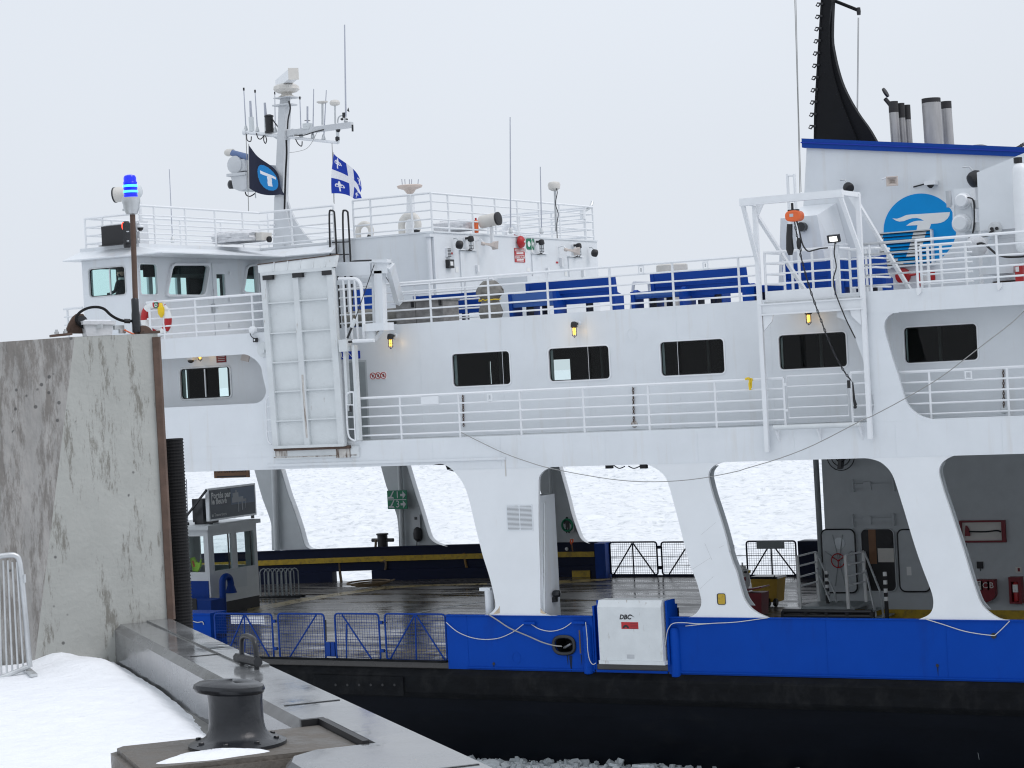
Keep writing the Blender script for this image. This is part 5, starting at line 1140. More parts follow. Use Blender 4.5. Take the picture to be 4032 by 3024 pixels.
text('GENERAL ALARM', (XH+.023,yc_,a.z-hh*.66), 'X', .105, SIGNW, t, wfac=.8)
for f in (.28,.38,.79,.90): MB().box((XH+.0205,a.y+.1,a.z-hh*f-.013),(XH+.023,b.y-.1,a.z-hh*f+.013)).build('small_print', SIGNW, t)
MB().box((XH+.0205,a.y+.04,a.z-hh*.5-.006),(XH+.023,b.y-.04,a.z-hh*.5+.006)).build('rule', SIGNW, t)
a, b = at('X',1240,262,'X',XH), at('X',1335,394,'X',XH)
t = thing('muster_sign', 'green muster station sign with a white arrow pointing down', 'sign', (XH,(a.y+b.y)/2,b.z))
MB().box((XH+.001,a.y,b.z),(XH+.015,b.y,a.z)).build('panel', GREEN, t)
MB().box((XH+.0155,a.y+(b.y-a.y)*.64,b.z+.01),(XH+.018,a.y+(b.y-a.y)*.67,a.z-.01)).build('divider', SIGNW, t)
yc_ = a.y+(b.y-a.y)*.32; zc2 = (a.z+b.z)/2
MB().plate(circ(yc_,zc2,.09,14),'X',XH+.0155,XH+.018).build('people_symbol', SIGNW, t)
for i, j in ((-1,-1),(1,-1),(1,1),(-1,1)):
    MB().plate([(yc_+i*.22,zc2+j*.26),(yc_+i*.10,zc2+j*.22),(yc_+i*.20,zc2+j*.12)],'X',XH+.0155,XH+.018).build('corner_arrow', SIGNW, t)
ya = a.y+(b.y-a.y)*.83
MB().plate([(ya-.02,a.z-.06),(ya+.02,a.z-.06),(ya+.02,b.z+.22),(ya+.07,b.z+.22),(ya,b.z+.05),(ya-.07,b.z+.22),(ya-.02,b.z+.22)],'X',XH+.0155,XH+.018).build('arrow', SIGNW, t)
q0, q1 = at('X',305,508,'X',XH), at('X',370,610,'X',XH)
t = thing('square_floodlight', 'small square white floodlight with black rim on the deck house', 'floodlight', (XH,q0.y,q1.z)); MB().box((XH+.001,q0.y,q1.z),(XH+.12,q1.y,q0.z)).build('housing', BLACK, t); MB().box((XH+.1205,q0.y+.07,q1.z+.07),(XH+.125,q1.y-.06,q0.z-.06)).build('lens', SIGNW, t)

# ================================================================== benches on the upper deck
def bench(label, x0, x1, Y, h=.88, side_=1, seat=True, group='blue deck benches', plate=BLUEB, open_=False):
    t = thing('bench', label, 'bench', ((x0+x1)/2, Y, ZU), group)
    for x in (x0, x1-.10):
        MB().plate([(Y-.02,ZU),(Y+.50,ZU),(Y+.50,ZU+.42),(Y+.16,ZU+.50),(Y+.08,ZU+h),(Y-.06,ZU+h)], 'X', x, x+.10).build('end_panel', BLUEB, t)
    MB().plate([(Y+.02,ZU+.26),(Y+.08,ZU+.26),(Y+.0,ZU+h-.01),(Y-.05,ZU+h-.01)], 'X', x0+.101, x1-.101).build('backrest', plate, t)
    MB().plate([(Y+.0,ZU+.36),(Y+.50,ZU+.40),(Y+.50,ZU+.45),(Y+.05,ZU+.42)], 'X', x0+.101, x1-.101).build('seat', BLUEB, t)
    MB().box((x0+.101,Y-.03,ZU+h*.60),(x1-.101,Y-.012,ZU+h*.63)).build('moulded_ridge', BLUEB, t)
    for f in (.33,.66): x = x0+(x1-x0)*f; MB().box((x-.03,Y+.1,ZU),(x+.03,Y+.4,ZU+.36)).build('leg', NAVY, t)
    return t
Yb = 2.6
b1x0, b1x1 = at('C',1425,800,'Y',Yb).x, at('C',2065,800,'Y',Yb).x
bench('long blue bench with its back to the rail, in front of the deck house', b1x0, b1x1, Yb, .90)
bench('low blue bench end beside the grey covered post', at('C',1300,900,'Y',2.2).x, at('C',1425,900,'Y',2.2).x+.9, 2.2, .62, plate=BLUEL)
b2x0, b2x1 = at('D',302,300,'Y',Yb).x, at('D',990,300,'Y',Yb).x
bench('long blue bench right of the deck house, nearest to the hoist frame', b2x0, b2x1, Yb, .89)
bench('low blue bench end left of the second long bench', at('D',160,430,'Y',2.2).x, at('D',300,430,'Y',2.2).x+.9, 2.2, .45, plate=BLUEL)
b3 = 4.0; bench('blue bench behind the hoist platform below the funnel', at('Z',555,1100,'Y',b3).x, at('Z',1130,1100,'Y',b3).x, b3, .95)
bench('blue bench right of the hoist platform against the funnel casing', at('Z',1225,1050,'Y',b3).x, at('Z',1770,1050,'Y',b3).x, b3, .98)
b4 = 3.9; bench('blue bench between grey chest and covered post under the deck house', at('C',610,900,'Y',b4).x, at('C',1120,900,'Y',b4).x, b4, .82)
bench('blue bench seen under the long bench backs', at('D',545,420,'Y',5.).x, at('D',825,420,'Y',5.).x, 5., .50)
bench('blue bench at the rail beside the hoist frame post', at('D',1010,400,'Y',3.2).x, at('D',1290,400,'Y',3.2).x, 3.2, .42)
# deck chests, covered post, drum
a, b = at('U',855,640,'Y',1.7), at('U',1300,640,'Y',1.7)
t = thing('deck_chest', 'weathered grey deck chest behind the upper railing', 'chest', ((a.x+b.x)/2,1.9,ZU)); hc = a.z-ZU
xm_ = a.x+(b.x-a.x)*.58; xd = at('C',820,950,'Y',1.7).x
MB().box((a.x,1.7,ZU),(xm_-.01,2.5,ZU+hc)).build('body', CHEST, t); MB().box((xm_+.01,1.7,ZU),(xd,2.5,ZU+hc-.01)).build('body', CHEST, t)
MB().box((a.x-.03,1.66,ZU+hc+.001),(xm_,2.54,ZU+hc+.05)).build('lid', CHEST, t); MB().box((xm_+.02,1.66,ZU+hc-.009),(xd+.03,2.54,ZU+hc+.04)).build('lid', CHEST, t)
for x in (xm_-.1, xm_+.75): MB().box((x,1.63,ZU+hc-.15),(x+.05,1.699,ZU+hc-.0)).build('latch', BLACK, t)
a, b = at('U',150,760,'Y',1.8), at('U',860,720,'Y',1.8)
t = thing('rolled_canvas', 'long grey canvas roll lying on the upper deck left of the chest', 'canvas', ((a.x+b.x)/2,1.8,ZU))
MB().tube([(a.x,2.0,ZU+.24),(a.x+.7,2.0,ZU+.27),(b.x-.4,2.0,ZU+.25),(b.x+.2,2.0,ZU+.26)], [.2,.23,.22,.21], 14).build('roll', GREYTARP, t, smooth=True)
for f in (.25,.6): x = a.x+(b.x-a.x)*f; MB().tube([(x,2.0+.24*math.cos(2*math.pi*i/14),ZU+.26+.24*math.sin(2*math.pi*i/14)) for i in range(14)], .012, 5, closed=True).build('strap', ROPEB, t)
q = at('C',1180,1000,'Y',2.0); q2 = at('C',1180,745,'Y',2.0); hc = q2.z-ZU
t = thing('covered_equipment', 'tall equipment under a grey canvas cover tied with yellow rope', 'cover', (q.x,2.,ZU))
mb = MB(); rws = []
for i in range(13):
    f = i/12; w_ = .30+.05*math.sin(f*9)+(.12 if .55 < f < .8 else 0)*math.sin((f-.55)*12.5)
    if f > .85: w_ *= 1-(f-.85)*3.2
    rws.append([(q.x+(w_+.03*noise.noise(Vector((j,i*.7,1))))*math.cos(2*math.pi*j/20)*.95-.05, 2.+w_*.8*math.sin(2*math.pi*j/20), ZU+hc*f) for j in range(21)])
mb.sheet(rws); mb.build('canvas', GREYTARP, t, smooth=True)
MB().tube([(q.x+.3*math.cos(R(a_))-.05, 2.+.26*math.sin(R(a_)), ZU+hc*.5+.03*math.sin(a_*.2)) for a_ in range(180,361,15)], .016, 5).build('tie', YELB, t)
a, b = at('U',300,470,'Y',3.0), at('U',600,725,'Y',3.0)
t = thing('blue_drum', 'blue plastic barrel behind the gangway gallows frame', 'barrel', ((a.x+b.x)/2,3.,ZU)); rd = (b.x-a.x)/2*.9
MB().lathe_z(((a.x+b.x)/2,3.,ZU), [(rd*.9,0),(rd,.05),(rd*1.02,.3),(rd*.97,.32),(rd*1.02,.34),(rd*1.03,.6),(rd*.98,.62),(rd,.66),(rd*.92,a.z-ZU),(rd*.85,a.z-ZU+.005)], 22).build('body', BLUEB, t, smooth=True)
MB().lathe_z(((a.x+b.x)/2,3.,a.z+.006), [(rd*.9,0),(rd*.9,.05),(rd*.8,.06)], 22).build('lid', BLACK, t, smooth=True)
# lifebuoy and hydrostatic light on the bridge railing
def lifebuoy(label, q, ax, r, mats=(RED,SIGNW), group=None):
    t = thing('lifebuoy', label, 'lifebuoy', q-Vector((0,0,r)), group); ax = Vector(ax).normalized(); u = ax.orthogonal().normalized(); v = ax.cross(u)
    k = 32; n_ = 10
    for part in range(8):
        rows = []
        for i in range(5):
            a_ = 2*math.pi*(part*4+i)/k; c_ = q+(u*math.cos(a_)+v*math.sin(a_))*r
            rows.append([c_+((u*math.cos(a_)+v*math.sin(a_))*math.cos(2*math.pi*j/n_)+ax*math.sin(2*math.pi*j/n_))*r*.28 for j in range(n_+1)])
        MB().sheet(rows).build('ring_section' if part % 2 else 'white_band', mats[0] if part % 2 else mats[1], t, smooth=True)
    return t
q = at('A',765,1210,'Y',.12); lifebuoy('red and white lifebuoy hung on the bridge deck railing', q, (0,1,.05), .40)
q = at('A',800,1140,'Y',-.03); t = thing('buoy_light', 'yellow lifebuoy light clipped on the bridge railing', 'lamp', q-Vector((0,0,.25)))
MB().lathe_z(q-Vector((0,0,.28)), [(.03,.06),(.05,.10),(.085,.15),(.095,.22),(.095,.33),(.06,.36),(.05,.44),(.03,.46)], 14).build('body', YELB, t, smooth=True)
MB().box(q+Vector((-.03,.06,-.1)), q+Vector((.03,.14,.2))).build('clip', SIGNW, t)
q0, q1 = at('A',755,1090,'Y',.02), at('A',782,1130,'Y',.02); t = thing('buoy_sign', 'small green lifebuoy sign on the bridge railing', 'sign', q1); MB().box((q0.x,-.01,q1.z),(q1.x,.005,q0.z)).build('panel', GREEN, t); q = (q0+q1)/2; MB().tube([(q.x+.04*math.cos(2*math.pi*i/12),-.012,q.z+.04*math.sin(2*math.pi*i/12)) for i in range(12)], .012, 5, closed=True).build('ring_symbol', SIGNW, t)
MB().box((q.x-.3,.02,ZU+.12),(q.x-.22,.06,ZU+1.0)).build('mount_strip', WRAIL, t)
for i, (x, y, r) in enumerate(((250,385,.23),(578,335,.28),(1312,385,.23))):
    q = at('C',x,y,'Y',YH+1.2) if i < 2 else at('C',x,y,'X',XH-1.0)
    lab = ('white ventilator bend at the left end of the deck house roof','large white ventilator bend under the dish antenna','white ventilator bend with red marks near the roof floodlight')[i]
    t = thing('ventilator', lab, 'ventilator', (q.x,q.y,ZR)); zc2 = q.z
    mb = MB(); mb.tube([(q.x-r,q.y,ZR),(q.x-r,q.y,zc2-r*.1)]+[(q.x+r*math.cos(R(a_)),q.y,zc2-.1*r+r*math.sin(R(a_))) for a_ in range(180,-31,-15)], r*.38, 12); mb.build('bend', IVORY if i < 2 else WRAIL, t, smooth=True)
    q2 = Vector((q.x+r*math.cos(R(-30)),q.y,zc2-.1*r+r*math.sin(R(-30)))); MB().lathe_d(q2, (-.5,0,-.86), [(r*.36,-.02),(r*.36,.10),(r*.2,.12)], 12).build('mouth', DSTEEL if i < 2 else RED, t, smooth=True)

# ================================================================== radar and aerial mast on the wheelhouse
YM = 9.5
def ym(x, y, d=0.): return at('B', x, y, 'Y', YM+d)
base = ym(560,1659); base.z = ZR
ms = thing('radar_mast', 'grey radar mast with cross arms and aerials above the wheelhouse', 'mast', base)
def taper(name, a, b, w0, w1, d0, d1, parent, m, X=Vector((1,0,0)), Yv=Vector((0,1,0))):
    vs = []
    for q, w_, d_ in ((a,w0,d0),(b,w1,d1)):
        for i, j in ((-1,-1),(1,-1),(1,1),(-1,1)): vs.append(q+X*(i*w_/2)+Yv*(j*d_/2))
    return MB().add(vs, [(3,2,1,0),(4,5,6,7),(0,1,5,4),(1,2,6,5),(2,3,7,6),(3,0,4,7)]).build(name, m, parent)
MASTM = mat('light_grey_mast_paint', (.55,.57,.59), .45, var=.05)
taper('column', ym(535,1500), ym(563,760), .30, .27, .32, .3, ms, MASTM); taper('column', Vector((ym(525,1650).x,YM,ZR)), ym(535,1501), .42, .31, .45, .33, ms, MASTM)
for pl_, yo in (([(1655,300),(1700,310),(1702,400),(1758,665),(1612,670)],-.2),([(1703,310),(1730,400),(1770,490),(1830,580),(1900,655),(1759,665),(1704,400)],-.1)):
    q = [at('A',x,y,'Y',YM+yo) for x, y in pl_]; MB().plate([(p_.x,max(p_.z,ZR)) for p_ in q], 'Y', YM+yo, YM+yo+.1).build('knee_plate', MASTM, ms)
taper('cap_collar', ym(562,762), ym(562,750), .62, .62, .5, .5, ms, MASTM); taper('column', ym(563,749), ym(567,700), .24, .22, .24, .24, ms, MASTM)
MB().box(ym(512,694)-Vector((0,.3,.03)), ym(655,690)+Vector((0,.3,.0))).build('platform', MASTM, ms)
for x, y0, y1 in ((580,1130,1560),(574,1060,1400)): MB().tube(curve([ym(575,1040,-.3), ym(578,1150,-.3), ym(570,1300,-.3), ym(565,1450,-.3), ym(560,1620,-.3)],3), .03, 6).build('cable_run', BLACK, ms)
MB().tube(curve([ym(595,720,-.25), ym(608,780,-.25), ym(590,870,-.25), ym(585,950,-.25)],3), .025, 6).build('cable_run', BLACK, ms)
# arms: fore-aft spar towards the right, athwart tubes
MB().beam(ym(590,985), ym(1112,912,-3.0) if False else ym(1112,915), .16, .18).build('spar', MASTM, ms)
MB().beam(ym(570,1010), ym(640,965), .12, .16).build('spar_knee', MASTM, ms)
MB().tube([ym(238,975), ym(560,1012)], .065, 10).build('yard', WRAIL, ms, smooth=True)
MB().tube([ym(600,1018), ym(998,1062)], .05, 10).build('yard', WRAIL, ms, smooth=True)
MB().lathe_d(ym(238,975), (1,0,-.05), [(.10,-.05),(.10,.06)], 12).build('yard_end', WRAIL, ms, smooth=True)
q = [ym(x,y) for x, y in ((455,1005),(545,985),(640,985),(600,1040),(560,1060),(525,1050))]; MB().plate([(p_.x,p_.z) for p_ in q], 'Y', YM-.03, YM+.03).build('gusset', MASTM, ms)
MB().box(ym(995,1068)-Vector((.03,.03,0)), ym(995,960)+Vector((.03,.03,0))).build('hanger', WOLD, ms)
for x, y in ((998,955),(993,1030)): MB().lathe_z(ym(x,y)-Vector((0,0,.08)), [(.04,0),(.07,.04),(.07,.13),(.03,.16)], 10).build('signal_lamp', DSTEEL, ms)
for pts in ([(330,985),(345,1025),(370,1030),(395,1000)],[(395,1000),(390,1040),(405,1068),(415,1040),(405,1005)],[(650,1030),(670,1070),(700,1090),(705,1050)],[(250,990),(255,1040),(285,1050),(290,1010)],[(640,1000),(720,1000),(800,975),(880,955)]):
    MB().tube(curve([ym(x,y,-.1) for x, y in pts],3), .018, 5).build('cable_loop', BLACK, ms)
MB().tube(curve([ym(830,965,-.1), ym(790,1050,-.1), ym(740,1110,-.1), ym(660,1135,-.1), ym(600,1142,-.1)],3), .008, 4).build('thin_wire', ROPEG, ms)
def whip(label, x0, y0, x1, y1, r=.02, m=SCREENG, Y=YM, c='B', name='whip_aerial', tip=None, foot=.07):
    a, b = at(c,x0,y0,'Y',Y), at(c,x1,y1,'Y',Y); t = thing(name, label, 'aerial', a, 'whip aerials on the ferry')
    MB().tube([a, b], [r, r*.7], 6).build('rod', m, t, smooth=True)
    if foot: MB().lathe_z(a-Vector((0,0,.02)), [(foot*.7,0),(foot,.03),(foot*.6,.14),(r*1.1,.18)], 8).build('mount', STEEL, t, smooth=True)
    if tip: MB().lathe_z(b, [(r*1.4,-.03),(r*1.4,.06)], 6).build('tip', BLACK, t)
    return t
W1 = mat('pale_aerial', (.42,.44,.50), .5)
whip('tall thin whip aerial at the far left end of the yard', 246,960, 228,628, .022, W1, tip=1)
whip('thin whip aerial second from the left on the yard', 340,970, 320,645, .022, W1, tip=1)
whip('short thick aerial between the two left whips', 290,900, 281,720, .05, W1, foot=0)
whip('short thick aerial beside the black canister', 410,900, 399,735, .05, W1, foot=0)
whip('thin aerial just left of the mast column', 485,975, 481,660, .016, W1, tip=1)
whip('thin aerial right of the mast column', 697,1015, 686,700, .020, W1, tip=1)
whip('tall thin whip aerial in the middle of the right spar', 792,1020, 799,622, .020, W1)
whip('thin whip aerial leaning right of the small disc antenna', 880,1035, 902,632, .020, W1)
whip('very tall whip aerial at the outer end of the spar', 1062,890, 1051,98, .028, W1)
for x, y in ((290,920),(415,930)): MB().box(ym(x-8,y+50)-Vector((0,.06,0)), ym(x+10,y-70)+Vector((0,.06,0))).build('aerial_bracket', WOLD, ms)
q = ym(440,980); t = thing('black_canister', 'black cylindrical canister aerial on the left yard', 'aerial', q); hh = ym(440,830).z-q.z
MB().lathe_z(q, [(.16,0),(.16,.04),(.13,.06),(.13,hh*.85),(.15,hh*.87),(.15,hh*.93),(.10,hh*.97),(.06,hh)], 16).build('canister', BLACK, t, smooth=True)
MB().tube([q+Vector((.14,0,.4)), q+Vector((.40,0,.05))], .02, 6).build('stay', DSTEEL, t)
q = ym(748,920); t = thing('stub_aerial', 'short stub aerial with cross wires on the spar', 'aerial', q); MB().tube([q, ym(748,765)], .03, 6).build('rod', W1, t); MB().tube([ym(725,880), ym(770,882)], .012, 5).build('cross_wire', DSTEEL, t); MB().box(q-Vector((.12,.1,.12)), q+Vector((.12,.1,.06))).build('box', WOLD, t)
q = ym(870,915); t = thing('disc_antenna', 'flat disc satellite antenna on a stalk above the spar', 'antenna', q); MB().tube([q, ym(870,745)], .035, 8).build('stalk', STEEL, t, smooth=True); MB().lathe_z(ym(870,745), [(.05,0),(.13,.02),(.18,.05),(.18,.075),(.02,.08)], 18).build('disc', IVORY, t, smooth=True)
q = ym(975,905); t = thing('dome_antenna', 'small white dome antenna near the end of the spar', 'antenna', q); MB().tube([q, ym(972,760)], .03, 8).build('stalk', STEEL, t, smooth=True); MB().lathe_z(ym(972,760), [(.08,-.0),(.15,.03),(.165,.10),(.13,.16),(.04,.19)], 18).build('dome', IVORY, t, smooth=True)
q = ym(1050,880); t = thing('wind_vane', 'small wind vane and cup meter at the spar end', 'wind vane', q); MB().tube(curve([ym(995,900), ym(1000,860), ym(1020,842), ym(1045,842)],3), .022, 6).build('arm', STEEL, t); MB().box(ym(1042,860)-Vector((0,.06,0)), ym(1058,815)+Vector((0,.06,0))).build('sensor', DSTEEL, t); MB().plate([(p_.x,p_.z) for p_ in (ym(1072,800),ym(1082,775),ym(1090,812))], 'Y', YM-.01, YM+.01).build('vane', DSTEEL, t)
for x, y in ((1030,870),(1066,872)): MB().lathe_z(ym(x,y)-Vector((0,0,.04)), [(.01,0),(.05,.03),(.05,.06),(.01,.08)], 8).build('cup', BLACK, t)
MB().tube([ym(1115,915), ym(1117,970)], .03, 6).build('pendant_lamp', DSTEEL, ms)
# radar scanner on top
q = ym(580,690); t = thing('radar_scanner', 'white rotating radar scanner tilted on top of the mast', 'radar', q)
hh = lambda y: ym(580,y).z-q.z
MB().lathe_z(q, [(.30,0),(.18,hh(672)),(.16,hh(660)),(.32,hh(650)),(.42,hh(628)),(.40,hh(600)),(.30,hh(585)),(.1,hh(580))], 8).build('gearbox', IVORY, t)
d = Vector((.22,-.97,.0)); up_ = Vector((.0,.0,1)); c0 = ym(590,540); a, b = ym(525,590,.9), ym(632,500,-.9)
MB().beam(a, b, .30, .30).build('scanner_bar', WRAIL, t); MB().beam(b+(b-a).normalized()*.001, b+(b-a).normalized()*.05, .32, .36).build('bar_cap', IVORY, t)
MB().cyl(q+Vector((0,0,hh(582))), q+Vector((0,0,hh(556))), .12, .12, 10).build('neck', DSTEEL, t, smooth=True)
# second radar at the left on its own bracket
q = ym(215,1440); t = thing('second_radar', 'grey radar unit with blue bar left of the mast', 'radar', q); 
MB().plate([(p_.x,p_.z) for p_ in (ym(175,1340),ym(300,1330),ym(300,1440),ym(250,1462),ym(195,1440))], 'Y', YM-.35, YM+.35).build('pedestal', MASTM, t)
MB().box(ym(148,1345)-Vector((0,.4,0)), ym(300,1305)+Vector((0,.4,0))).build('shelf', MASTM, t)
c0 = ym(185,1245); MB().lathe_d(c0+Vector((0,-.25,0)), (0,1,0), [(.10,-.02),(.28,.02),(.30,.1),(.30,.45),(.2,.5)], 18).build('motor_drum', MASTM, t, smooth=True)
MB().box(ym(190,1300)-Vector((0,.2,0)), ym(265,1195)+Vector((0,.25,0))).build('gearbox', MASTM, t)
MB().tube([ym(120,1142), ym(268,1180,-.2)], .10, 10).build('scanner_bar', mat('blue_grey_bar',(.10,.16,.32),.5), t, smooth=True); MB().lathe_d(ym(120,1142), Vector((-1,0,.06)), [(.12,-.1),(.12,.12),(.08,.2)], 12).build('bar_cap', IVORY, t, smooth=True)
MB().beam(ym(225,1195), ym(225,1165), .25, .2, (0,1,0)).build('neck', MASTM, t)
MB().lathe_d(ym(160,1405)+Vector((0,-.1,0)), (-.4,-1,0), [(.08,-.12),(.14,-.05),(.14,.14),(.08,.18)], 14).build('floodlight', DSTEEL, t, smooth=True)
MB().beam(ym(455,1290), ym(520,1295), .2, .35).build('mast_bracket', MASTM, t); MB().beam(ym(300,1330), ym(455,1290), .15, .12).build('bracket_arm', MASTM, t)
MB().tube(curve([ym(240,1465), ym(250,1490), ym(280,1500), ym(320,1475)],3), .02, 6).build('cable_loop', BLACK, t); MB().tube([ym(322,1440), ym(325,1515)], .02, 6).build('rod', STEEL, t)
# halyards
for pts, lab in (([(245,985),(258,1300),(268,1640)],'thin halyard line left of the navy flag'),([(948,1065),(958,1300),(966,1560)],'thin halyard line carrying the blue and white flag')):
    q = [ym(x,y,-.4) for x, y in pts]; tag(MB().tube(q, .012, 4).build('halyard', ROPEG), lab, 'rope')
# ---- flags
def flag(label, corners, func, mats, n, m, wave, name='flag', Yo=0., mid=None):
    TLc, TRc, BRc, BLc = corners; mb = MB(); rows = []
    for i in range(m+1):
        v = i/m; row = []
        for j in range(n+1):
            u = j/n; q = TLc*(1-u)*(1-v)+TRc*u*(1-v)+BRc*u*v+BLc*(1-u)*v
            row.append(q+wave(u, v))
        rows.append(row)
    k = n+1; vs = [q for r_ in rows for q in r_]
    fs = []; mi = []
    for i in range(m):
        for j in range(n): fs.append((i*k+j,i*k+j+1,(i+1)*k+j+1,(i+1)*k+j)); mi.append(func((j+.5)/n,(i+.5)/m))
    mb.v = [tuple(q) for q in vs]; mb.f = fs; mb.mi = mi
    o = mb.build('cloth', mats, None, smooth=True, fix=False)
    return o
def fleur(u, v):     # rough fleur-de-lis in [-1,1]
    au = abs(u)
    if v < .1 and au < .22*(1-((v+.45)/.55)**2): return True            # centre petal (v up negative)
    if -.05 < v < .12 and au < .45: return True                          # band
    if .1 <= v < .75 and au < .12: return True                           # stem
    d = math.hypot(au-.42, v+.12)
    if .18 < d < .36 and (v < .05) and au > .15: return True             # side petals
    return False
def quebec(u, v):
    if abs(u-.5) < .075 or abs(v-.5) < .11: return 1
    cu = .2075 if u < .5 else .7925; cv = .185 if v < .5 else .815
    return 1 if fleur((u-cu)/.13, (v-cv)/.17) else 0
YF = YM-.4
fq = thing('province_flag', 'blue and white cross flag with lilies flying right of the mast', 'flag', at('B',962,1480,'Y',YF))
cn = [at('B',x,y,'Y',YF) for x, y in ((962,1150),(1196,1440),(1212,1524),(966,1478))]
def wv1(u, v):
    bul = math.sin(u*math.pi)*.10
    return Vector((.06*math.sin(u*math.pi)*(1-v), -.16*math.sin(u*6.5+v*2.0), .16*math.sin(u*math.pi)*(1-v)+.04*math.sin(u*7.)*v))
o = flag('', cn, quebec, [FLAGB, FLAGW], 96, 64, wv1); o.parent = fq; o.location = Vector(o.location)-fq.location
def navyf(u, v):
    x, y = (u-.5)*1.5, (v-.5)
    if x*x+y*y > .36**2*1.0: return 0
    if abs(y+.10) < .045 and -.25 < x < .27: return 2
    if abs(x-.02-.12*(-y)) < .07 and -.1 < y < .24: return 2
    return 1
fn = thing('company_flag', 'navy flag with a bright blue disc furling left of the mast', 'flag', at('B',268,1430,'Y',YF))
cn = [at('B',x,y,'Y',YF) for x, y in ((268,1080),(530,1392),(606,1500),(272,1432))]
def wv2(u, v): return Vector((.0, -.25*math.sin(u*6.5+v*1.5)*u, -.05*math.sin(u*6)+.14*math.sin(u*math.pi)*(.5-v)*1.2))
o = flag('', cn, navyf, [FLAGN, FLAGC, FLAGW], 84, 56, wv2); o.parent = fn; o.location = Vector(o.location)-fn.location
for fo, (x, y0, y1) in ((fq,(960,1140,1550)),(fn,(268,1070,1440))): MB().tube([at('B',x,y0,'Y',YF+.01), at('B',x+4,y1,'Y',YF+.01)], .018, 6).build('hoist_rope', ROPEW, fo)
# ---- wheelhouse roof items
def onroof(label, c, x0, x1, y0, y1, Y, m, cat, name, seed, parts='wrapped_bundle'):
    a, b = at(c,x0,y1,'Y',Y), at(c,x1,y0,'Y',Y); t = thing(name, label, cat, ((a.x+b.x)/2,Y,a.z)); mb = MB(); rws = []
    for i in range(15):
        f = i/14; rws.append([])
        for j in range(29):
            an = 2*math.pi*j/28; pw = .45; cx_ = math.copysign(abs(math.cos(an))**pw, math.cos(an)); cy_ = math.copysign(abs(math.sin(an))**pw, math.sin(an))
            sh_ = (1-max(0,f-.75)*1.2); nn = .09*noise.noise(Vector((cx_*3+seed,cy_*3,f*5)))
            rws[-1].append(((a.x+b.x)/2+(b.x-a.x)/2*cx_*sh_*(1+nn), Y+.5*cy_*sh_*(1+nn), a.z+(b.z-a.z)*f+nn*.3*f))
    mb.sheet(rws); mb.build('wrapping', m, t, smooth=True); MB().lathe_z(((a.x+b.x)/2,Y,b.z-.08), [((b.x-a.x)*.36,-.1),((b.x-a.x)*.34,.02),((b.x-a.x)*.2,.06)], 12).build('top_fold', m, t, smooth=True); return t, a, b
t, a, b = onroof('white plastic wrapped bundle on the wheelhouse roof', 'A',1218,1512,560,668,4.2,WTARP,'bundle','wrapped_bundle',1.3)
MB().box((b.x+.01,4.0,a.z),(b.x+.22,4.5,b.z-.1)).build('winch_motor', IVORY, t); MB().lathe_d((b.x+.24,4.3,b.z-.3),(1,0,0),[(.08,-.02),(.09,.02),(.09,.06)],12).build('motor_cap', BLACK, t)
t, a, b = onroof('white plastic wrapped bundle on the deck house roof', 'C',790,1025,300,398,8.5,WTARP,'bundle','wrapped_bundle',4.7)
q = at('C',1062,400,'Y',8.4); t = thing('orange_cylinder', 'orange cylinder standing beside the wrapped bundle on the house roof', 'cylinder', q); MB().lathe_z(q, [(.06,0),(.07,.05),(.07,at('C',1062,320,'Y',8.4).z-q.z),(.04,at('C',1062,306,'Y',8.4).z-q.z)], 14).build('body', ORANGE, t, smooth=True); MB().lathe_z(q+Vector((0,0,at('C',1062,306,'Y',8.4).z-q.z)), [(.03,0),(.03,.06)], 8).build('valve', RED, t)
q = at('C',1155,310,'Y',8.6); t = thing('roof_floodlight', 'large grey drum searchlight on the deck house roof', 'floodlight', q); ax = Vector((1,0,.1)).normalized()
MB().lathe_d(q-ax*.30, ax, [(.12,0),(.19,.02),(.19,.57),(.16,.6)], 20).build('drum', IVORY, t, smooth=True); MB().lathe_d(q+ax*.30, ax, [(.20,-.03),(.20,.03),(.1,.04)], 20).build('rim', BLACK, t); MB().box(q+Vector((.02,-.04,-.7)), q+Vector((.10,.04,-.19))).build('stand', WRAIL, t)
q = at('C',585,400,'Y',7.5); t = thing('dish_antenna', 'wide shallow satellite dish on a white post above the house roof', 'antenna', q)
top_ = at('C',580,112,'Y',7.5); taper('post', Vector((q.x,7.5,ZR)), at('C',583,118,'Y',7.5), .22, .16, .22, .16, t, WRAIL)
MB().lathe_z(top_, [(.05,-.05),(.12,.02),(.18,.10),(.36,.16),(.38,.22),(.34,.24),(.02,.25)], 28).build('dish', mat('cream_dish',(.62,.52,.46),.5), t, smooth=True)
for x in (525,545,575,590,635): MB().tube([at('C',x,65,'Y',7.5), at('C',x+(x-580)*.1,10,'Y',7.5)], .014, 5).build('spike', W1, t)
whip('thin whip aerial above the right end of the house roof', 1310,400, 1306,-440, .022, W1, 9.5, 'C')
whip('shorter whip aerial on the far right of the house roof', 1535,400, 1525,-80, .020, W1, 10.5, 'C')
q = at('C',1640,390,'Y',10.); t = thing('dome_antenna', 'white mushroom antenna with a hanging cable on the house roof', 'antenna', q); MB().tube([q, at('C',1630,70,'Y',10.)], .035, 8).build('stalk', STEEL, t, smooth=True); MB().lathe_z(at('C',1626,75,'Y',10.), [(.08,-.08),(.17,-.02),(.19,.10),(.16,.17),(.05,.2)], 16).build('dome', IVORY, t, smooth=True); MB().tube(curve([at('C',x,y,'Y',9.9) for x, y in ((1640,75),(1648,110),(1635,190),(1655,260),(1645,340),(1648,440))],3), .014, 5).build('cable', BLACK, t)
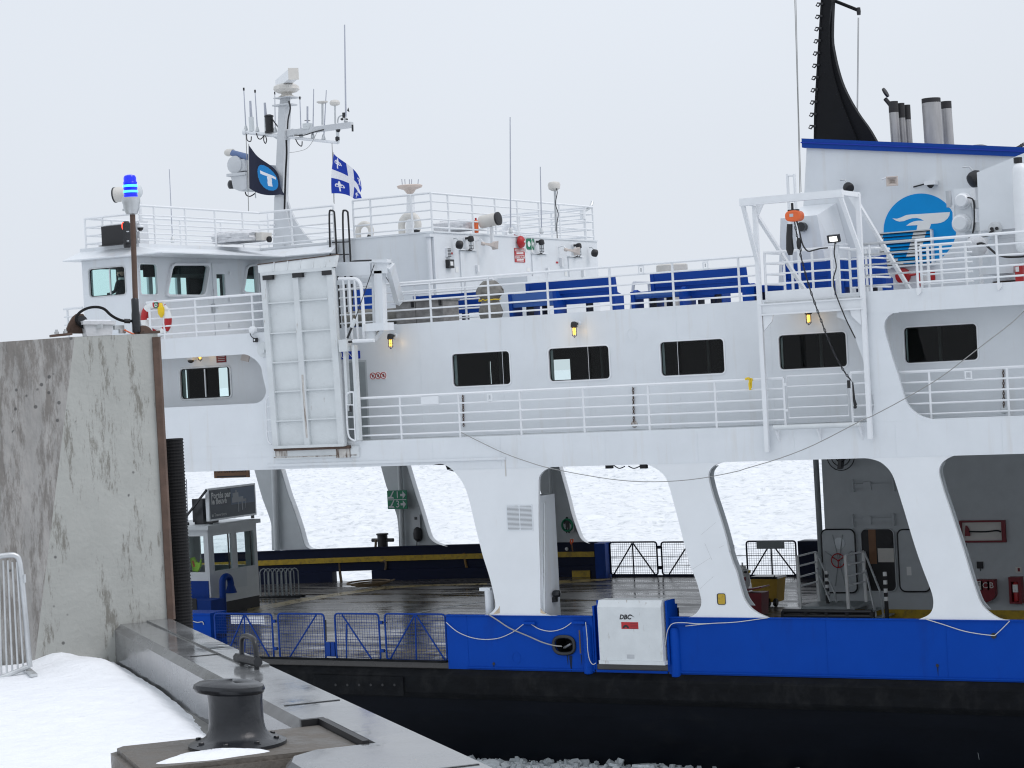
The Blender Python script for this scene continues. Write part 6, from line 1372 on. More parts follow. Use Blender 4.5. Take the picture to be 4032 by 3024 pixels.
q = at('C',1850,250,'Y',11.); t = thing('davit_arm', 'bent grey davit arm at the right corner of the house roof', 'davit', q); MB().tube(curve([at('C',x,y,'X',XH-.1) for x, y in ((1835,280),(1840,245),(1880,220),(1897,195),(1903,172))],3), .05, 8).build('arm', STEEL, t, smooth=True); MB().cyl(at('C',1835,300,'X',XH-.1), at('C',1830,235,'X',XH-.1), .09, .09, 10).build('socket', WRAIL, t)
whip('thin whip aerial on the wheelhouse roof behind the railing', 884,650, 860,122, .016, W1, 3.0, 'A')
# port sidelight screen, dome camera post, searchlights near the beacon
YL = -.10
a, b = at('V',425,690,'Y',YL), at('V',705,500,'Y',YL)
t = thing('sidelight_screen', 'black navigation light screen with a lit red lamp on the wing roof', 'navigation light', ((a.x+b.x)/2,YL,ZR))
MB().box((a.x,YL+.1,ZR),(b.x,YL+.16,b.z-.02)).build('screen', BLACK, t); MB().box((b.x-.08,YL-.3,ZR),(b.x,YL+.09,b.z-.02)).build('screen_end', BLACK, t); MB().box((a.x,YL-.05,ZR),(b.x-.09,YL+.09,ZR+.02)).build('screen_floor', BLACK, t)
q = at('V',658,560,'Y',YL-.1); MB().lathe_z(q-Vector((0,0,.08)), [(.09,0),(.09,.0),(.10,.05),(.10,.26),(.07,.3)], 12).build('lamp_body', BLACK, t, smooth=True); MB().lathe_z(q-Vector((0.02,.1,-.0)), [(.03,0),(.045,.05),(.045,.14),(.02,.19)], 10).build('red_lamp', RLAMP, t, smooth=True); MB().lathe_z(q-Vector((0,0,.5)), [(.09,0),(.10,.05),(.10,.26),(.07,.3)], 12).build('lamp_body', BLACK, t, smooth=True)
for yy in (580,662): q3 = at('V',658,yy,'Y',YL-.25); MB().box(q3-Vector((.08,.02,.015)), q3+Vector((.08,.02,.015))).build('lamp_plate', STEEL, t)
q = at('V',765,670,'Y',.5); a, b = at('V',728,490,'Y',.5), at('V',795,670,'Y',.5)
t = thing('camera_post', 'white cabinet with a dome camera on the wing roof corner', 'camera', ((a.x+b.x)/2,.5,ZR)); MB().box((a.x,.4,ZR),(b.x,.8,a.z)).build('cabinet', WRAIL, t)
q = at('V',780,545,'Y',.3); MB().lathe_z(q, [(.03,-.09),(.075,-.05),(.09,.0)], 14).build('dome', BLACK, t, smooth=True); MB().lathe_z(q, [(.10,.001),(.11,.03),(.08,.06)], 14).build('housing', WRAIL, t, smooth=True); MB().box((q.x-.03,.3,q.z+.02),(q.x+.03,.4,q.z+.06)).build('arm', WRAIL, t)
q = at('V',640,245,'Y',.8)
t = thing('searchlight', 'pair of pale searchlights on a white post behind the blue beacon', 'searchlight', (q.x,.8,ZR)); pq2 = at('V',780,400,'Y',.8)
MB().cyl((pq2.x,.8,ZR), (pq2.x,.8,at('V',775,320,'Y',.8).z), .05, .05, 10).build('post', WRAIL, t, smooth=True)
c0 = at('V',610,262,'Y',.8); ax = Vector((-.95,-.25,-.05)).normalized(); MB().lathe_d(c0+Vector((.22,0,.03)), ax, [(.07,0),(.17,.06),(.21,.2),(.21,.36)], 20).build('drum', IVORY, t, smooth=True); MB().lathe_d(c0+Vector((.22,0,.03))+ax*.36, ax, [(.22,-.02),(.22,.02),(.1,.05)], 20).build('rim', DSTEEL, t, smooth=True)
c1 = at('V',765,222,'Y',.8); MB().lathe_d(c1, (.9,.2,.1), [(.20,-.12),(.20,.0),(.15,.05),(.05,.08)], 20).build('lens_cap', LENS, t, smooth=True); MB().beam(c0+Vector((.3,0,-.2)), c1+Vector((0,0,-.3)), .1, .08).build('yoke', IVORY, t)

# ================================================================== funnel casing
YFc = 6.0
def fe(x, y, Y=YFc): return at('E', x, y, 'Y', Y)
fun = thing('funnel_casing', 'white funnel casing with blue rim and round blue emblem', 'funnel', (fe(900,1500).x, YFc+2, ZU))
ft = [fe(398,838), fe(1620,890)]; xL0 = fe(360,1160).x
slope = (ft[1].z-ft[0].z)/(ft[1].x-ft[0].x); xend = -8.0
ol = [(fe(330,1650).x,ZU),(xend,ZU),(xend,ft[0].z+slope*(xend-ft[0].x)),(ft[0].x,ft[0].z),(fe(385,1100).x,fe(385,1100).z)]
MB().plate(ol, 'Y', YFc, YFc+7.5).build('casing', WHITE, fun)
MB().plate([(ft[0].x-.09,ft[0].z+.001),(xend,ol[2][1]+.001),(xend,ol[2][1]+.24),(ft[0].x-.09,ft[0].z+.24)], 'Y', YFc-.10, YFc+7.6).build('blue_rim', BLUEB, fun)
MB().plate([(ft[0].x-.11,ft[0].z+.12),(xend,ol[2][1]+.12),(xend,ol[2][1]+.15),(ft[0].x-.11,ft[0].z+.15)], 'Y', YFc-.125, YFc-.101).build('rim_bead', FLAGB, fun)
cq = at('E',1043,1305,'Y',YFc); rr = (fe(1250,1305).x-fe(835,1305).x)/2
cen_ = (fe(835,1305).x+rr, (fe(1100,1098).z+fe(1000,1505).z)/2); rz = (fe(1080,1098).z-fe(1000,1512).z)/2
em = MB().plate([(cen_[0]+rr*math.cos(2*math.pi*i/64), cen_[1]+rz*math.sin(2*math.pi*i/64)) for i in range(64)], 'Y', YFc-.004, YFc-.001).build('emblem_disc', LOGOB, fun)
def yy_(pts): return [(q.x,q.z) for q in curve([Vector((*p_,0)) for p_ in pts],1)]
tp = XZ('Y',[(645,482),(700,487),(750,470),(810,443),(870,435),(1000,428),(1150,418),(1330,407),(1322,450),(1300,485),(1265,515),(1220,535),(1170,543),(1105,548),(1085,610),(1060,680),(1035,750),(1000,840),(985,890),(975,925),(840,930),(880,850),(905,760),(925,660),(945,562),(810,570),(850,540),(900,518),(950,510),(1020,510),(985,490),(940,478),(880,480),(830,495),(780,515),(730,520),(690,510)],YFc)
MB().plate(tp, 'Y', YFc-.008, YFc-.005).build('emblem_letter', SIGNW, fun)
# louvre bank painted through with the emblem colours
lx0, lx1 = fe(822,1420).x, fe(1115,1420).x; lz1, lz0 = fe(960,1320).z, fe(960,1500).z
lo2 = MB().box((lx0,YFc-.05,lz0),(lx1,YFc-.009,lz1)).build('louvre_box', BLACK, fun); n_ = 9
for i in range(n_):
    z = lz0+(lz1-lz0)*(i+.5)/n_; h2 = (lz1-lz0)/n_*.32
    segs_ = []
    half = rr*math.sqrt(max(0,1-((z-cen_[1])/rz)**2)); c0_, c1_ = cen_[0]-half, cen_[0]+half
    def sl(a_, b_, m_):
        if b_-a_ > .02: MB().add([(a_,YFc-.13,z-h2),(b_,YFc-.13,z-h2),(b_,YFc-.055,z+h2),(a_,YFc-.055,z+h2),(a_,YFc-.12,z-h2-.015),(b_,YFc-.12,z-h2-.015),(b_,YFc-.045,z+h2-.015),(a_,YFc-.045,z+h2-.015)], [(0,1,2,3),(7,6,5,4),(0,1,5,4),(1,2,6,5),(2,3,7,6),(3,0,4,7)]).build('slat', m_, lo2)
    sx0, sx1 = fe(0,0).x, 0
    tz = (lz1-z)/(lz1-lz0); s_c = lx0+(lx1-lx0)*(.80-.22*tz); sw = .17
    edges = [lx0, min(max(c0_,lx0),lx1), min(max(s_c-sw,lx0),lx1), min(max(s_c+sw,lx0),lx1), min(max(c1_,lx0),lx1), lx1]
    if z < cen_[1]-rz*.72: edges = [lx0, min(max(c0_,lx0),lx1), edges[1], edges[1], min(max(c1_,lx0),lx1), lx1]
    edges = [max(edges[:k_+1]) for k_ in range(6)]
    for k_, m_ in enumerate((SIGNW, LOGOB, SIGNW, LOGOB, SIGNW)): sl(edges[k_], edges[k_+1], m_)
MB().box((lx0-.04,YFc-.15,lz1),(lx1+.04,YFc-.009,lz1+.03)).build('louvre_hood', STEEL, lo2)
for x in (lx0-.04, lx1+.001): MB().box((x,YFc-.15,lz0-.03),(x+.04,YFc-.009,lz1-.001)).build('louvre_jamb', WRAIL, lo2)
MB().box((lx0-.04,YFc-.16,lz0-.07),(lx1+.04,YFc-.009,lz0-.031)).build('louvre_sill', WRAIL, lo2)
# side vent hood at the casing's forward side
qs = [fe(250,1240,5.0), fe(460,1240,5.0), fe(560,1180,6.0), fe(380,1170,6.0)]
MB().add([(fe(250,1240,5.).x,5.,fe(250,1240,5.).z),(fe(458,1242,5.).x,5.,fe(250,1240,5.).z),(fe(540,1650,5.).x,5.,ZU),(fe(232,1650,5.).x,5.,ZU),
 (fe(380,1170).x,YFc-.01,fe(380,1170).z),(fe(568,1178).x,YFc-.01,fe(380,1170).z),(fe(700,1400).x,YFc-.01,ZU),(fe(380,1400).x,YFc-.01,ZU)],
 [(0,1,2,3),(0,1,5,4),(1,2,6,5),(3,0,4,7),(4,5,6,7),(2,3,7,6)]).build('vent_hood', WHITE, fun)
MB().cyl(at('Z',795,585,'Y',5.)-Vector((0,.2,0)), at('Z',795,585,'Y',5.), .12, .12, 14).build('hood_lamp', DSTEEL, fun, smooth=True)
MB().box(at('Z',755,600,'Y',4.9), at('Z',825,630,'Y',4.99)).build('lamp_bracket', WRAIL, fun)
float_lamp('black round floodlight on the funnel casing above the hoist beam', at('Z',1330,118,'Y',YFc-.3), (.6,-.6,-.4), .8, 'black floodlights')
float_lamp('black round floodlight behind the tall white cabinet', at('d',395,405,'Y',YFc-.4), (-.6,-.6,-.4), 1.2, 'black floodlights')
q = at('Y',1097,75,'Y',YFc-.2); t = thing('security_camera', 'small white security camera on the casing above the emblem', 'camera', q); MB().box(q+Vector((-.14,-.08,-.02)), q+Vector((.14,.19,.08))).build('hood', WRAIL, t); MB().lathe_z(q-Vector((0,0,.10)), [(.03,0),(.08,.04),(.09,.08)], 10).build('dome', BLACK, t, smooth=True); MB().tube([q+Vector((-.14,.1,.03)), q+Vector((-.5,.17,-.02))], .02, 6).build('cable', BLACK, t)
# black signal mast (curved fin) on the casing
YK = 9.0
fin = [fe(440,796,YK-.29), fe(450,640,YK-.29), fe(470,300,YK-.29), fe(490,-30,YK-.29), fe(548,-30,YK-.29), fe(540,200,YK-.29), fe(552,300,YK-.29), fe(575,400,YK-.29), fe(605,490,YK-.29), fe(650,580,YK-.29), fe(700,660,YK-.29), fe(760,745,YK-.29), fe(828,812,YK-.29)]
zb3 = ft[0].z+.2
bm_ = thing('black_fin_mast', 'tall black curved fin mast with climbing rungs on the funnel', 'mast', (fin[0].x,YK,fin[0].z-.3))
front = [fe(440,796,YK-.4), fe(490,-30,YK-.4), fe(540,-30,YK-.4), fe(525,150,YK-.4), fe(528,300,YK-.4), fe(550,430,YK-.4), fe(585,550,YK-.4), fe(635,680,YK-.4), fe(710,812,YK-.4)]
f2 = [(p_.x,p_.z) for p_ in front]; f2[0] = (f2[0][0]-.02,zb3-.3); f2[-1] = (f2[-1][0]+.1,zb3-.5)
MB().plate([f2[0]]+smooth2(f2[1:],3), 'Y', YK-.4, YK-.3).build('side_plate', BLACKM, bm_)
f3 = [(p_.x,p_.z) for p_ in fin]; f3[0] = (f3[0][0],zb3-.3); f3[-1] = (f3[-1][0]+.15,zb3-.6)
MB().plate(f3[:4]+smooth2(f3[4:],3), 'Y', YK-.29, YK-.1).build('core', BLACKM, bm_)
MB().plate([f3[0],f3[1],f3[2],f3[3],(f3[3][0]+.05,f3[3][1]),(f3[2][0]+.05,f3[2][1]),(f3[1][0]+.05,f3[1][1]),(f3[0][0]+.05,f3[0][1])], 'Y', YK-.42, YK-.401).build('leading_edge', BLACKM, bm_)
for i in range(11):
    y0 = 20+69.5*i; x0 = 487-4.2*i
    pts = [fe(x0+6,y0,YK-.43), fe(x0-28,y0-3,YK-.43), fe(x0-35,y0+12,YK-.43), fe(x0-22,y0+17,YK-.43), fe(x0-14,y0+6,YK-.43), fe(x0+6,y0+4,YK-.43)]
    MB().tube(pts, .022, 6).build('rung', BLACK, bm_)
MB().tube([fe(545,0,YK), fe(695,60,YK)], .05, 8).build('yard', BLACKM, bm_, smooth=True); MB().lathe_z(fe(695,85,YK), [(.05,0),(.06,.1),(.05,.2)], 10).build('block', BLACK, bm_)
for dx_ in (-2,3): MB().tube([fe(692+dx_,100,YK), fe(686+dx_,630,YK)], .009, 4).build('halyard', ROPEG, bm_)
MB().tube(curve([fe(x,y,YK-.2) for x, y in ((546,10),(540,90),(543,150),(536,240))],3), .02, 5).build('cable', BLACK, bm_)
for pts in ([(330,-20),(348,600),(360,1100)],[(337,-20),(352,600),(367,1090)]): tag(MB().tube([fe(x,y,4.0) for x, y in pts], .01, 4).build('stay_wire', ROPEG), 'thin wire hanging left of the black mast' if pts[0][0] == 330 else 'second thin wire hanging left of the black mast', 'wire')
# exhaust pipes
def stack(label, x0, x1, y0, y1, Y, soot, cap=False, m=STACK):
    a, b = fe(x0,(y0+y1)/2,Y), fe(x1,(y0+y1)/2,Y); r = (b.x-a.x)/2; cx_ = (a.x+b.x)/2; zt3 = fe((x0+x1)/2,y0,Y).z; zb4 = fe((x0+x1)/2,y1,Y).z-.5
    t = thing('exhaust_pipe', label, 'exhaust pipe', (cx_,Y,zb4), 'exhaust pipes on the funnel')
    MB().tube([(cx_,Y,zb4),(cx_-.03,Y,zt3-soot)], r, 24).build('pipe', m, t, smooth=True)
    MB().lathe_d((cx_-.03,Y,zt3-soot+.0005), (0,0,1), [(r,0),(r,soot),(r*.93,soot),(r*.93,.1)], 24).build('sooty_tip', SOOT, t, smooth=True)
    if cap: MB().lathe_d((cx_-.25,Y,zt3+.25), (.5,0,.25), [(r*1.1,0),(r*1.1,.05),(.05,.07)], 18).build('rain_flap', BLACK, t); MB().tube([(cx_-.1,Y,zt3-.1),(cx_-.25,Y,zt3+.1)], .06, 6).build('flap_hinge', BLACK, t)
    return t
stack('thin steel exhaust pipe with a rain flap, left of three', 876,928, 575,825, 9.2, .3, True)
stack('thin steel exhaust pipe in the middle of three', 925,965, 585,825, 9.5, .4)
stack('thin steel exhaust pipe, right of the three thin ones', 960,998, 595,825, 9.8, .4)
stack('wide pale steel exhaust stack in front', 1066,1170, 558,835, 9.2, .12)
stack('wide pale steel exhaust stack half behind its neighbour', 1172,1232, 575,835, 10.2, .2)
q = fe(1370,850,9); t = thing('mushroom_vent', 'low black round ventilator on the blue funnel rim', 'ventilator', q-Vector((0,0,.3))); MB().lathe_z(q-Vector((0,0,.4)), [(.4,0),(.4,.3),(.42,.32),(.36,.45),(.15,.52)], 18).build('cowl', BLACK, t, smooth=True)
q = fe(1578,862,8); t = thing('chain_shackle', 'black chain and block on the right end of the funnel rim', 'chain', q-Vector((0,0,.3))); MB().lathe_z(q-Vector((0,0,.35)), [(.12,0),(.14,.2),(.14,.4),(.06,.46)], 12).build('block', BLACK, t, smooth=True)
for i in range(5): c0 = fe(1588+11*i,846-7*i,8); MB().tube([c0+Vector((.05*math.cos(2*math.pi*j/8),.02*math.sin(2*math.pi*j/8)*(1 if i%2 else 3),.035*math.sin(2*math.pi*j/8))) for j in range(8)], .014, 5, closed=True).build('link', BLACK, t)
# white davit cabinet, hatch box, gas cylinder on the right
YD = 3.2
def fd(x, y, Y=YD): return at('d', x, y, 'Y', Y)
xA0, xA1 = fd(425,600).x, fd(790,600).x
t = thing('crane_housing', 'tall white crane housing with a sloped top on the right', 'crane', (xA0,YD,ZU)); zA, zB_ = fd(420,335).z, fd(934,120).z
MB().plate([(xA0,fd(430,985).z),(fd(800,985).x+.1,fd(430,985).z),(-11.5,fd(430,985).z),(-11.5,zB_+.5),(fd(934,120).x,zB_),(xA0,zA)], 'Y', YD, YD+1.2).build('arm_case', WHITE, t)
px_, pw = fd(655,1200).x, (fd(830,1200).x-fd(480,1200).x)/2
MB().lathe_z((px_,YD+.6,ZU+.14), [(pw,0),(pw,.22),(pw*.97,.23),(pw*.97,fd(600,1060).z-ZU-.16),(pw*1.03,fd(600,1058).z-ZU-.15),(pw*1.03,fd(600,1000).z-ZU)], 28).build('pedestal', WHITE, t, smooth=True)
MB().lathe_z((px_,YD+.6,ZU), [(pw*1.05,0),(pw*1.05,.1),(pw*.9,.13)], 28).build('rusty_base', RUSTY, t, smooth=True)
MB().box((fd(475,1400).x,YD-.15,fd(475,1470).z),(fd(835,1400).x,YD+.2,fd(475,1395).z)).build('base_band', WHITE, t)
MB().lathe_d((fd(615,960).x,YD-.001,fd(615,960).z),(0,-1,0),[(.17,0),(.17,.03),(.15,.035)],20).build('cable_gland', STEEL, t, smooth=True)
for dx_ in (-.06,.06): MB().lathe_d((fd(612,958).x+dx_,YD-.036,fd(612,958).z),(0,-1,0),[(.04,0),(.04,.04)],10).build('gland_plug', BLACK, t)
MB().tube(curve([fd(x,y,YD-.1) for x, y in ((595,975),(560,1000),(540,1030),(430,1045),(320,1050))],3), .03, 6).build('cable', BLACK, t)
a, b = fd(320,1075,YD-.4), fd(500,1240,YD-.4); MB().box((a.x,YD-.5,b.z),(b.x,YD-.1,a.z)).build('motor_box', WHITE, t); MB().lathe_d(fd(415,1150,YD-.5),(0,-1,-.2),[(.25,0),(.26,.06),(.20,.15),(.1,.2)],16).build('motor_cover', WTARP, t, smooth=True)
MB().tube(curve([fd(x,y,YD-.75) for x, y in ((412,1128),(460,1118),(510,1138),(570,1190),(640,1245),(720,1268),(800,1272),(900,1268),(960,1262))],3), [.028]*25, 6).build('hydraulic_hose', BLACK, t, smooth=True)
t2_ = thing('gas_cylinder', 'tall white gas cylinder with black valve at the right edge', 'gas cylinder', (fd(900,700).x,2.4,ZU)); xg0, xg1 = fd(822,700,2.4).x, fd(990,700,2.4).x; rg = (xg1-xg0)/2; cxg = (xg0+xg1)/2
zg0, zg1 = fd(880,1220,2.4).z, fd(880,240,2.4).z
MB().lathe_z((cxg,2.4,zg0), [(rg*.7,0),(rg*.95,.06),(rg,.14),(rg,zg1-zg0-.2),(rg*.95,zg1-zg0-.1),(rg*.6,zg1-zg0),(rg*.3,zg1-zg0+.02)], 24).build('bottle', WRAIL, t2_, smooth=True); MB().lathe_z((cxg-.03,2.4,zg1+.02), [(.10,0),(.10,.13)], 12).build('valve', BLACK, t2_)
for y in (810,1100): MB().lathe_z((cxg,2.4,fd(880,y,2.4).z), [(rg*1.04,0),(rg*1.04,.05)], 24).build('strap_band', WRAIL, t2_)
MB().beam((cxg+rg*1.1,2.5,ZU),(cxg+rg*1.1,2.5,zg1-.3), .1, .08, (0,1,0)).build('cradle', WRAIL, t2_)
a, b = fd(830,1360,2.8), fd(925,1545,2.8); t = thing('red_locker', 'small red fire locker behind the right railing', 'locker', (a.x,2.8,ZU)); MB().box((a.x,2.8,ZU),(b.x,3.3,a.z)).build('body', RED, t); MB().box((a.x+.02,2.78,a.z-.16),(a.x+.1,2.799,a.z-.04)).build('handle', SIGNW, t)
a, b = fd(155,520,4.6), fd(430,980,4.6); t = thing('hatch_cabinet', 'white equipment cabinet with round covers beside the emblem', 'cabinet', ((a.x+b.x)/2,4.6,b.z)); MB().box((a.x,4.6,b.z),(b.x-.15,5.0,a.z)).build('body', WHITE, t)
for x, y, r in ((262,650,.17),(245,900,.20)): q = fd(x,y,4.6); MB().lathe_d((q.x,4.599,q.z),(0,-1,0),[(r*1.2,0),(r*1.2,.04),(r,.05),(r,.16),(r*.8,.2)],20).build('round_cover', WRAIL, t, smooth=True)
for y in (685,935): q = fd(405,y,4.5); MB().box(q+Vector((-.1,-.02,-.1)), q+Vector((.1,.3,.1))).build('bracket', STEEL, t)
MB().tube(curve([fd(x,y,4.45) for x, y in ((280,615),(330,615),(370,640),(382,720),(382,900),(365,1010))],3), .02, 6).build('cable', BLACK, t)
q = fd(110,720,4.6); MB().tube([q, fd(95,540,4.6)], .07, 8).build('radar_reflector', SCREENG, t); MB().beam(fd(110,715,4.6), fd(165,712,4.6), .06, .06).build('reflector_arm', WRAIL, t); MB().tube([fd(155,700,4.6), fd(160,960,4.6)], .03, 6).build('side_pipe', WRAIL, t)
MB().box((a.x+.2,4.7,ZU),(a.x+.5,5.0,b.z-.001)).build('pedestal', WHITE, t)
q = at('Y',755,1165,'Y',YFc-.15); t = thing('fire_hose_valve', 'red fire hose valve on the casing below the emblem', 'fire valve', q-Vector((0,0,.1))); MB().lathe_d(q+Vector((0,.14,0)),(0,-1,0),[(.2,0),(.2,.06),(.1,.08),(.1,.2),(.05,.22)],16).build('wheel', RED, t, smooth=True); MB().tube([q+Vector((.2,0,0)), q+Vector((.45,0,.02)), q+Vector((.5,0,-.3))], .04, 6).build('lever', RED, t)
q = at('Y',1115,1160,'Y',YFc-.02); t = thing('fire_sign', 'small red and white fire sign on the casing', 'sign', q-Vector((0,0,.1))); MB().box(q-Vector((.08,.01,.12)), q+Vector((.08,.005,.12))).build('panel', RED, t); MB().box(q-Vector((.3,.01,.12)), q+Vector((-.1,.005,.12))).build('panel', SIGNW, t)

# ================================================================== hoist frame over the boarding platform
YO, YI = -.12, -.92
def zz_(x, y, Y=YO): return at('Z', x, y, 'Y', Y)
hf = thing('hoist_frame', 'white steel hoist frame standing out from the ferry side', 'hoist', zz_(290,1530))
pLt, pLb = zz_(222,470), at('D',1140,1375,'Y',YO); pRt, pRb = zz_(1452,215), at('D',1888,1450,'Y',YO)
xl, xr = (pLt.x+pLb.x)/2, (pRt.x+pRb.x)/2
zlb, zrb = 5.05, 5.28
ztop = (zz_(222,300).z+zz_(1452,190).z)/2
for x, zb2 in ((xl,zlb),(xr,zrb)):
    MB().box((x-.05,YO-.05,zb2),(x+.05,YO+.05,ztop)).build('post', WRAIL, hf)
bz = (at('Z',60,290,'Y',YI).z+at('Z',1260,170,'Y',YI).z)/2
xbl, xbr = at('Z',45,290,'Y',YI).x, at('Z',1262,170,'Y',YI).x
MB().box((xbl,YI-.06,bz-.07),(xbr,YI+.06,bz+.07)).build('top_beam', WRAIL, hf); MB().box((xbl,YI-.07,bz-.10),(xbr,YI+.07,bz-.071)).build('beam_flange', WRAIL, hf)
for x in (xl, xr):
    xx = xbl+.06 if x == xl else xbr-.06
    MB().beam((xx,YI-.05,bz),(x,YO+.05,bz-.02), .09, .11).build('cross_arm', WRAIL, hf)
    MB().beam((xx,YI,bz-.08),(x,YO-.02,bz-1.35), .07, .09, (1,0,0)).build('strut', WRAIL, hf)
    MB().plate([(x-.07,ztop),(x+.25*(1 if x == xl else -1),ztop),(x,ztop-.45)], 'Y', YO-.02, YO+.02).build('gusset', WRAIL, hf)
    e = Vector((x+.35,YO+2.3,ZU)); MB().beam((x,YO+.05,bz-.25), e, .08, .08, (1,0,0)).build('back_stay', WRAIL, hf)
zpb = (zz_(880,1560).z+zz_(880,1500).z)/2
MB().box((xl,YO-.07,zpb-.14),(xr,YO+.07,zpb-.10)).build('platform_beam', WRAIL, hf); MB().box((xl,YO-.015,zpb-.10),(xr,YO+.015,zpb+.10)).build('platform_beam', WRAIL, hf); MB().box((xl,YO-.08,zpb+.10),(xr,YO+.08,zpb+.13)).build('platform_beam', WRAIL, hf)
for x, s in ((xl+.07,1),(xr-.07,-1)): MB().plate([(x,zpb-.141),(x+.25*s,zpb-.141),(x+.22*s,zpb-.28),(x,zpb-.5)], 'Y', YO-.02, YO+.02).build('knee', WRAIL, hf)
MB().box((xl+.1,YO+.02,zpb+.131),(xr-.1,YR,zpb+.17)).build('grating', STEEL, hf)
cx0, cx1 = zz_(345,1200,YO+.1).x, zz_(1140,1200,YO+.1).x
ztr = zz_(345,890,YO+.1).z
MB().box((cx0,YO+.09,zpb+.171),(cx1,YO+.11,zpb+.42)).build('toe_plate', WRAIL, hf)
zgr = [zpb+.2+(ztr-zpb-.2)*f for f in (1.,.76,.55,.33)]
rg = railing('white cage railing round the hoist platform', [(cx0+.02,YR,zpb+.17),(cx0,YO+.1,zpb+.17),(cx1,YO+.1,zpb+.17),(cx1+.02,YR,zpb+.17)], ztr-zpb-.17, (1.,.78,.56,.36), [(cx0,YO+.1,zpb+.17),(cx1,YO+.1,zpb+.17),(cx0+.02,YR,zpb+.17),((cx0+cx1)/2,YO+1.0,zpb+.17),(cx1+.02,YR,zpb+.17)])
railing('short white railing right of the hoist platform post', [(cx1+.25,YO+.6,ZU),(xr+.1,YO+.6,ZU),(xr+.1,YR+.4,ZU)], 1.0, FR5, [(cx1+.25,YO+.6,ZU),(cx1+.45,YO+.6,ZU),(xr-.1,YO+.6,ZU)])
railing('white railing between right hoist post and funnel deck railing', [(xr,.05,ZU),(xq[1],.05,ZU)], 1.08, FR5, [(xr+.15,.05,ZU)])
# boarding foot rail below
a, b = at('D',1195,1358,'Y',-.2), at('D',1820,1325,'Y',-.2); zz1 = (a.z+b.z)/2
MB().tube([(a.x,-.22,zz1),(b.x,-.22,zz1)], .06, 10).build('foot_rail', WOLD, hf, smooth=True)
for x in (a.x+.03,(a.x+b.x)/2,b.x-.03): MB().plate([(-.25,zz1),(-.001,zz1+.03),(-.001,zz1-.35)], 'X', x-.02, x+.02).build('foot_rail_bracket', WRAIL, hf)
# orange chain hoist
hq = at('Z',690,455,'Y',YI)
ch = thing('chain_hoist', 'orange electric chain hoist with black chain bag hanging from the frame', 'hoist', hq)
s = .3315/170.
mb = MB(); rws = []
for d_ in (-.13,-.11,.11,.13):
    k_ = .8 if abs(d_) > .12 else 1.
    rws.append([(hq.x+(.19*k_ if abs(math.cos(2*math.pi*j/24)) else 0)*(math.copysign(abs(math.cos(2*math.pi*j/24))**.7,math.cos(2*math.pi*j/24))), YI+d_, hq.z+.125*k_*math.copysign(abs(math.sin(2*math.pi*j/24))**.8,math.sin(2*math.pi*j/24))) for j in range(25)])
mb.sheet(rws); mb.add(rws[0][:24],[tuple(range(24))]); mb.add(rws[-1][:24],[tuple(range(24))]); mb.build('motor_case', ORANGE, ch, smooth=True)
MB().box((hq.x-.07,YI-.135,hq.z-.02),(hq.x+.02,YI-.1305,hq.z+.05)).build('worn_label', SCREENG, ch)
MB().tube([at('Z',660,300,'Y',YI), at('Z',665,395,'Y',YI)], .03, 6).build('hook', BLACK, ch); MB().box((hq.x-.14,YI-.06,hq.z+.115),(hq.x+.1,YI+.06,hq.z+.15)).build('trolley', BLACK, ch)
MB().tube([at('Z',632,550,'Y',YI), at('Z',628,700,'Y',YI), at('Z',635,850,'Y',YI), at('Z',640,918,'Y',YI)], [.065,.075,.09,.05], 12).build('chain_bag', BLACK, ch, smooth=True)
MB().tube([at('Z',735,715,'Y',YI), at('Z',740,760,'Y',YI), at('Z',742,815,'Y',YI), at('Z',735,850,'Y',YI)], [.03,.055,.05,.02], 10).build('hook_block', BLACK, ch, smooth=True)
MB().tube(curve([at('Z',x,y,'Y',YI) for x, y in ((715,515),(740,600),(770,740),(800,820),(850,872),(920,860),(1000,840),(1085,832))],3), .018, 6).build('power_cable', BLACK, ch)
# load chain down to the walkway gate
pth = [at('Z',690,525,'Y',YI), at('Z',720,690,'Y',YI), at('Z',765,870,'Y',YI+.1), at('D',1385,95,'Y',YI+.1), at('D',1450,330,'Y',-.6), at('D',1530,560,'Y',-.5), at('D',1620,790,'Y',-.35), at('D',1700,940,'Y',-.2), at('D',1765,1025,'Y',-.08)]
cv = curve(pth, 14); tot = 0; links = MB(); last = cv[0]; i = 0; acc = 0
for a, b in zip(cv, cv[1:]):
    acc += (b-a).length
    if acc > .075:
        d = (b-last).normalized(); u = d.cross(Vector((0,1,0) if i % 2 else (1,0,0))).normalized(); c_ = (last+b)/2; L_ = (b-last).length/2
        links.tube([c_+d*(L_*1.15*math.cos(2*math.pi*j/8))+u*(.022*math.sin(2*math.pi*j/8)) for j in range(8)], .008, 4, closed=True); last = b; acc = 0; i += 1
links.tube(cv, .007, 4)
lc = thing('load_chain', 'dark load chain slanting down from the hoist to the walkway gate', 'chain', pth[-1]); links.build('links', DSTEEL, lc)
MB().tube([pth[-1], at('D',1775,1150,'Y',-.06), at('D',1785,1190,'Y',-.06)], [.016,.03,.04], 8).build('hook', BLACK, lc, smooth=True); MB().lathe_z(at('D',1783,1205,'Y',-.06), [(.02,-.03),(.045,0),(.03,.05)], 10).build('hook_ball', BLACK, lc, smooth=True)
MB().tube(curve([at('Z',x,y,'Y',-.2) for x, y in ((1170,790),(1160,900),(1185,1060),(1150,1200),(1170,1350),(1290,1659))]+[at('D',1785,705,'Y',-.1)],4), .015, 5).build('pendant_cable', BLACK, lc)
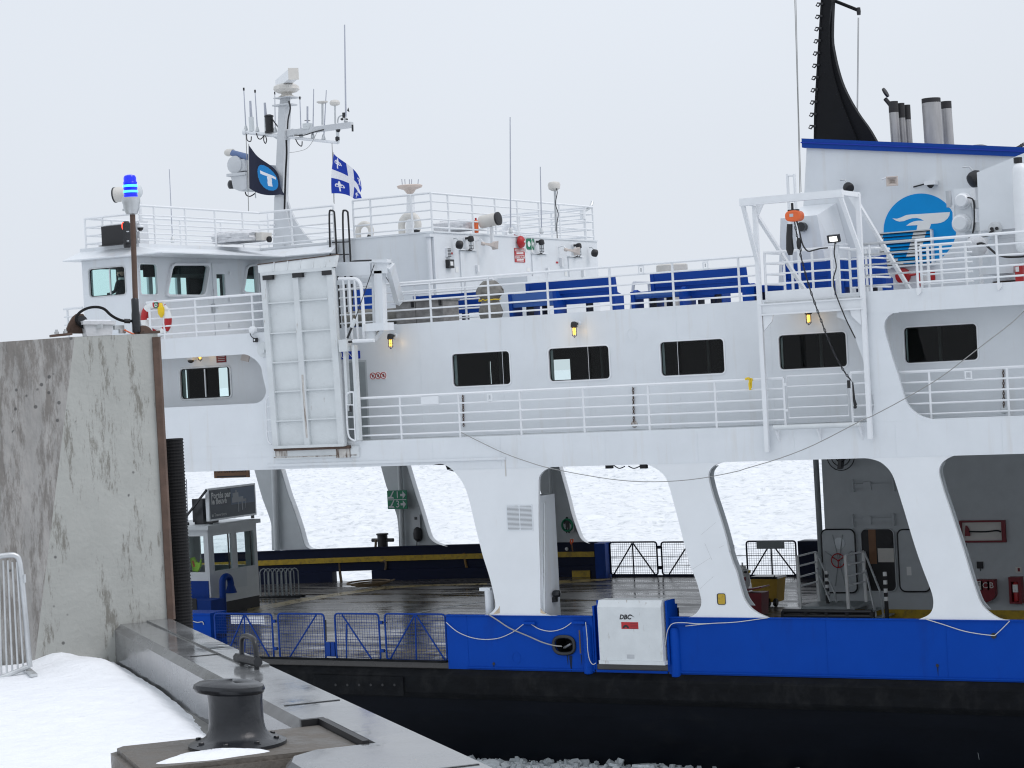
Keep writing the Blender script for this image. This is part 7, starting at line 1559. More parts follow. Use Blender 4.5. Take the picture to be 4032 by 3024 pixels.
# lit floodlight on the platform post
q = zz_(1142,728,.2); fl = thing('lit_floodlight', 'lit white floodlight on the post of the hoist platform', 'floodlight', zz_(1170,790,.2)); dl = Vector((-.25,-1,-.25)).normalized(); ul = dl.cross(Vector((0,0,1))).normalized(); vl = ul.cross(dl)
MB().add([q+ul*(i*.15)+vl*(j*.09)+dl*k_ for k_ in (0,-.1) for i, j in ((-1,-1),(1,-1),(1,1),(-1,1))], [(0,1,2,3),(7,6,5,4),(0,1,5,4),(1,2,6,5),(2,3,7,6),(3,0,4,7)]).build('housing', DSTEEL, fl)
MB().add([q+ul*(i*.105-.02)+vl*(j*.055)+dl*.004 for i, j in ((-1,-1),(1,-1),(1,1),(-1,1))], [(0,1,2,3)]).build('lamp', WLAMP, fl)
px3 = zz_(1175,790,.2); MB().box((px3.x-.05,.2,ZU),(px3.x+.05,.3,px3.z-.02)).build('post', WRAIL, fl); MB().box((px3.x-.25,.15,px3.z-.02),(px3.x+.25,.35,px3.z+.0)).build('shelf', WRAIL, fl); MB().tube([q-dl*.1, px3], .025, 6).build('bracket', DSTEEL, fl)
a = at('E',288,990,'Y',3.); b = at('E',330,1100,'Y',3.); tw = thing('twin_pipe_stand', 'thin white twin pipe stand behind the hoist beam', 'stand', (a.x,3.,ZU))
for x in (288,328): p_ = at('E',x,988,'Y',3.); MB().tube([(p_.x,3.,ZU), p_], .035, 6).build('pipe', WRAIL, tw)
MB().tube([at('E',286,998,'Y',3.), at('E',330,996,'Y',3.)], .03, 6).build('cross_pipe', WRAIL, tw)
# ================================================================== small fittings on the walkway
a, b = at('U',200,1275,'Y',YR), at('U',395,1365,'Y',YR)
t = thing('name_board', 'small blue name board with white letters above the passenger door', 'sign', (b.x,YR,b.z)); x0_ = b.x-(b.z-a.z)*-5.6; wN = 1.95
MB().box((b.x-wN,YR-.02,b.z),(b.x,YR-.001,a.z)).build('board', FLAGB, t); text('LOMER-GOUIN', (b.x-wN/2-.0,YR-.023,(a.z+b.z)/2), 'Y', .20, SIGNW, t, wfac=1.12)
a, b = at('U',520,1545,'Y',YR), at('U',740,1635,'Y',YR); zm = (a.z+b.z)/2
t = thing('prohibition_sign', 'white strip with three red prohibition symbols by the passenger door', 'sign', (a.x,YR,b.z)); MB().box((a.x,YR-.012,b.z),(b.x,YR-.001,a.z)).build('panel', SIGNW, t)
for i in range(3):
    cx_ = a.x+(b.x-a.x)*(.18+.32*i); r = (a.z-b.z)*.40
    MB().tube([(cx_+r*math.cos(2*math.pi*j/20),YR-.014,zm+r*math.sin(2*math.pi*j/20)) for j in range(20)], .011, 4, closed=True).build('red_ring', RED, t)
    MB().beam((cx_-r*.7,YR-.016,zm+r*.7),(cx_+r*.7,YR-.016,zm-r*.7), .004, .018).build('red_bar', RED, t); MB().plate(rrect(cx_-r*.3,cx_+r*.3,zm-r*.45,zm+r*.45,r*.2),'Y',YR-.0145,YR-.0125).build('pictogram', DSTEEL, t)
q = at('D',1005,1000,'Y',.03); t = thing('yellow_tie', 'knotted yellow ribbon tied on the walkway railing', 'ribbon', q-Vector((0,0,.4))); MB().tube(curve([q+Vector((-.05,-.03,0)), q+Vector((.04,-.05,.02)), q+Vector((.06,-.04,-.05)), at('D',1015,1040,'Y',-.02), at('D',1022,1080,'Y',-.02)],3), .028, 6).build('ribbon', YELB, t); MB().tube(curve([q, q+Vector((.11,-.03,-.0)), at('D',1030,1020,'Y',0), at('D',1028,1065,'Y',0)],3), .02, 6).build('tail', YELB, t)
for i, (c, x, y0, y1) in enumerate((('H',870,560,790),('H',2106,505,775),('F',1438,1115,1470))):
    a, b = at(c,x,y0,'Y',YR-.03), at(c,x+6,y1,'Y',YR-.03); lab = ('rusty hanging chain on the wall near the walkway railing start','rusty hanging chain on the wall right of the second window','rusty hanging chain on the wall of the right gallery opening')[i]
    t = thing('hanging_chain', lab, 'chain', b); mb = MB()
    n_ = 16
    for k_ in range(n_): p_ = a+(b-a)*((k_+.5)/n_); L_ = (a-b).length/n_*.62; mb.tube([p_+Vector((.022*math.sin(2*math.pi*j/8) if k_ % 2 else 0, 0 if k_ % 2 else .022*math.sin(2*math.pi*j/8), L_*math.cos(2*math.pi*j/8))) for j in range(8)], .009, 4, closed=True)
    mb.build('links', RUSTY, t); MB().box(a+Vector((-.03,-.01,-.02)), a+Vector((.03,.03,.05))).build('hook', WOLD, t)
    if i: MB().lathe_d((b.x,YR-.001,b.z),(0,-1,0),[(.09,0),(.07,.03),(.03,.05)],12).build('eye_plate', RUST if i == 1 else WOLD, t)
a, b = at('H',565,575,'Y',0.0), at('H',695,628,'Y',0.0); t = thing('blank_plate', 'blank white plate hung on the walkway railing', 'plate', (a.x,0,b.z)); MB().box((a.x,.0,b.z),(b.x,.015,a.z)).build('plate', WRAIL, t)
for c, x0_, x1_, y0, y1, lab in (('H',1045,1085,552,606,'small white notice holder on the walkway railing below the first window'),('F',1100,1168,1130,1200,'small white notice holder on the gallery railing at right'),('D',205,250,180,235,'small white notice holder on the upper deck railing'),('D',672,717,148,200,'second small white notice holder on the upper deck railing')):
    Yn = 0. if c == 'H' else (.2 if c == 'F' else YR); a, b = at(c,x0_,y0,'Y',Yn), at(c,x1_,y1,'Y',Yn); t = thing('notice_holder', lab, 'sign', (a.x,Yn,b.z), 'notice holders on the railings'); MB().plate([(a.x,b.z),(b.x,b.z),(b.x,a.z),(a.x,a.z)],'Y',Yn,Yn+.012,holes=[[(a.x+.03,b.z+.03),(b.x-.03,b.z+.03),(b.x-.03,a.z-.03),(a.x+.03,a.z-.03)]]).build('frame', WRAIL, t); MB().box((a.x+.06,Yn+.003,b.z+.05),(b.x-.06,Yn+.009,a.z-.05)).build('card', SCREENG, t)
a, b = at('D',348,175,'Y',5.5), at('D',560,240,'Y',5.5); t = thing('ivory_trunk', 'round ivory ventilation trunk behind the long blue bench', 'ventilator', (a.x,5.5,ZU)); MB().lathe_z(((a.x+b.x)/2,5.5,ZU), [((b.x-a.x)/2,0),((b.x-a.x)/2,a.z-ZU-.03),((b.x-a.x)/2-.03,a.z-ZU)], 24).build('trunk', IVORY, t, smooth=True); MB().lathe_z(((a.x+b.x)/2,5.5,ZU), [((b.x-a.x)/2+.05,0),((b.x-a.x)/2+.05,.06)], 24).build('flange', IVORY, t)
t = thing('white_table', 'white folding table end between the two long blue benches', 'table', at('D',190,420,'Y',3.4)); a, b = at('D',175,300,'Y',3.4), at('D',300,300,'Y',3.4); MB().beam((a.x,3.4,a.z),(b.x,3.6,b.z), .5, .04).build('top', WRAIL, t); MB().beam((a.x,3.4,a.z),(at('D',150,390,'Y',3.4).x,3.4,ZU), .06, .06, (0,1,0)).build('leg', WRAIL, t); MB().beam((b.x-.1,3.5,b.z),(b.x-.1,3.5,ZU), .06, .06, (0,1,0)).build('leg', WRAIL, t)
a, b = at('W',610,155,'Y',YR), at('W',730,230,'Y',YR); t = thing('red_notice', 'dark red notice on the wall above the small sliding window', 'sign', (a.x,YR,b.z)); MB().box((a.x,YR-.012,b.z),(b.x,YR-.001,a.z+.03)).build('panel', DRED, t)
for i in range(4): MB().box((a.x+.05,YR-.0145,b.z+.05+.05*i),(b.x-.05,YR-.0125,b.z+.065+.05*i)).build('print_line', SCREENG, t)
q = at('W',305,205,'Y',.95); t = thing('dome_camera', 'white dome camera on the wall above the small sliding window', 'camera', q); MB().box((q.x-.1,.9,q.z),(q.x+.1,YR,q.z+.15)).build('housing', WRAIL, t); MB().lathe_z(q-Vector((0,0,.08)), [(.03,0),(.08,.03),(.09,.08)], 12).build('dome', BLACK, t, smooth=True)
a, b = at('W',890,140,'Y',.7), at('W',1020,225,'Y',.7); t = thing('ceiling_plate', 'tilted brown plate under the slot ceiling by the ramp', 'plate', (a.x,.7,b.z)); MB().plate([(a.x,b.z+.06),(b.x-.1,b.z),(b.x,a.z+.05),(a.x+.1,a.z+.1)],'Y',.7,.74).build('plate', BEIGE, t)
q = at('G',80,610,'Y',-.05); t = thing('deck_socket', 'white socket box with a hanging black lamp left of the ramp', 'lamp', q-Vector((0,0,.5))); MB().lathe_d(q,(0,-1,0),[(.10,-.05),(.10,.06),(.05,.1)],12).build('socket', WRAIL, t, smooth=True); MB().tube(curve([at('G',x,y,'Y',-.06) for x, y in ((62,615),(62,640),(75,660),(95,668))],3), .012, 5).build('cable', DSTEEL, t); a, b = at('G',85,665,'Y',-.08), at('G',108,693,'Y',-.08); MB().box((a.x,-.12,b.z),(b.x,-.03,a.z)).build('lamp', BLACK, t); MB().box((a.x+.03,-.126,b.z+.03),(b.x-.03,-.1205,a.z-.03)).build('lens', LENS, t)
q = at('G',155,745,'Y',0.); MB().lathe_d((q.x,-.001,q.z),(0,-1,0),[(.2,0),(.2,.03)],18).build('ramp_stop_plate', WOLD, ferry); MB().box((q.x-.02,-.12,q.z-.08),(q.x+.1,-.031,q.z-.0)).build('ramp_stop', WOLD, ferry)
# ================================================================== on the car deck
XB, YB0, YB1 = -42.4, 8.34, 10.95; hb = 2.72
bo = thing('ticket_booth', 'grey and blue crew booth with windows and a billboard on the car deck', 'booth', (XB-1.2,YB0+1.2,0))
BOOTHM = mat('booth_grey', (.62,.65,.66), .5, var=.05)
wy = [wrx('b',582,880,930,1510,XB), wrx('b',962,1245,880,1455,XB)]
wy = [(r[0],r[1],r[2],r[3]) for r in wy]
MB().plate([(YB0,.35),(YB1,.35),(YB1,hb),(YB0,hb)],'X',XB-.06,XB,holes=[[(r[0],r[2]),(r[1],r[2]),(r[1],r[3]),(r[0],r[3])] for r in wy]).build('aft_wall', BOOTHM, bo)
for r in wy:
    wn = MB().plate([(r[0]-.03,r[2]-.03),(r[1]+.03,r[2]-.03),(r[1]+.03,r[3]+.03),(r[0]-.03,r[3]+.03)],'X',XB+.001,XB+.02,holes=[[(r[0],r[2]),(r[1],r[2]),(r[1],r[3]),(r[0],r[3])]]).build('window', BOOTHM, bo)
    MB().box((XB-.04,r[0],r[2]),(XB-.034,r[1],r[3])).build('pane', GLASSC, wn); MB().box((XB-.03,r[1]-.16,r[2]),(XB-.01,r[1]-.10,r[3])).build('sash', DSTEEL, wn)
wq = wrect('b',130,430,962,1548,YB0)
xb0 = XB-2.6
MB().plate([(xb0,1.1),(XB-.061,1.1),(XB-.061,hb),(xb0,hb)],'Y',YB0,YB0+.06,holes=[[(max(wq[0],xb0+.1),wq[2]),(wq[1],wq[2]),(wq[1],wq[3]),(max(wq[0],xb0+.1),wq[3])]]).build('side_wall', BOOTHM, bo)
MB().box((xb0,YB0-.02,.0),(XB-.06,YB0+.06,1.099)).build('blue_skirt', BLUEG, bo)
MB().box((xb0+.1,YB0+.03,wq[2]),(wq[1],YB0+.036,wq[3])).build('pane', GLASSD, bo)
MB().box((xb0,YB0+.07,0),(xb0+.06,YB1,hb)).build('front_wall', BOOTHM, bo)
fr_h = wrx('b',975,1115,885,1225,XB)
# far wall with a see-through window
YBf = YB1; a, b = at('b',960,885,'Y',YBf), at('b',1125,1225,'Y',YBf)
MB().plate([(xb0+.061,0),(XB-.061,0),(XB-.061,hb),(xb0+.061,hb)],'Y',YBf-.06,YBf,holes=[[(xb0+.3,1.35),(XB-.45,1.35),(XB-.45,2.45),(xb0+.3,2.45)]]).build('far_wall', BOOTHM, bo)
MB().box((XB-.1,YB0+.06,.0),(XB-.02,YB1,.349)).build('dark_plinth', BLACK, bo)
MB().box((xb0-.1,YB0-.12,hb+.001),(XB+.12,YB1+.1,hb+.13)).build('roof', BOOTHM, bo)
MB().box((xb0+.1,YB0+.3,.9),(XB-.3,YB0+.9,1.0)).build('desk', DARKIN, bo)
pw_ = wrx('b',780,1120,1490,1800,XB); MB().box((XB+.001,pw_[0],pw_[2]),(XB+.03,pw_[1],pw_[3])).build('mirror_panel', LENS, bo)
XBB = XB-.25; tl, br = at('b',490,180,'X',XBB), at('b',1290,620,'X',XBB); 
bb = thing('billboard', 'dark framed advertising board on the booth roof', 'billboard', (XBB,(tl.y+br.y)/2,hb+.13)); y0_, y1_, z0_, z1_ = tl.y, br.y, at('b',900,665,'X',XBB).z, at('b',900,135,'X',XBB).z
MB().box((XBB-.12,y0_,z0_),(XBB,y1_,z1_)).build('case', STEEL, bb); MB().box((XBB+.001,y0_+.07,z0_+.06),(XBB+.012,y1_-.07,z1_-.06)).build('poster', SCREENP, bb)
ysp = y0_+(y1_-y0_)*.46; MB().box((XBB+.0125,ysp,z0_+.42*(z1_-z0_)),(XBB+.016,y1_-.09,z1_-.08)).build('poster_picture', SCREENB, bb)
W_ = y1_-y0_; H_ = z1_-z0_
text('Portés par', (XBB+.016,y0_+.13,z0_+H_*.76), 'X', .27, SIGNW, bb, align='LEFT', wfac=.9, bold=.008); text('le fleuve', (XBB+.016,y0_+.13,z0_+H_*.58), 'X', .27, SIGNW, bb, align='LEFT', wfac=.9, bold=.008); text('# Traversiers', (XBB+.016,y0_+.13,z0_+H_*.17), 'X', .14, SIGNW, bb, align='LEFT')
for (u0,v0,u1,v1) in ((.48,.48,.72,.64),(.50,.64,.62,.78),(.56,.78,.585,.86),(.60,.18,.615,.48),(.68,.22,.70,.48),(.755,.26,.765,.55),(.72,.48,.78,.56)):
    MB().box((XBB+.0165,y0_+W_*u0,z0_+H_*v0),(XBB+.019,y0_+W_*u1,z0_+H_*v1)).build('poster_figure', SCREENG, bb)
for y in (y0_+.15,y1_-.15): MB().box((XBB-.1,y-.04,hb+.131),(XBB-.02,y+.04,z0_-.001)).build('leg', DSTEEL, bb)
MB().beam(at('b',470,205,'Y',YB0+.3), at('b',120,660,'Y',YB0+.3), .06, .06).build('stay', DSTEEL, bb)
a, b = at('b',315,345,'Y',YB0+.8), at('b',480,660,'Y',YB0+.8); t = thing('roof_cabinet', 'small dark cabinet behind the billboard on the booth roof', 'cabinet', (a.x,YB0+.8,hb+.13)); MB().box((a.x,YB0+.6,hb+.131),(b.x,YB0+1.4,a.z)).build('body', DSTEEL, t); MB().box((a.x-.1,YB0+.65,hb+.2),(a.x-.05,YB0+.7,a.z)).build('pipe', DSTEEL, t)
q = at('b',160,690,'Y',YB0+.4); t = thing('booth_aerial', 'thin whip aerial standing on the booth roof', 'aerial', q); MB().tube([(q.x,YB0+.4,hb+.13), at('b',138,30,'Y',YB0+.4)], .018, 5).build('rod', W1, t); MB().lathe_z((q.x,YB0+.4,hb+.13), [(.05,0),(.05,.08),(.02,.1)], 8).build('mount', DSTEEL, t)
t = thing('safety_vest', 'lime green safety vest hanging inside the booth window', 'vest', at('b',300,1540,'Y',YB0+.3)); mb = MB(); pts = [(205,1320),(260,1300),(300,1380),(360,1400),(370,1350),(385,1330),(370,1450),(330,1540),(250,1530),(230,1430)]; pq3 = [at('b',x,y,'Y',YB0+.3) for x, y in pts]; mb.plate([(p_.x,p_.z) for p_ in pq3],'Y',YB0+.28,YB0+.36); mb.build('cloth', LIME, t); a, b = at('b',240,1360,'Y',YB0+.27), at('b',270,1460,'Y',YB0+.27); MB().beam((a.x,YB0+.275,a.z),(b.x,YB0+.275,b.z), .01, .07).build('stripe', ORANGE, t)
# blue lockers, gooseneck vent, bike rack
a, b = at('I',230,1485,'Y',1.2), at('I',400,1640,'Y',1.2); t = thing('blue_locker', 'bright blue metal locker behind the first mesh gate', 'locker', ((a.x+b.x)/2,1.3,0)); MB().box((a.x-.6,1.2,0),(b.x,1.9,a.z)).build('body', BLUE, t); MB().box((a.x-.62,1.18,a.z+.001),(b.x+.02,1.92,a.z+.05)).build('lid', BLUE, t); MB().tube(curve([at('I',x,y,'Y',1.17) for x, y in ((232,1535),(280,1550),(325,1545),(335,1570))],3), .014, 5).build('cord', ROPEW, t); MB().box((b.x+.001,1.4,.3),(b.x+.3,1.5,.4)).build('latch_arm', NAVY, t)
a, b = at('I',220,1365,'Y',7.6), at('I',300,1490,'Y',7.6); t = thing('dark_blue_cabinet', 'dark blue cabinet with a recess against the booth skirt', 'cabinet', ((a.x+b.x)/2,7.6,0)); MB().box((xb0,7.5,0),(at('I',400,1400,'Y',7.5).x,8.2,at('I',300,1358,'Y',7.5).z)).build('body', BLUEG, t); MB().box((a.x,7.48,.1),(b.x,7.499,b.z+.55)).build('recess', BLACK, t)
XGn = XB+.4; cy = [at('I',x,y,'X',XGn) for x, y in ((507,1440),(500,1230),(508,1168),(535,1148),(562,1165),(572,1210))]; cy[0].z = 0.; t = thing('gooseneck_vent', 'dark blue gooseneck vent pipe in front of the booth', 'ventilator', cy[0])
MB().tube(curve(cy,4), .105, 14).build('pipe', BLUEG, t, smooth=True); MB().lathe_z(cy[-1]-Vector((0,0,.30)), [(.19,0),(.16,.1),(.11,.24),(.11,.33)], 16).build('mouth', BLUEG, t, smooth=True)
rk = thing('bicycle_rack', 'grey hooped bicycle rack on deck right of the booth', 'bicycle rack', at('I',1000,1335,'Z',0.)); p0_, p1_ = at('I',845,1335,'Z',.0), at('I',1150,1330,'Z',0.)
for i in range(8):
    c_ = p0_+(p1_-p0_)*((i+.5)/8); MB().tube([c_+Vector((-.07,-.08,.05)), c_+Vector((-.07,-.08,.86)), c_+Vector((-.05,-.02,.95)), c_+Vector((0,.05,.98)), c_+Vector((.05,.1,.95)), c_+Vector((.07,.16,.86)), c_+Vector((.07,.16,.05))], .02, 6).build('hoop', GREYD, rk, smooth=True)
MB().beam(p0_+Vector((-.1,-.1,.03)), p1_+Vector((.2,-.1,.03)), .08, .06).build('base_rail', DSTEEL, rk); MB().beam(p0_+Vector((-.1,.18,.03)), p1_+Vector((.2,.18,.03)), .08, .06).build('base_rail', DSTEEL, rk)
q = at('J',1120,890,'Z',1.16); t = thing('deck_bitt', 'black mooring bitt with cross bar and ropes on the far bulwark', 'bollard', q); Yt = q.y-.25; a, b = at('J',1082,830,'Y',Yt), at('J',1158,830,'Y',Yt); r = (b.x-a.x)/2; cx_ = (a.x+b.x)/2; ztb = at('J',1120,775,'Y',Yt).z
MB().lathe_z((cx_,Yt,.0), [(r*1.2,0),(r,.1),(r,ztb-.06),(r*1.2,ztb-.05),(r*1.2,ztb),(r*.9,ztb+.01)], 18).build('post', BLACK, t, smooth=True); zcb = at('J',1120,833,'Y',Yt).z; MB().tube([(at('J',1030,833,'Y',Yt).x,Yt,zcb),(at('J',1214,833,'Y',Yt).x,Yt,zcb)], .07, 8).build('cross_bar', BLACK, t, smooth=True)
rope('brown rope looping from the black bitt down to the deck', 'J', [(1062,830),(1058,900),(1045,940),(1060,985),(1100,1015),(1145,1020),(1148,1080),(1130,1140),(1100,1195),(1070,1215),(1000,1225),(920,1235)], 18.6, .045, ROPEB)
rope('brown rope over the yellow guard rail left of the bitt', 'J', [(738,985),(745,1040),(750,1120),(762,1200)], 18.2, .05, ROPEB)
rope('ochre rope hanging over the yellow guard rail near the first pillar', 'J', [(1828,945),(1835,990),(1850,1060),(1870,1120),(1900,1170),(1935,1193),(2000,1197)], 19.3, .045, mat('ochre_rope',(.26,.15,.05),.85))
mb = MB(); q = at('J',1010,1235,'Z',.03); mb.tube([q+Vector(((.3+.012*i)*math.cos(i*.45), (.5+.012*i)*math.sin(i*.45), .01+.004*i)) for i in range(44)], .03, 6); tag(mb.build('coiled_rope', ROPEB, smooth=True), 'coil of brown rope lying on the far deck edge', 'rope')
# green exit sign and papers on far pillar B, round sign on far pillar C
a, b = at('J',1163,402,'Y',18.9), at('J',1340,560,'Y',18.9); t = thing('evacuation_sign', 'green evacuation sign with arrows numbered 1 and 3 on a far pillar', 'sign', (a.x,18.9,b.z)); MB().box((a.x,18.86,b.z),(b.x,18.9,a.z)).build('panel', GREEN, t); zm = (a.z+b.z)/2; MB().box((a.x+.02,18.852,zm-.012),(b.x-.02,18.859,zm+.012)).build('divider', SCREENG, t)
for i, s_ in enumerate('13'):
    zc3 = zm+(.25 if i == 0 else -.25)*(a.z-b.z); text(s_, (a.x+(b.x-a.x)*.53,18.855,zc3), 'Y', .36, SCREENG, t); MB().plate([(a.x+(b.x-a.x)*u, zc3+v) for u, v in ((.68,-.04),(.80,-.04),(.80,-.14),(.96,0),(.80,.14),(.80,.04),(.68,.04))],'Y',18.852,18.859).build('arrow', SCREENG, t); MB().plate([(a.x+(b.x-a.x)*u, zc3+v) for u, v in ((.05,-.12),(.35,-.12),(.30,-.06),(.22,-.06),(.36,.14),(.32,.16),(.15,-.05),(.05,-.06))],'Y',18.852,18.859).build('raft_pictogram', SCREENG, t)
a, b = at('J',1378,612,'Y',19.1), at('J',1450,725,'Y',19.1); t = thing('paper_notice', 'pale paper notice on the far pillar below the green sign', 'sign', (a.x,19.1,b.z)); MB().box((a.x,19.08,b.z),(b.x,19.12,a.z)).build('sheet', SCREENG, t); MB().box((a.x+.1,19.074,a.z-.18),(b.x-.1,19.079,a.z-.08)).build('heading', DSTEEL, t)
q = at('J',1428,780,'Y',19.1); t = thing('hanging_coat', 'dark bundle hanging on the far pillar under the paper notice', 'bundle', q-Vector((0,0,.25))); MB().lathe_z(q-Vector((0,0,.27)), [(.06,0),(.16,.1),(.17,.3),(.14,.45),(.05,.52)], 12).build('bundle', BLACK, t, smooth=True); MB().tube([q+Vector((-.05,0,-.2)), q+Vector((-.08,0,-.45))], .02, 5).build('strap', BLACK, t)
a, b = at('K',682,643,'Y',19.7), at('K',800,762,'Y',19.7); t = thing('pedestrian_sign', 'white sign with a green ring and a walking figure on a far pillar', 'sign', (a.x,19.7,b.z)); MB().plate(rrect(a.x,b.x,b.z,a.z,.05),'Y',19.68,19.71).build('panel', SCREENG, t); c_ = ((a.x+b.x)/2,(a.z+b.z)/2); r = (b.x-a.x)*.40; MB().tube([(c_[0]+r*math.cos(2*math.pi*i/28),19.67,c_[1]+r*math.sin(2*math.pi*i/28)) for i in range(28)], .04, 6, closed=True).build('ring', GREEN, t); MB().plate([(c_[0]+u,c_[1]+v) for u, v in ((-.06,-.28),(-.02,-.28),(0,-.05),(.03,-.28),(.08,-.28),(.09,.08),(.14,0),(.15,.12),(.06,.18),(-.08,.18),(-.14,.05),(-.10,.03),(-.07,.08))],'Y',19.672,19.679).build('figure', BLACK, t); MB().plate(circ(c_[0],c_[1]+.24,.055,12),'Y',19.672,19.679).build('figure_head', BLACK, t)
# hanging brake sign
a, b = at('I',428,200,'Y',5.), at('I',735,283,'Y',5.); t = thing('hanging_sign', 'brown hanging sign telling drivers to put on the brakes', 'sign', (a.x,5.,b.z)); zS = at('I',580,290,'Y',5.).z; MB().box((a.x,4.97,zS),(b.x,5.03,ZB+.02)).build('board', BROWNS, t); MB().box((a.x+.1,4.964,zS+.02),(b.x-.1,4.969,zS+.06)).build('dashed_line', BLACK, t)
for w_, u_ in (('PUT ON',.26),('THE',.48),('BRAKES',.73)): text(w_, (a.x+(b.x-a.x)*u_,4.965,zS+.20), 'Y', .15, BLACK, t)
for x in (a.x+.2,b.x-.2): MB().tube([(x,5.,ZB+.02),(x,5.,ZP-.15)], .015, 5).build('hanger', DSTEEL, t)
for x0_, x1_ in ((1100,1420),): 
    t = thing('wired_lights', 'pair of small black lamps with loose cables under the girder', 'lamp', at('K',1250,190,'Y',1.5))
    for x in (1105,1405): q = at('K',x,192,'Y',1.5); MB().box(q+Vector((-.09,-.05,-.05)), q+Vector((.09,.05,.08))).build('lamp', BLACK, t)
    for pts in ([(1140,180),(1190,208),(1240,190)],[(1270,188),(1320,208),(1385,182)]): MB().tube(curve([at('K',x,y,'Y',1.5) for x, y in pts],4), .014, 5).build('cable', DSTEEL, t)
# small things by the far bulwark
q = at('K',775,850,'Y',19.3); t = thing('shovel', 'shovel with an orange handle leaning on the far bulwark', 'shovel', (q.x,19.3,.9)); MB().tube([at('K',785,930,'Y',19.4), at('K',775,870,'Y',19.3)], .025, 6).build('shaft', BROWNS, t); mb = MB(); mb.tube([at('K',775,870,'Y',19.3), at('K',765,845,'Y',19.3), at('K',770,826,'Y',19.3), at('K',788,826,'Y',19.3), at('K',785,850,'Y',19.3)], .03, 6, closed=True); mb.build('grip', ORANGE, t)
q = at('K',711,915,'Y',19.6); t = thing('marker_light', 'small white round marker on the far bulwark', 'lamp', q); MB().lathe_d((q.x,19.82,q.z),(0,-1,0),[(.06,0),(.06,.05),(.03,.07)],12).build('lens', SIGNW, t); MB().lathe_d((q.x,19.83,q.z),(0,-1,0),[(.08,0),(.08,.02)],12).build('base', DSTEEL, t)
# bins and drum
def at0(c, x, y): return at(c, x, y, 'Z', 0.)
q = at0('L',500,1400); a, b = at('L',385,1250,'Y',q.y), at('L',615,1250,'Y',q.y); zt4 = at('L',500,1160,'Y',q.y).z; t = thing('yellow_bin', 'yellow wheeled bin with a dark lid on the car deck', 'bin', ((a.x+b.x)/2,q.y,0)); w2 = (b.x-a.x); cx_ = (a.x+b.x)/2
taper('body', Vector((cx_,q.y,.12)), Vector((cx_,q.y,zt4)), w2*.85, w2, .55, .65, t, mat('bin_yellow',(.42,.25,.02),.5,var=.1)); taper('lid', Vector((cx_,q.y,zt4+.002)), Vector((cx_,q.y,zt4+.06)), w2*1.08, w2*1.0, .72, .6, t, DSTEEL)
for dx_ in (-.28,.28): MB().lathe_d((cx_+w2*.2+dx_*.4,q.y-.3,.12),(1,0,0),[(.1,0),(.12,.02),(.12,.08),(.1,.1)],16).build('wheel', BLACK, t, smooth=True)
MB().tube([(cx_+w2*.35,q.y-.36,zt4),(cx_+w2*.45,q.y-.4,zt4+.1),(cx_+w2*.5,q.y-.36,zt4)], .018, 6).build('handle', DSTEEL, t)
q = at0('L',400,1485); Yb_ = q.y; a, b = at('L',330,1380,'Y',Yb_), at('L',475,1380,'Y',Yb_); zt4 = at('L',400,1285,'Y',Yb_).z; cx_ = (a.x+b.x)/2; t = thing('red_bin', 'dark red plastic bin with an open lid before the yellow bin', 'bin', (cx_,Yb_,0)); taper('body', Vector((cx_,Yb_,.02)), Vector((cx_,Yb_,zt4)), (b.x-a.x)*.85, b.x-a.x, .5, .55, t, DRED); MB().beam((a.x-.05,Yb_,zt4+.06),(b.x+.02,Yb_,zt4+.16), .6, .04).build('lid', DRED, t)
q = at0('L',280,1440); Yb_ = q.y-.5; a, b = at('L',225,1200,'Y',Yb_), at('L',335,1200,'Y',Yb_); zt4 = at('L',280,1095,'Y',Yb_).z; cx_ = (a.x+b.x)/2; r = (b.x-a.x)/2; t = thing('white_drum', 'tall white cylinder with a hazard striped head behind the second pillar', 'capstan', (cx_,Yb_,0)); MB().lathe_z((cx_,Yb_,0), [(r*.8,0),(r*.75,.1),(r*.75,zt4-.5),(r,zt4-.42),(r,zt4),(r*.6,zt4+.03),(r*.5,zt4+.12),(r*.12,zt4+.14),(r*.12,zt4+.22)], 20).build('body', SIGNW, t, smooth=True)
for i in range(8):
    an = 2*math.pi*i/8; MB().box((cx_+r*1.01*math.cos(an)-.035,Yb_+r*1.01*math.sin(an)-.035,zt4-.07),(cx_+r*1.01*math.cos(an)+.035,Yb_+r*1.01*math.sin(an)+.035,zt4-.01)).build('hazard_mark', BLACK if i % 2 else YELB, t)
MB().box((cx_-.1,Yb_-r-.01,zt4-.28),(cx_+.16,Yb_-r+.03,zt4-.18)).build('red_label', DRED, t)
# boarding stairs beside the casing
Ys = 7.9; zsp = at('L',960,1410,'Y',Ys).z
st = thing('deck_stairs', 'aluminium boarding steps with white handrails beside the engine casing', 'steps', (at('L',1000,1420,'Y',Ys).x,Ys,0))
x0_, x1_ = at('L',780,1420,'Y',Ys).x, at('L',1215,1420,'Y',Ys).x
MB().box((x0_,Ys,zsp-.08),(x1_+.1,YC-.02,zsp)).build('platform', GREYD, st)
for x in (x0_+.05,x1_): 
    for y in (Ys+.05,YC-.1): MB().box((x-.03,y-.03,0),(x+.03,y+.03,zsp-.081)).build('leg', GREYD, st)
for (u0,v0,u1,v1,Y0) in ((748,975,780,1420,Ys),(1168,968,1198,1430,Ys),(912,935,940,1360,Ys+1.1),(1325,930,1352,1380,Ys+1.1)):
    a, b = at('L',u0,v0,'Y',Y0), at('L',u1,v1,'Y',Y0); MB().beam(b, a, .075, .075, (0,1,0)).build('handrail_post', SIGNW, st)
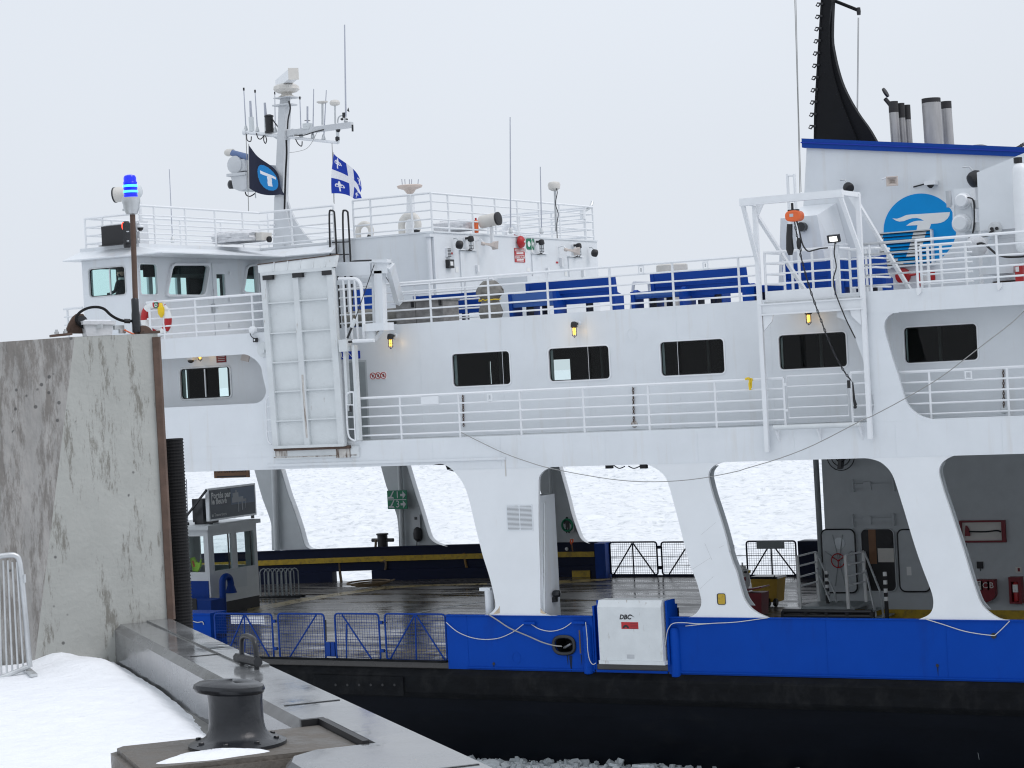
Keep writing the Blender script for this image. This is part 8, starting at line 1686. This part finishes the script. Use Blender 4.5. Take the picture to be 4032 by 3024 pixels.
for pA_, pB_ in ((((748,975),Ys),((912,935),Ys+1.1)),(((1168,968),Ys),((1325,930),Ys+1.1))):
    for f in (0.,.26,.54,.78):
        a = at('L',*pA_[0],'Y',pA_[1]); b = at('L',*pB_[0],'Y',pB_[1]); dz = Vector((0,0,-f*1.05)); MB().tube([a+dz,b+dz], .026, 6).build('handrail', WRAIL, st)
for pts in (((920,945),(1080,1300),(1090,1370)),((920,1080),(1040,1370)),((1335,935),(1480,1300),(1500,1510)),((1345,1090),(1440,1510))):
    MB().tube([at('L',x,y,'Y',Ys+1.0-.5*i) for i, (x, y) in enumerate(pts)], .032, 6).build('stair_rail', STEEL, st)
for i in range(3): x = x1_+.25+.28*i; MB().box((x,Ys+.2,zsp-.16*(i+1)-.03),(x+.26,YC-.1,zsp-.16*(i+1))).build('tread', GREYD, st)
def striped(label, c, x, y0, y1, Y):
    a, b = at(c,x,y0,'Y',Y), at(c,x+8,y1,'Y',Y); t = thing('striped_post', label, 'post', (b.x,Y,0), 'black and white striped posts'); n_ = 8; hh_ = (a.z-.0); MB().box((b.x-.04,Y-.04,0),(b.x+.04,Y+.04,hh_*.45)).build('base', BLACK, t)
    for i in range(8): MB().box((b.x-.04,Y-.04,hh_*(.45+.55*i/8)),(b.x+.04,Y+.04,hh_*(.45+.55*(i+1)/8)-.001)).build('white_band' if i % 2 else 'black_band', SIGNW if i % 2 else BLACK, t)
striped('black and white striped post in front of the open doorway', 'M',420,1110,1525,6.5); striped('black and white striped post behind the boarding steps', 'L',1010,1100,1370,8.6)
t = thing('roller_rack', 'low black roller rack standing behind the long blue bulwark', 'rack', at('L',1000,1500,'Y',1.6)); a, b = at('L',625,1445,'Y',1.6), at('L',1400,1455,'Y',1.6)
for dz in (-.02,-.13): MB().tube([(a.x,1.6,a.z+dz),(b.x,1.6,a.z+dz)], .055, 10).build('roller', BLACK, t, smooth=True)
for f in (.0,.27,.5,.73,1.): x = a.x+(b.x-a.x)*f; MB().box((x-.04,1.55,0),(x+.04,1.7,a.z-.02)).build('upright', BLACK, t)
# fire gear on the casing wall
a, b = at('M',1062,662,'Y',YC), at('M',1470,850,'Y',YC); t = thing('fire_axe_case', 'red framed case holding a fire axe on the casing wall', 'fire axe', (a.x,YC,b.z)); MB().plate([(a.x,b.z),(b.x,b.z),(b.x,a.z),(a.x,a.z)],'Y',YC-.10,YC-.0125,holes=[[(a.x+.06,b.z+.05),(b.x-.10,b.z+.05),(b.x-.10,a.z-.05),(a.x+.06,a.z-.05)]]).build('frame', DRED, t); MB().box((a.x+.05,YC-.02,b.z+.04),(b.x-.09,YC-.0125,a.z-.04)).build('back', IVORY, t); zm = (a.z+b.z)/2; MB().tube(curve([(a.x+.25,YC-.06,zm),(a.x+.7,YC-.06,zm-.01),(a.x+1.0,YC-.06,zm+.02),(b.x-.13,YC-.06,zm-.02)],4), .022, 6).build('axe_handle', BLACK, t); MB().plate([(a.x+.13,zm-.12),(a.x+.28,zm-.12),(a.x+.26,zm+.06),(a.x+.2,zm+.16),(a.x+.16,zm+.16)],'Y',YC-.07,YC-.05).build('axe_head', DRED, t)
a, b = at('c',285,1092,'Y',YC), at('c',600,1400,'Y',YC); t = thing('fire_hose_box', 'round bottomed dark red fire hose box on the casing wall', 'fire hose', (b.x,YC,b.z)); x0_ = b.x-1.05; hz_ = a.z-b.z
MB().plate([(x0_,a.z),(b.x,a.z),(b.x,b.z+hz_*.38)]+[(b.x-.45*(1-math.cos(R(k_))), b.z+hz_*.38*(1-math.sin(R(k_)))) for k_ in range(15,91,15)]+[(x0_+.45*(1-math.cos(R(k_))), b.z+hz_*.38*(1-math.sin(R(k_)))) for k_ in range(90,-1,-15)],'Y',YC-.25,YC-.0125).build('case', DRED, t)
for i, (s_, m_) in enumerate((('F',IVORY),('C',DRED),('B',IVORY))):
    q = at('c',345+83*i,1180,'Y',YC-.25); MB().box((q.x-.11,YC-.257,q.z-.12),(q.x+.11,YC-.2505,q.z+.12)).build('label', m_ if i == 0 else DRED, t); text(s_, (q.x,YC-.26,q.z), 'Y', .22, BLACK if i == 0 else IVORY, t)
a, b = at('c',765,1058,'Y',YC), at('c',945,1405,'Y',YC); t = thing('extinguisher_cabinet', 'red cabinet with a fire extinguisher behind glass at the right edge', 'fire extinguisher', (a.x,YC,b.z)); MB().plate([(a.x,b.z),(b.x,b.z),(b.x,a.z),(a.x,a.z)],'Y',YC-.25,YC-.0125,holes=[[(a.x+.06,b.z+.05),(b.x-.08,b.z+.05),(b.x-.08,a.z-.12),(a.x+.06,a.z-.12)]]).build('case', DRED, t); cx_ = (a.x+b.x)/2; MB().lathe_z((cx_,YC-.12,b.z+.06), [(.09,0),(.09,.45),(.05,.52),(.03,.6)], 14).build('extinguisher', RED, t, smooth=True); MB().box((cx_-.07,YC-.22,b.z+.3),(cx_+.07,YC-.205,b.z+.5)).build('label', SIGNW, t)
a, b = at('c',825,935,'Y',YC), at('c',910,1010,'Y',YC); t = thing('extinguisher_sign', 'pale extinguisher sign above the red cabinet', 'sign', (a.x,YC,b.z)); MB().box((a.x,YC-.02,b.z),(b.x,YC-.0125,a.z)).build('panel', IVORY, t); MB().box((a.x+.06,YC-.025,b.z+.03),(a.x+.12,YC-.0205,a.z-.03)).build('pictogram', DRED, t)
q = at('c',367,910,'Y',YC); t = thing('wall_socket', 'small black socket on the casing wall', 'socket', q); MB().box((q.x-.08,YC-.06,q.z-.09),(q.x+.08,YC-.0125,q.z+.09)).build('box', BLACK, t); MB().tube([(q.x,YC-.03,q.z-.09),(q.x,YC-.03,q.z-.16)], .012, 5).build('cable', DSTEEL, t)
a, b = at('c',135,630,'Y',YC), at('c',195,795,'Y',YC); t = thing('blue_notice', 'narrow dark blue notice beside the third pillar', 'sign', (a.x,YC,b.z)); MB().box((a.x-.25,YC-.02,b.z),(b.x,YC-.0125,a.z)).build('panel', NAVY, t)
q = at('L',1130,100,'Y',YC-.4); t = thing('deck_fan', 'black caged fan high on the casing wall', 'fan', q); r = abs(at('L',1250,100,'Y',YC-.4).x-q.x)
for k_ in (1.,.7,.4): MB().tube([(q.x+r*k_*math.cos(2*math.pi*i/28),YC-.42,q.z+r*k_*math.sin(2*math.pi*i/28)) for i in range(28)], .014, 5, closed=True).build('cage_ring', BLACK, t)
for i in range(3): an = R(20+120*i); MB().beam((q.x,YC-.35,q.z),(q.x+r*.9*math.cos(an),YC-.33,q.z+r*.9*math.sin(an)), .1, .22, (0,1,0)).build('blade', DSTEEL, t)
MB().cyl((q.x,YC-.45,q.z),(q.x,YC-.0125,q.z), .09, .09, 12).build('motor', BLACK, t)

# ================================================================== officer in the wheelhouse
def skin_body(name, pts, edges, rad, m, parent, root=0):
    me = bpy.data.meshes.new(name); loc = ROOT[parent.name]; me.from_pydata([Vector(q)-loc for q in pts], edges, []); o = bpy.data.objects.new(name, me); col.objects.link(o); o.parent = parent
    md = o.modifiers.new('skin', 'SKIN'); md.use_smooth_shade = True; sv = me.skin_vertices[0].data
    for i, r in enumerate(rad): sv[i].radius = (r, r*.8) if isinstance(r, float) else r; sv[i].use_root = i == root
    ss = o.modifiers.new('sub', 'SUBSURF'); ss.levels = 2; ss.render_levels = 2; me.materials.append(m); ROOT[o.name] = loc; return o
hq = at('A',512,875,'Y',1.4); pz = hq.z
per = thing('person', 'officer in dark uniform with white collar sitting inside the wheelhouse window', 'person', (hq.x,1.4,ZU+.5))
B = lambda x, y, z: Vector((hq.x+x,1.4+y,pz+z))
skin_body('body', [B(0,0,-.85),B(0,0,-.6),B(.0,0,-.38),B(-.01,0,-.24),B(-.02,0,-.14),B(-.03,0,-.02),B(-.035,0,.07),B(0,-.19,-.27),B(-.06,-.24,-.52),B(-.32,-.2,-.58),B(-.40,-.18,-.57),B(0,.19,-.27),B(-.06,.24,-.52),B(-.32,.2,-.58),B(-.40,.18,-.57),B(-.42,-.1,-.87),B(-.42,.1,-.87)],
 [(0,1),(1,2),(2,3),(3,4),(4,5),(5,6),(2,7),(7,8),(8,9),(9,10),(2,11),(11,12),(12,13),(13,14),(0,15),(0,16)], [.17,.16,.18,.09,.065,.10,.08,.075,.06,.04,.04,.075,.06,.04,.04,.09,.09], CLOTHD, per)
MB().lathe_z(B(-.035,0,-.11), [(.05,0),(.085,.04),(.10,.1),(.103,.16),(.09,.22)], 16, sx=1.05, sy=.85).build('face', SKIN, per, smooth=True)
MB().lathe_z(B(-.02,0,.03), [(.112,0),(.118,.05),(.10,.12),(.05,.155),(.01,.16)], 16, sx=1.05, sy=.9).build('hair', HAIR, per, smooth=True)
MB().lathe_z(B(-.02,0,-.19), [(.085,0),(.075,.06)], 14).build('collar', SIGNW, per, smooth=True)
MB().beam(B(-.135,0,-.03), B(-.15,0,-.05), .03, .05).build('nose', SKIN, per)
# ================================================================== brash ice along the hull
mb = MB(); rnd = random.Random(11)
for i in range(3200):
    f = rnd.random(); x = -31+rnd.random()*22; y = 1.0-4.2*rnd.random()**1.2
    s = .03+.15*rnd.random()**3.4; q = Vector((x,y,-2.63+.06*rnd.random()+.05*noise.noise(Vector((x*.8,y*.8,0)))+s*.2))
    rot = Matrix.Rotation(rnd.random()*6.28,3,'Z') @ Matrix.Rotation(rnd.uniform(-.9,.9),3,'X')
    vs = []
    for zz2, k_ in ((-.6,.9),(.45*rnd.uniform(.6,1.5),rnd.uniform(.5,.9))):
        for j in range(6):
            an = 2*math.pi*j/6+rnd.uniform(-.3,.3); r = s*k_*rnd.uniform(.7,1.2); vs.append(q+rot@Vector((r*math.cos(an),r*math.sin(an)*.8,zz2*s)))
    mb.add(vs, [tuple(range(5,-1,-1)), tuple(range(6,12))]+[(j,(j+1)%6,(j+1)%6+6,j+6) for j in range(6)])
tag(mb.build('brash_ice', BRASH), 'grey broken brash ice floating against the black hull', 'ice', kind='stuff')

# rust runs and scrapes that show on the photographed plates
def run(c, x, y0, y1, wd, Y, m=RUST, nm='rust_run'):
    a, b = at(c,x,y0,'Y',Y), at(c,x,y1,'Y',Y); pts = [(a.x-wd/2,a.z),(a.x+wd/2,a.z),(a.x+wd*.3,(a.z+b.z)/2),(a.x+wd*.12,b.z),(a.x-wd*.1,b.z),(a.x-wd*.32,(a.z+b.z)/2)]
    MB().plate(pts,'Y',Y-.003,Y-.0012).build(nm, m, ferry)
STAINB = mat('grimy_blue', (.012,.022,.05), .7, var=.4, scale=14., stretch=(1,1,.2), spec=.1)
run('O',1100,565,690,.10,0,STAINB); run('O',1075,560,640,.05,0,STAINB); run('O',1185,560,640,.04,-.13,STAINB); run('O',492,640,690,.03,0,STAINB); run('Q',1602,585,650,.03,0,STAINB)
SCUFF = mat('grey_scrape', (.56,.57,.58), .6, var=.3, scale=30.)
for (x0,y0),(x1,y1) in (((1830,1085),(1990,985)),((1890,1260),(2010,1150)),((1900,790),(2030,680)),((1935,860),(2000,1010)),((2060,900),(2100,880))):
    a, b = at('K',x0,y0,'Y',-.001), at('K',x1,y1,'Y',-.001); MB().beam(a, b, .003, .007, (0,0,1)).build('scrape', SCUFF, ferry)
PSTAIN = mat('rusty_white_paint', (.52,.42,.30), .6, var=.3, scale=10.)
for x0, x1, y0, y1 in ((150,90,1405,1480),(505,560,1425,1480)):
    q = XZ('K',[(x0,y0),(x0+(18 if x1 > x0 else -12),y0+25),(x1,y1),(x0,y1-10)],0); MB().plate(q,'Y',-.003,-.0012).build('rust_patch', PSTAIN, ferry)
for x0, y0, x1, y1 in ((1850,1000,1895,1240),(1830,985,1880,1150),(1965,1040,1985,1105)):
    a, b = at('Q',x0,y0,'Y',.18), at('Q',x1,y1,'Y',.42); MB().tube([a, (a+b)/2+Vector((.01,-.02,.02)), b], .005, 4).build('hull_scratch', GREYD, ferry)

# plate seams along the passenger wall and girder, lounge furniture seen through the windows
for i in range(11):
    x = -34.6+2.45*i
    if x < -16.5: bead((x,YR-.0,ZP+.02),(x,YR-.0,ZU-.02), r=.006)
    bead((x+.9,0,ZB+.03 if x > xk else ZBL+.03),(x+.9,0,ZP-.02), r=.006)
LSEAT = mat('lounge_seat_cloth', (.03,.05,.09), .8, var=.2); LPOST = mat('lounge_post', (.22,.23,.23), .5, var=.05)
for i in range(9):
    x = -36.5+3.1*i; MB().box((x,3.2,ZP+.02),(x+.6,5.4,ZP+.9)).build('lounge_seat', LSEAT, ferry); MB().cyl((x+1.0,4.6,ZP+.02),(x+1.0,4.6,ZU-.23), .04, .04, 10).build('lounge_post', LPOST, ferry)
    MB().box((x-.6,8.5,ZP+.02),(x+1.5,8.6,ZP+1.0)).build('lounge_partition', LSEAT if i % 2 else DARKIN, ferry)
# thin broken pans floating among the brash
mb = MB(); rnd = random.Random(5)
for i in range(70):
    x = -30+rnd.random()*20; y = .3-4.*rnd.random(); r0 = .16+.3*rnd.random(); z = -2.50+.05*rnd.random(); n_ = 7; tl_ = rnd.uniform(-.12,.12); tm_ = rnd.uniform(-.12,.12)
    ring = [(r0*rnd.uniform(.7,1.1)*math.cos(2*math.pi*j/n_), r0*rnd.uniform(.6,1.)*math.sin(2*math.pi*j/n_)) for j in range(n_)]
    vs = [(x+u, y+v, z+u*tl_+v*tm_-.05) for u, v in ring]+[(x+u*.95, y+v*.95, z+u*tl_+v*tm_+.02) for u, v in ring]
    mb.add(vs, [tuple(range(n_-1,-1,-1)), tuple(range(n_,2*n_))]+[(j,(j+1)%n_,(j+1)%n_+n_,j+n_) for j in range(n_)])
tag(mb.build('ice_pans', mat('wet_ice_pan',(.46,.50,.52),.25,var=.2,scale=6.,bump=.3)), 'flat wet ice pans drifting among the brash ice by the hull', 'ice', kind='stuff')
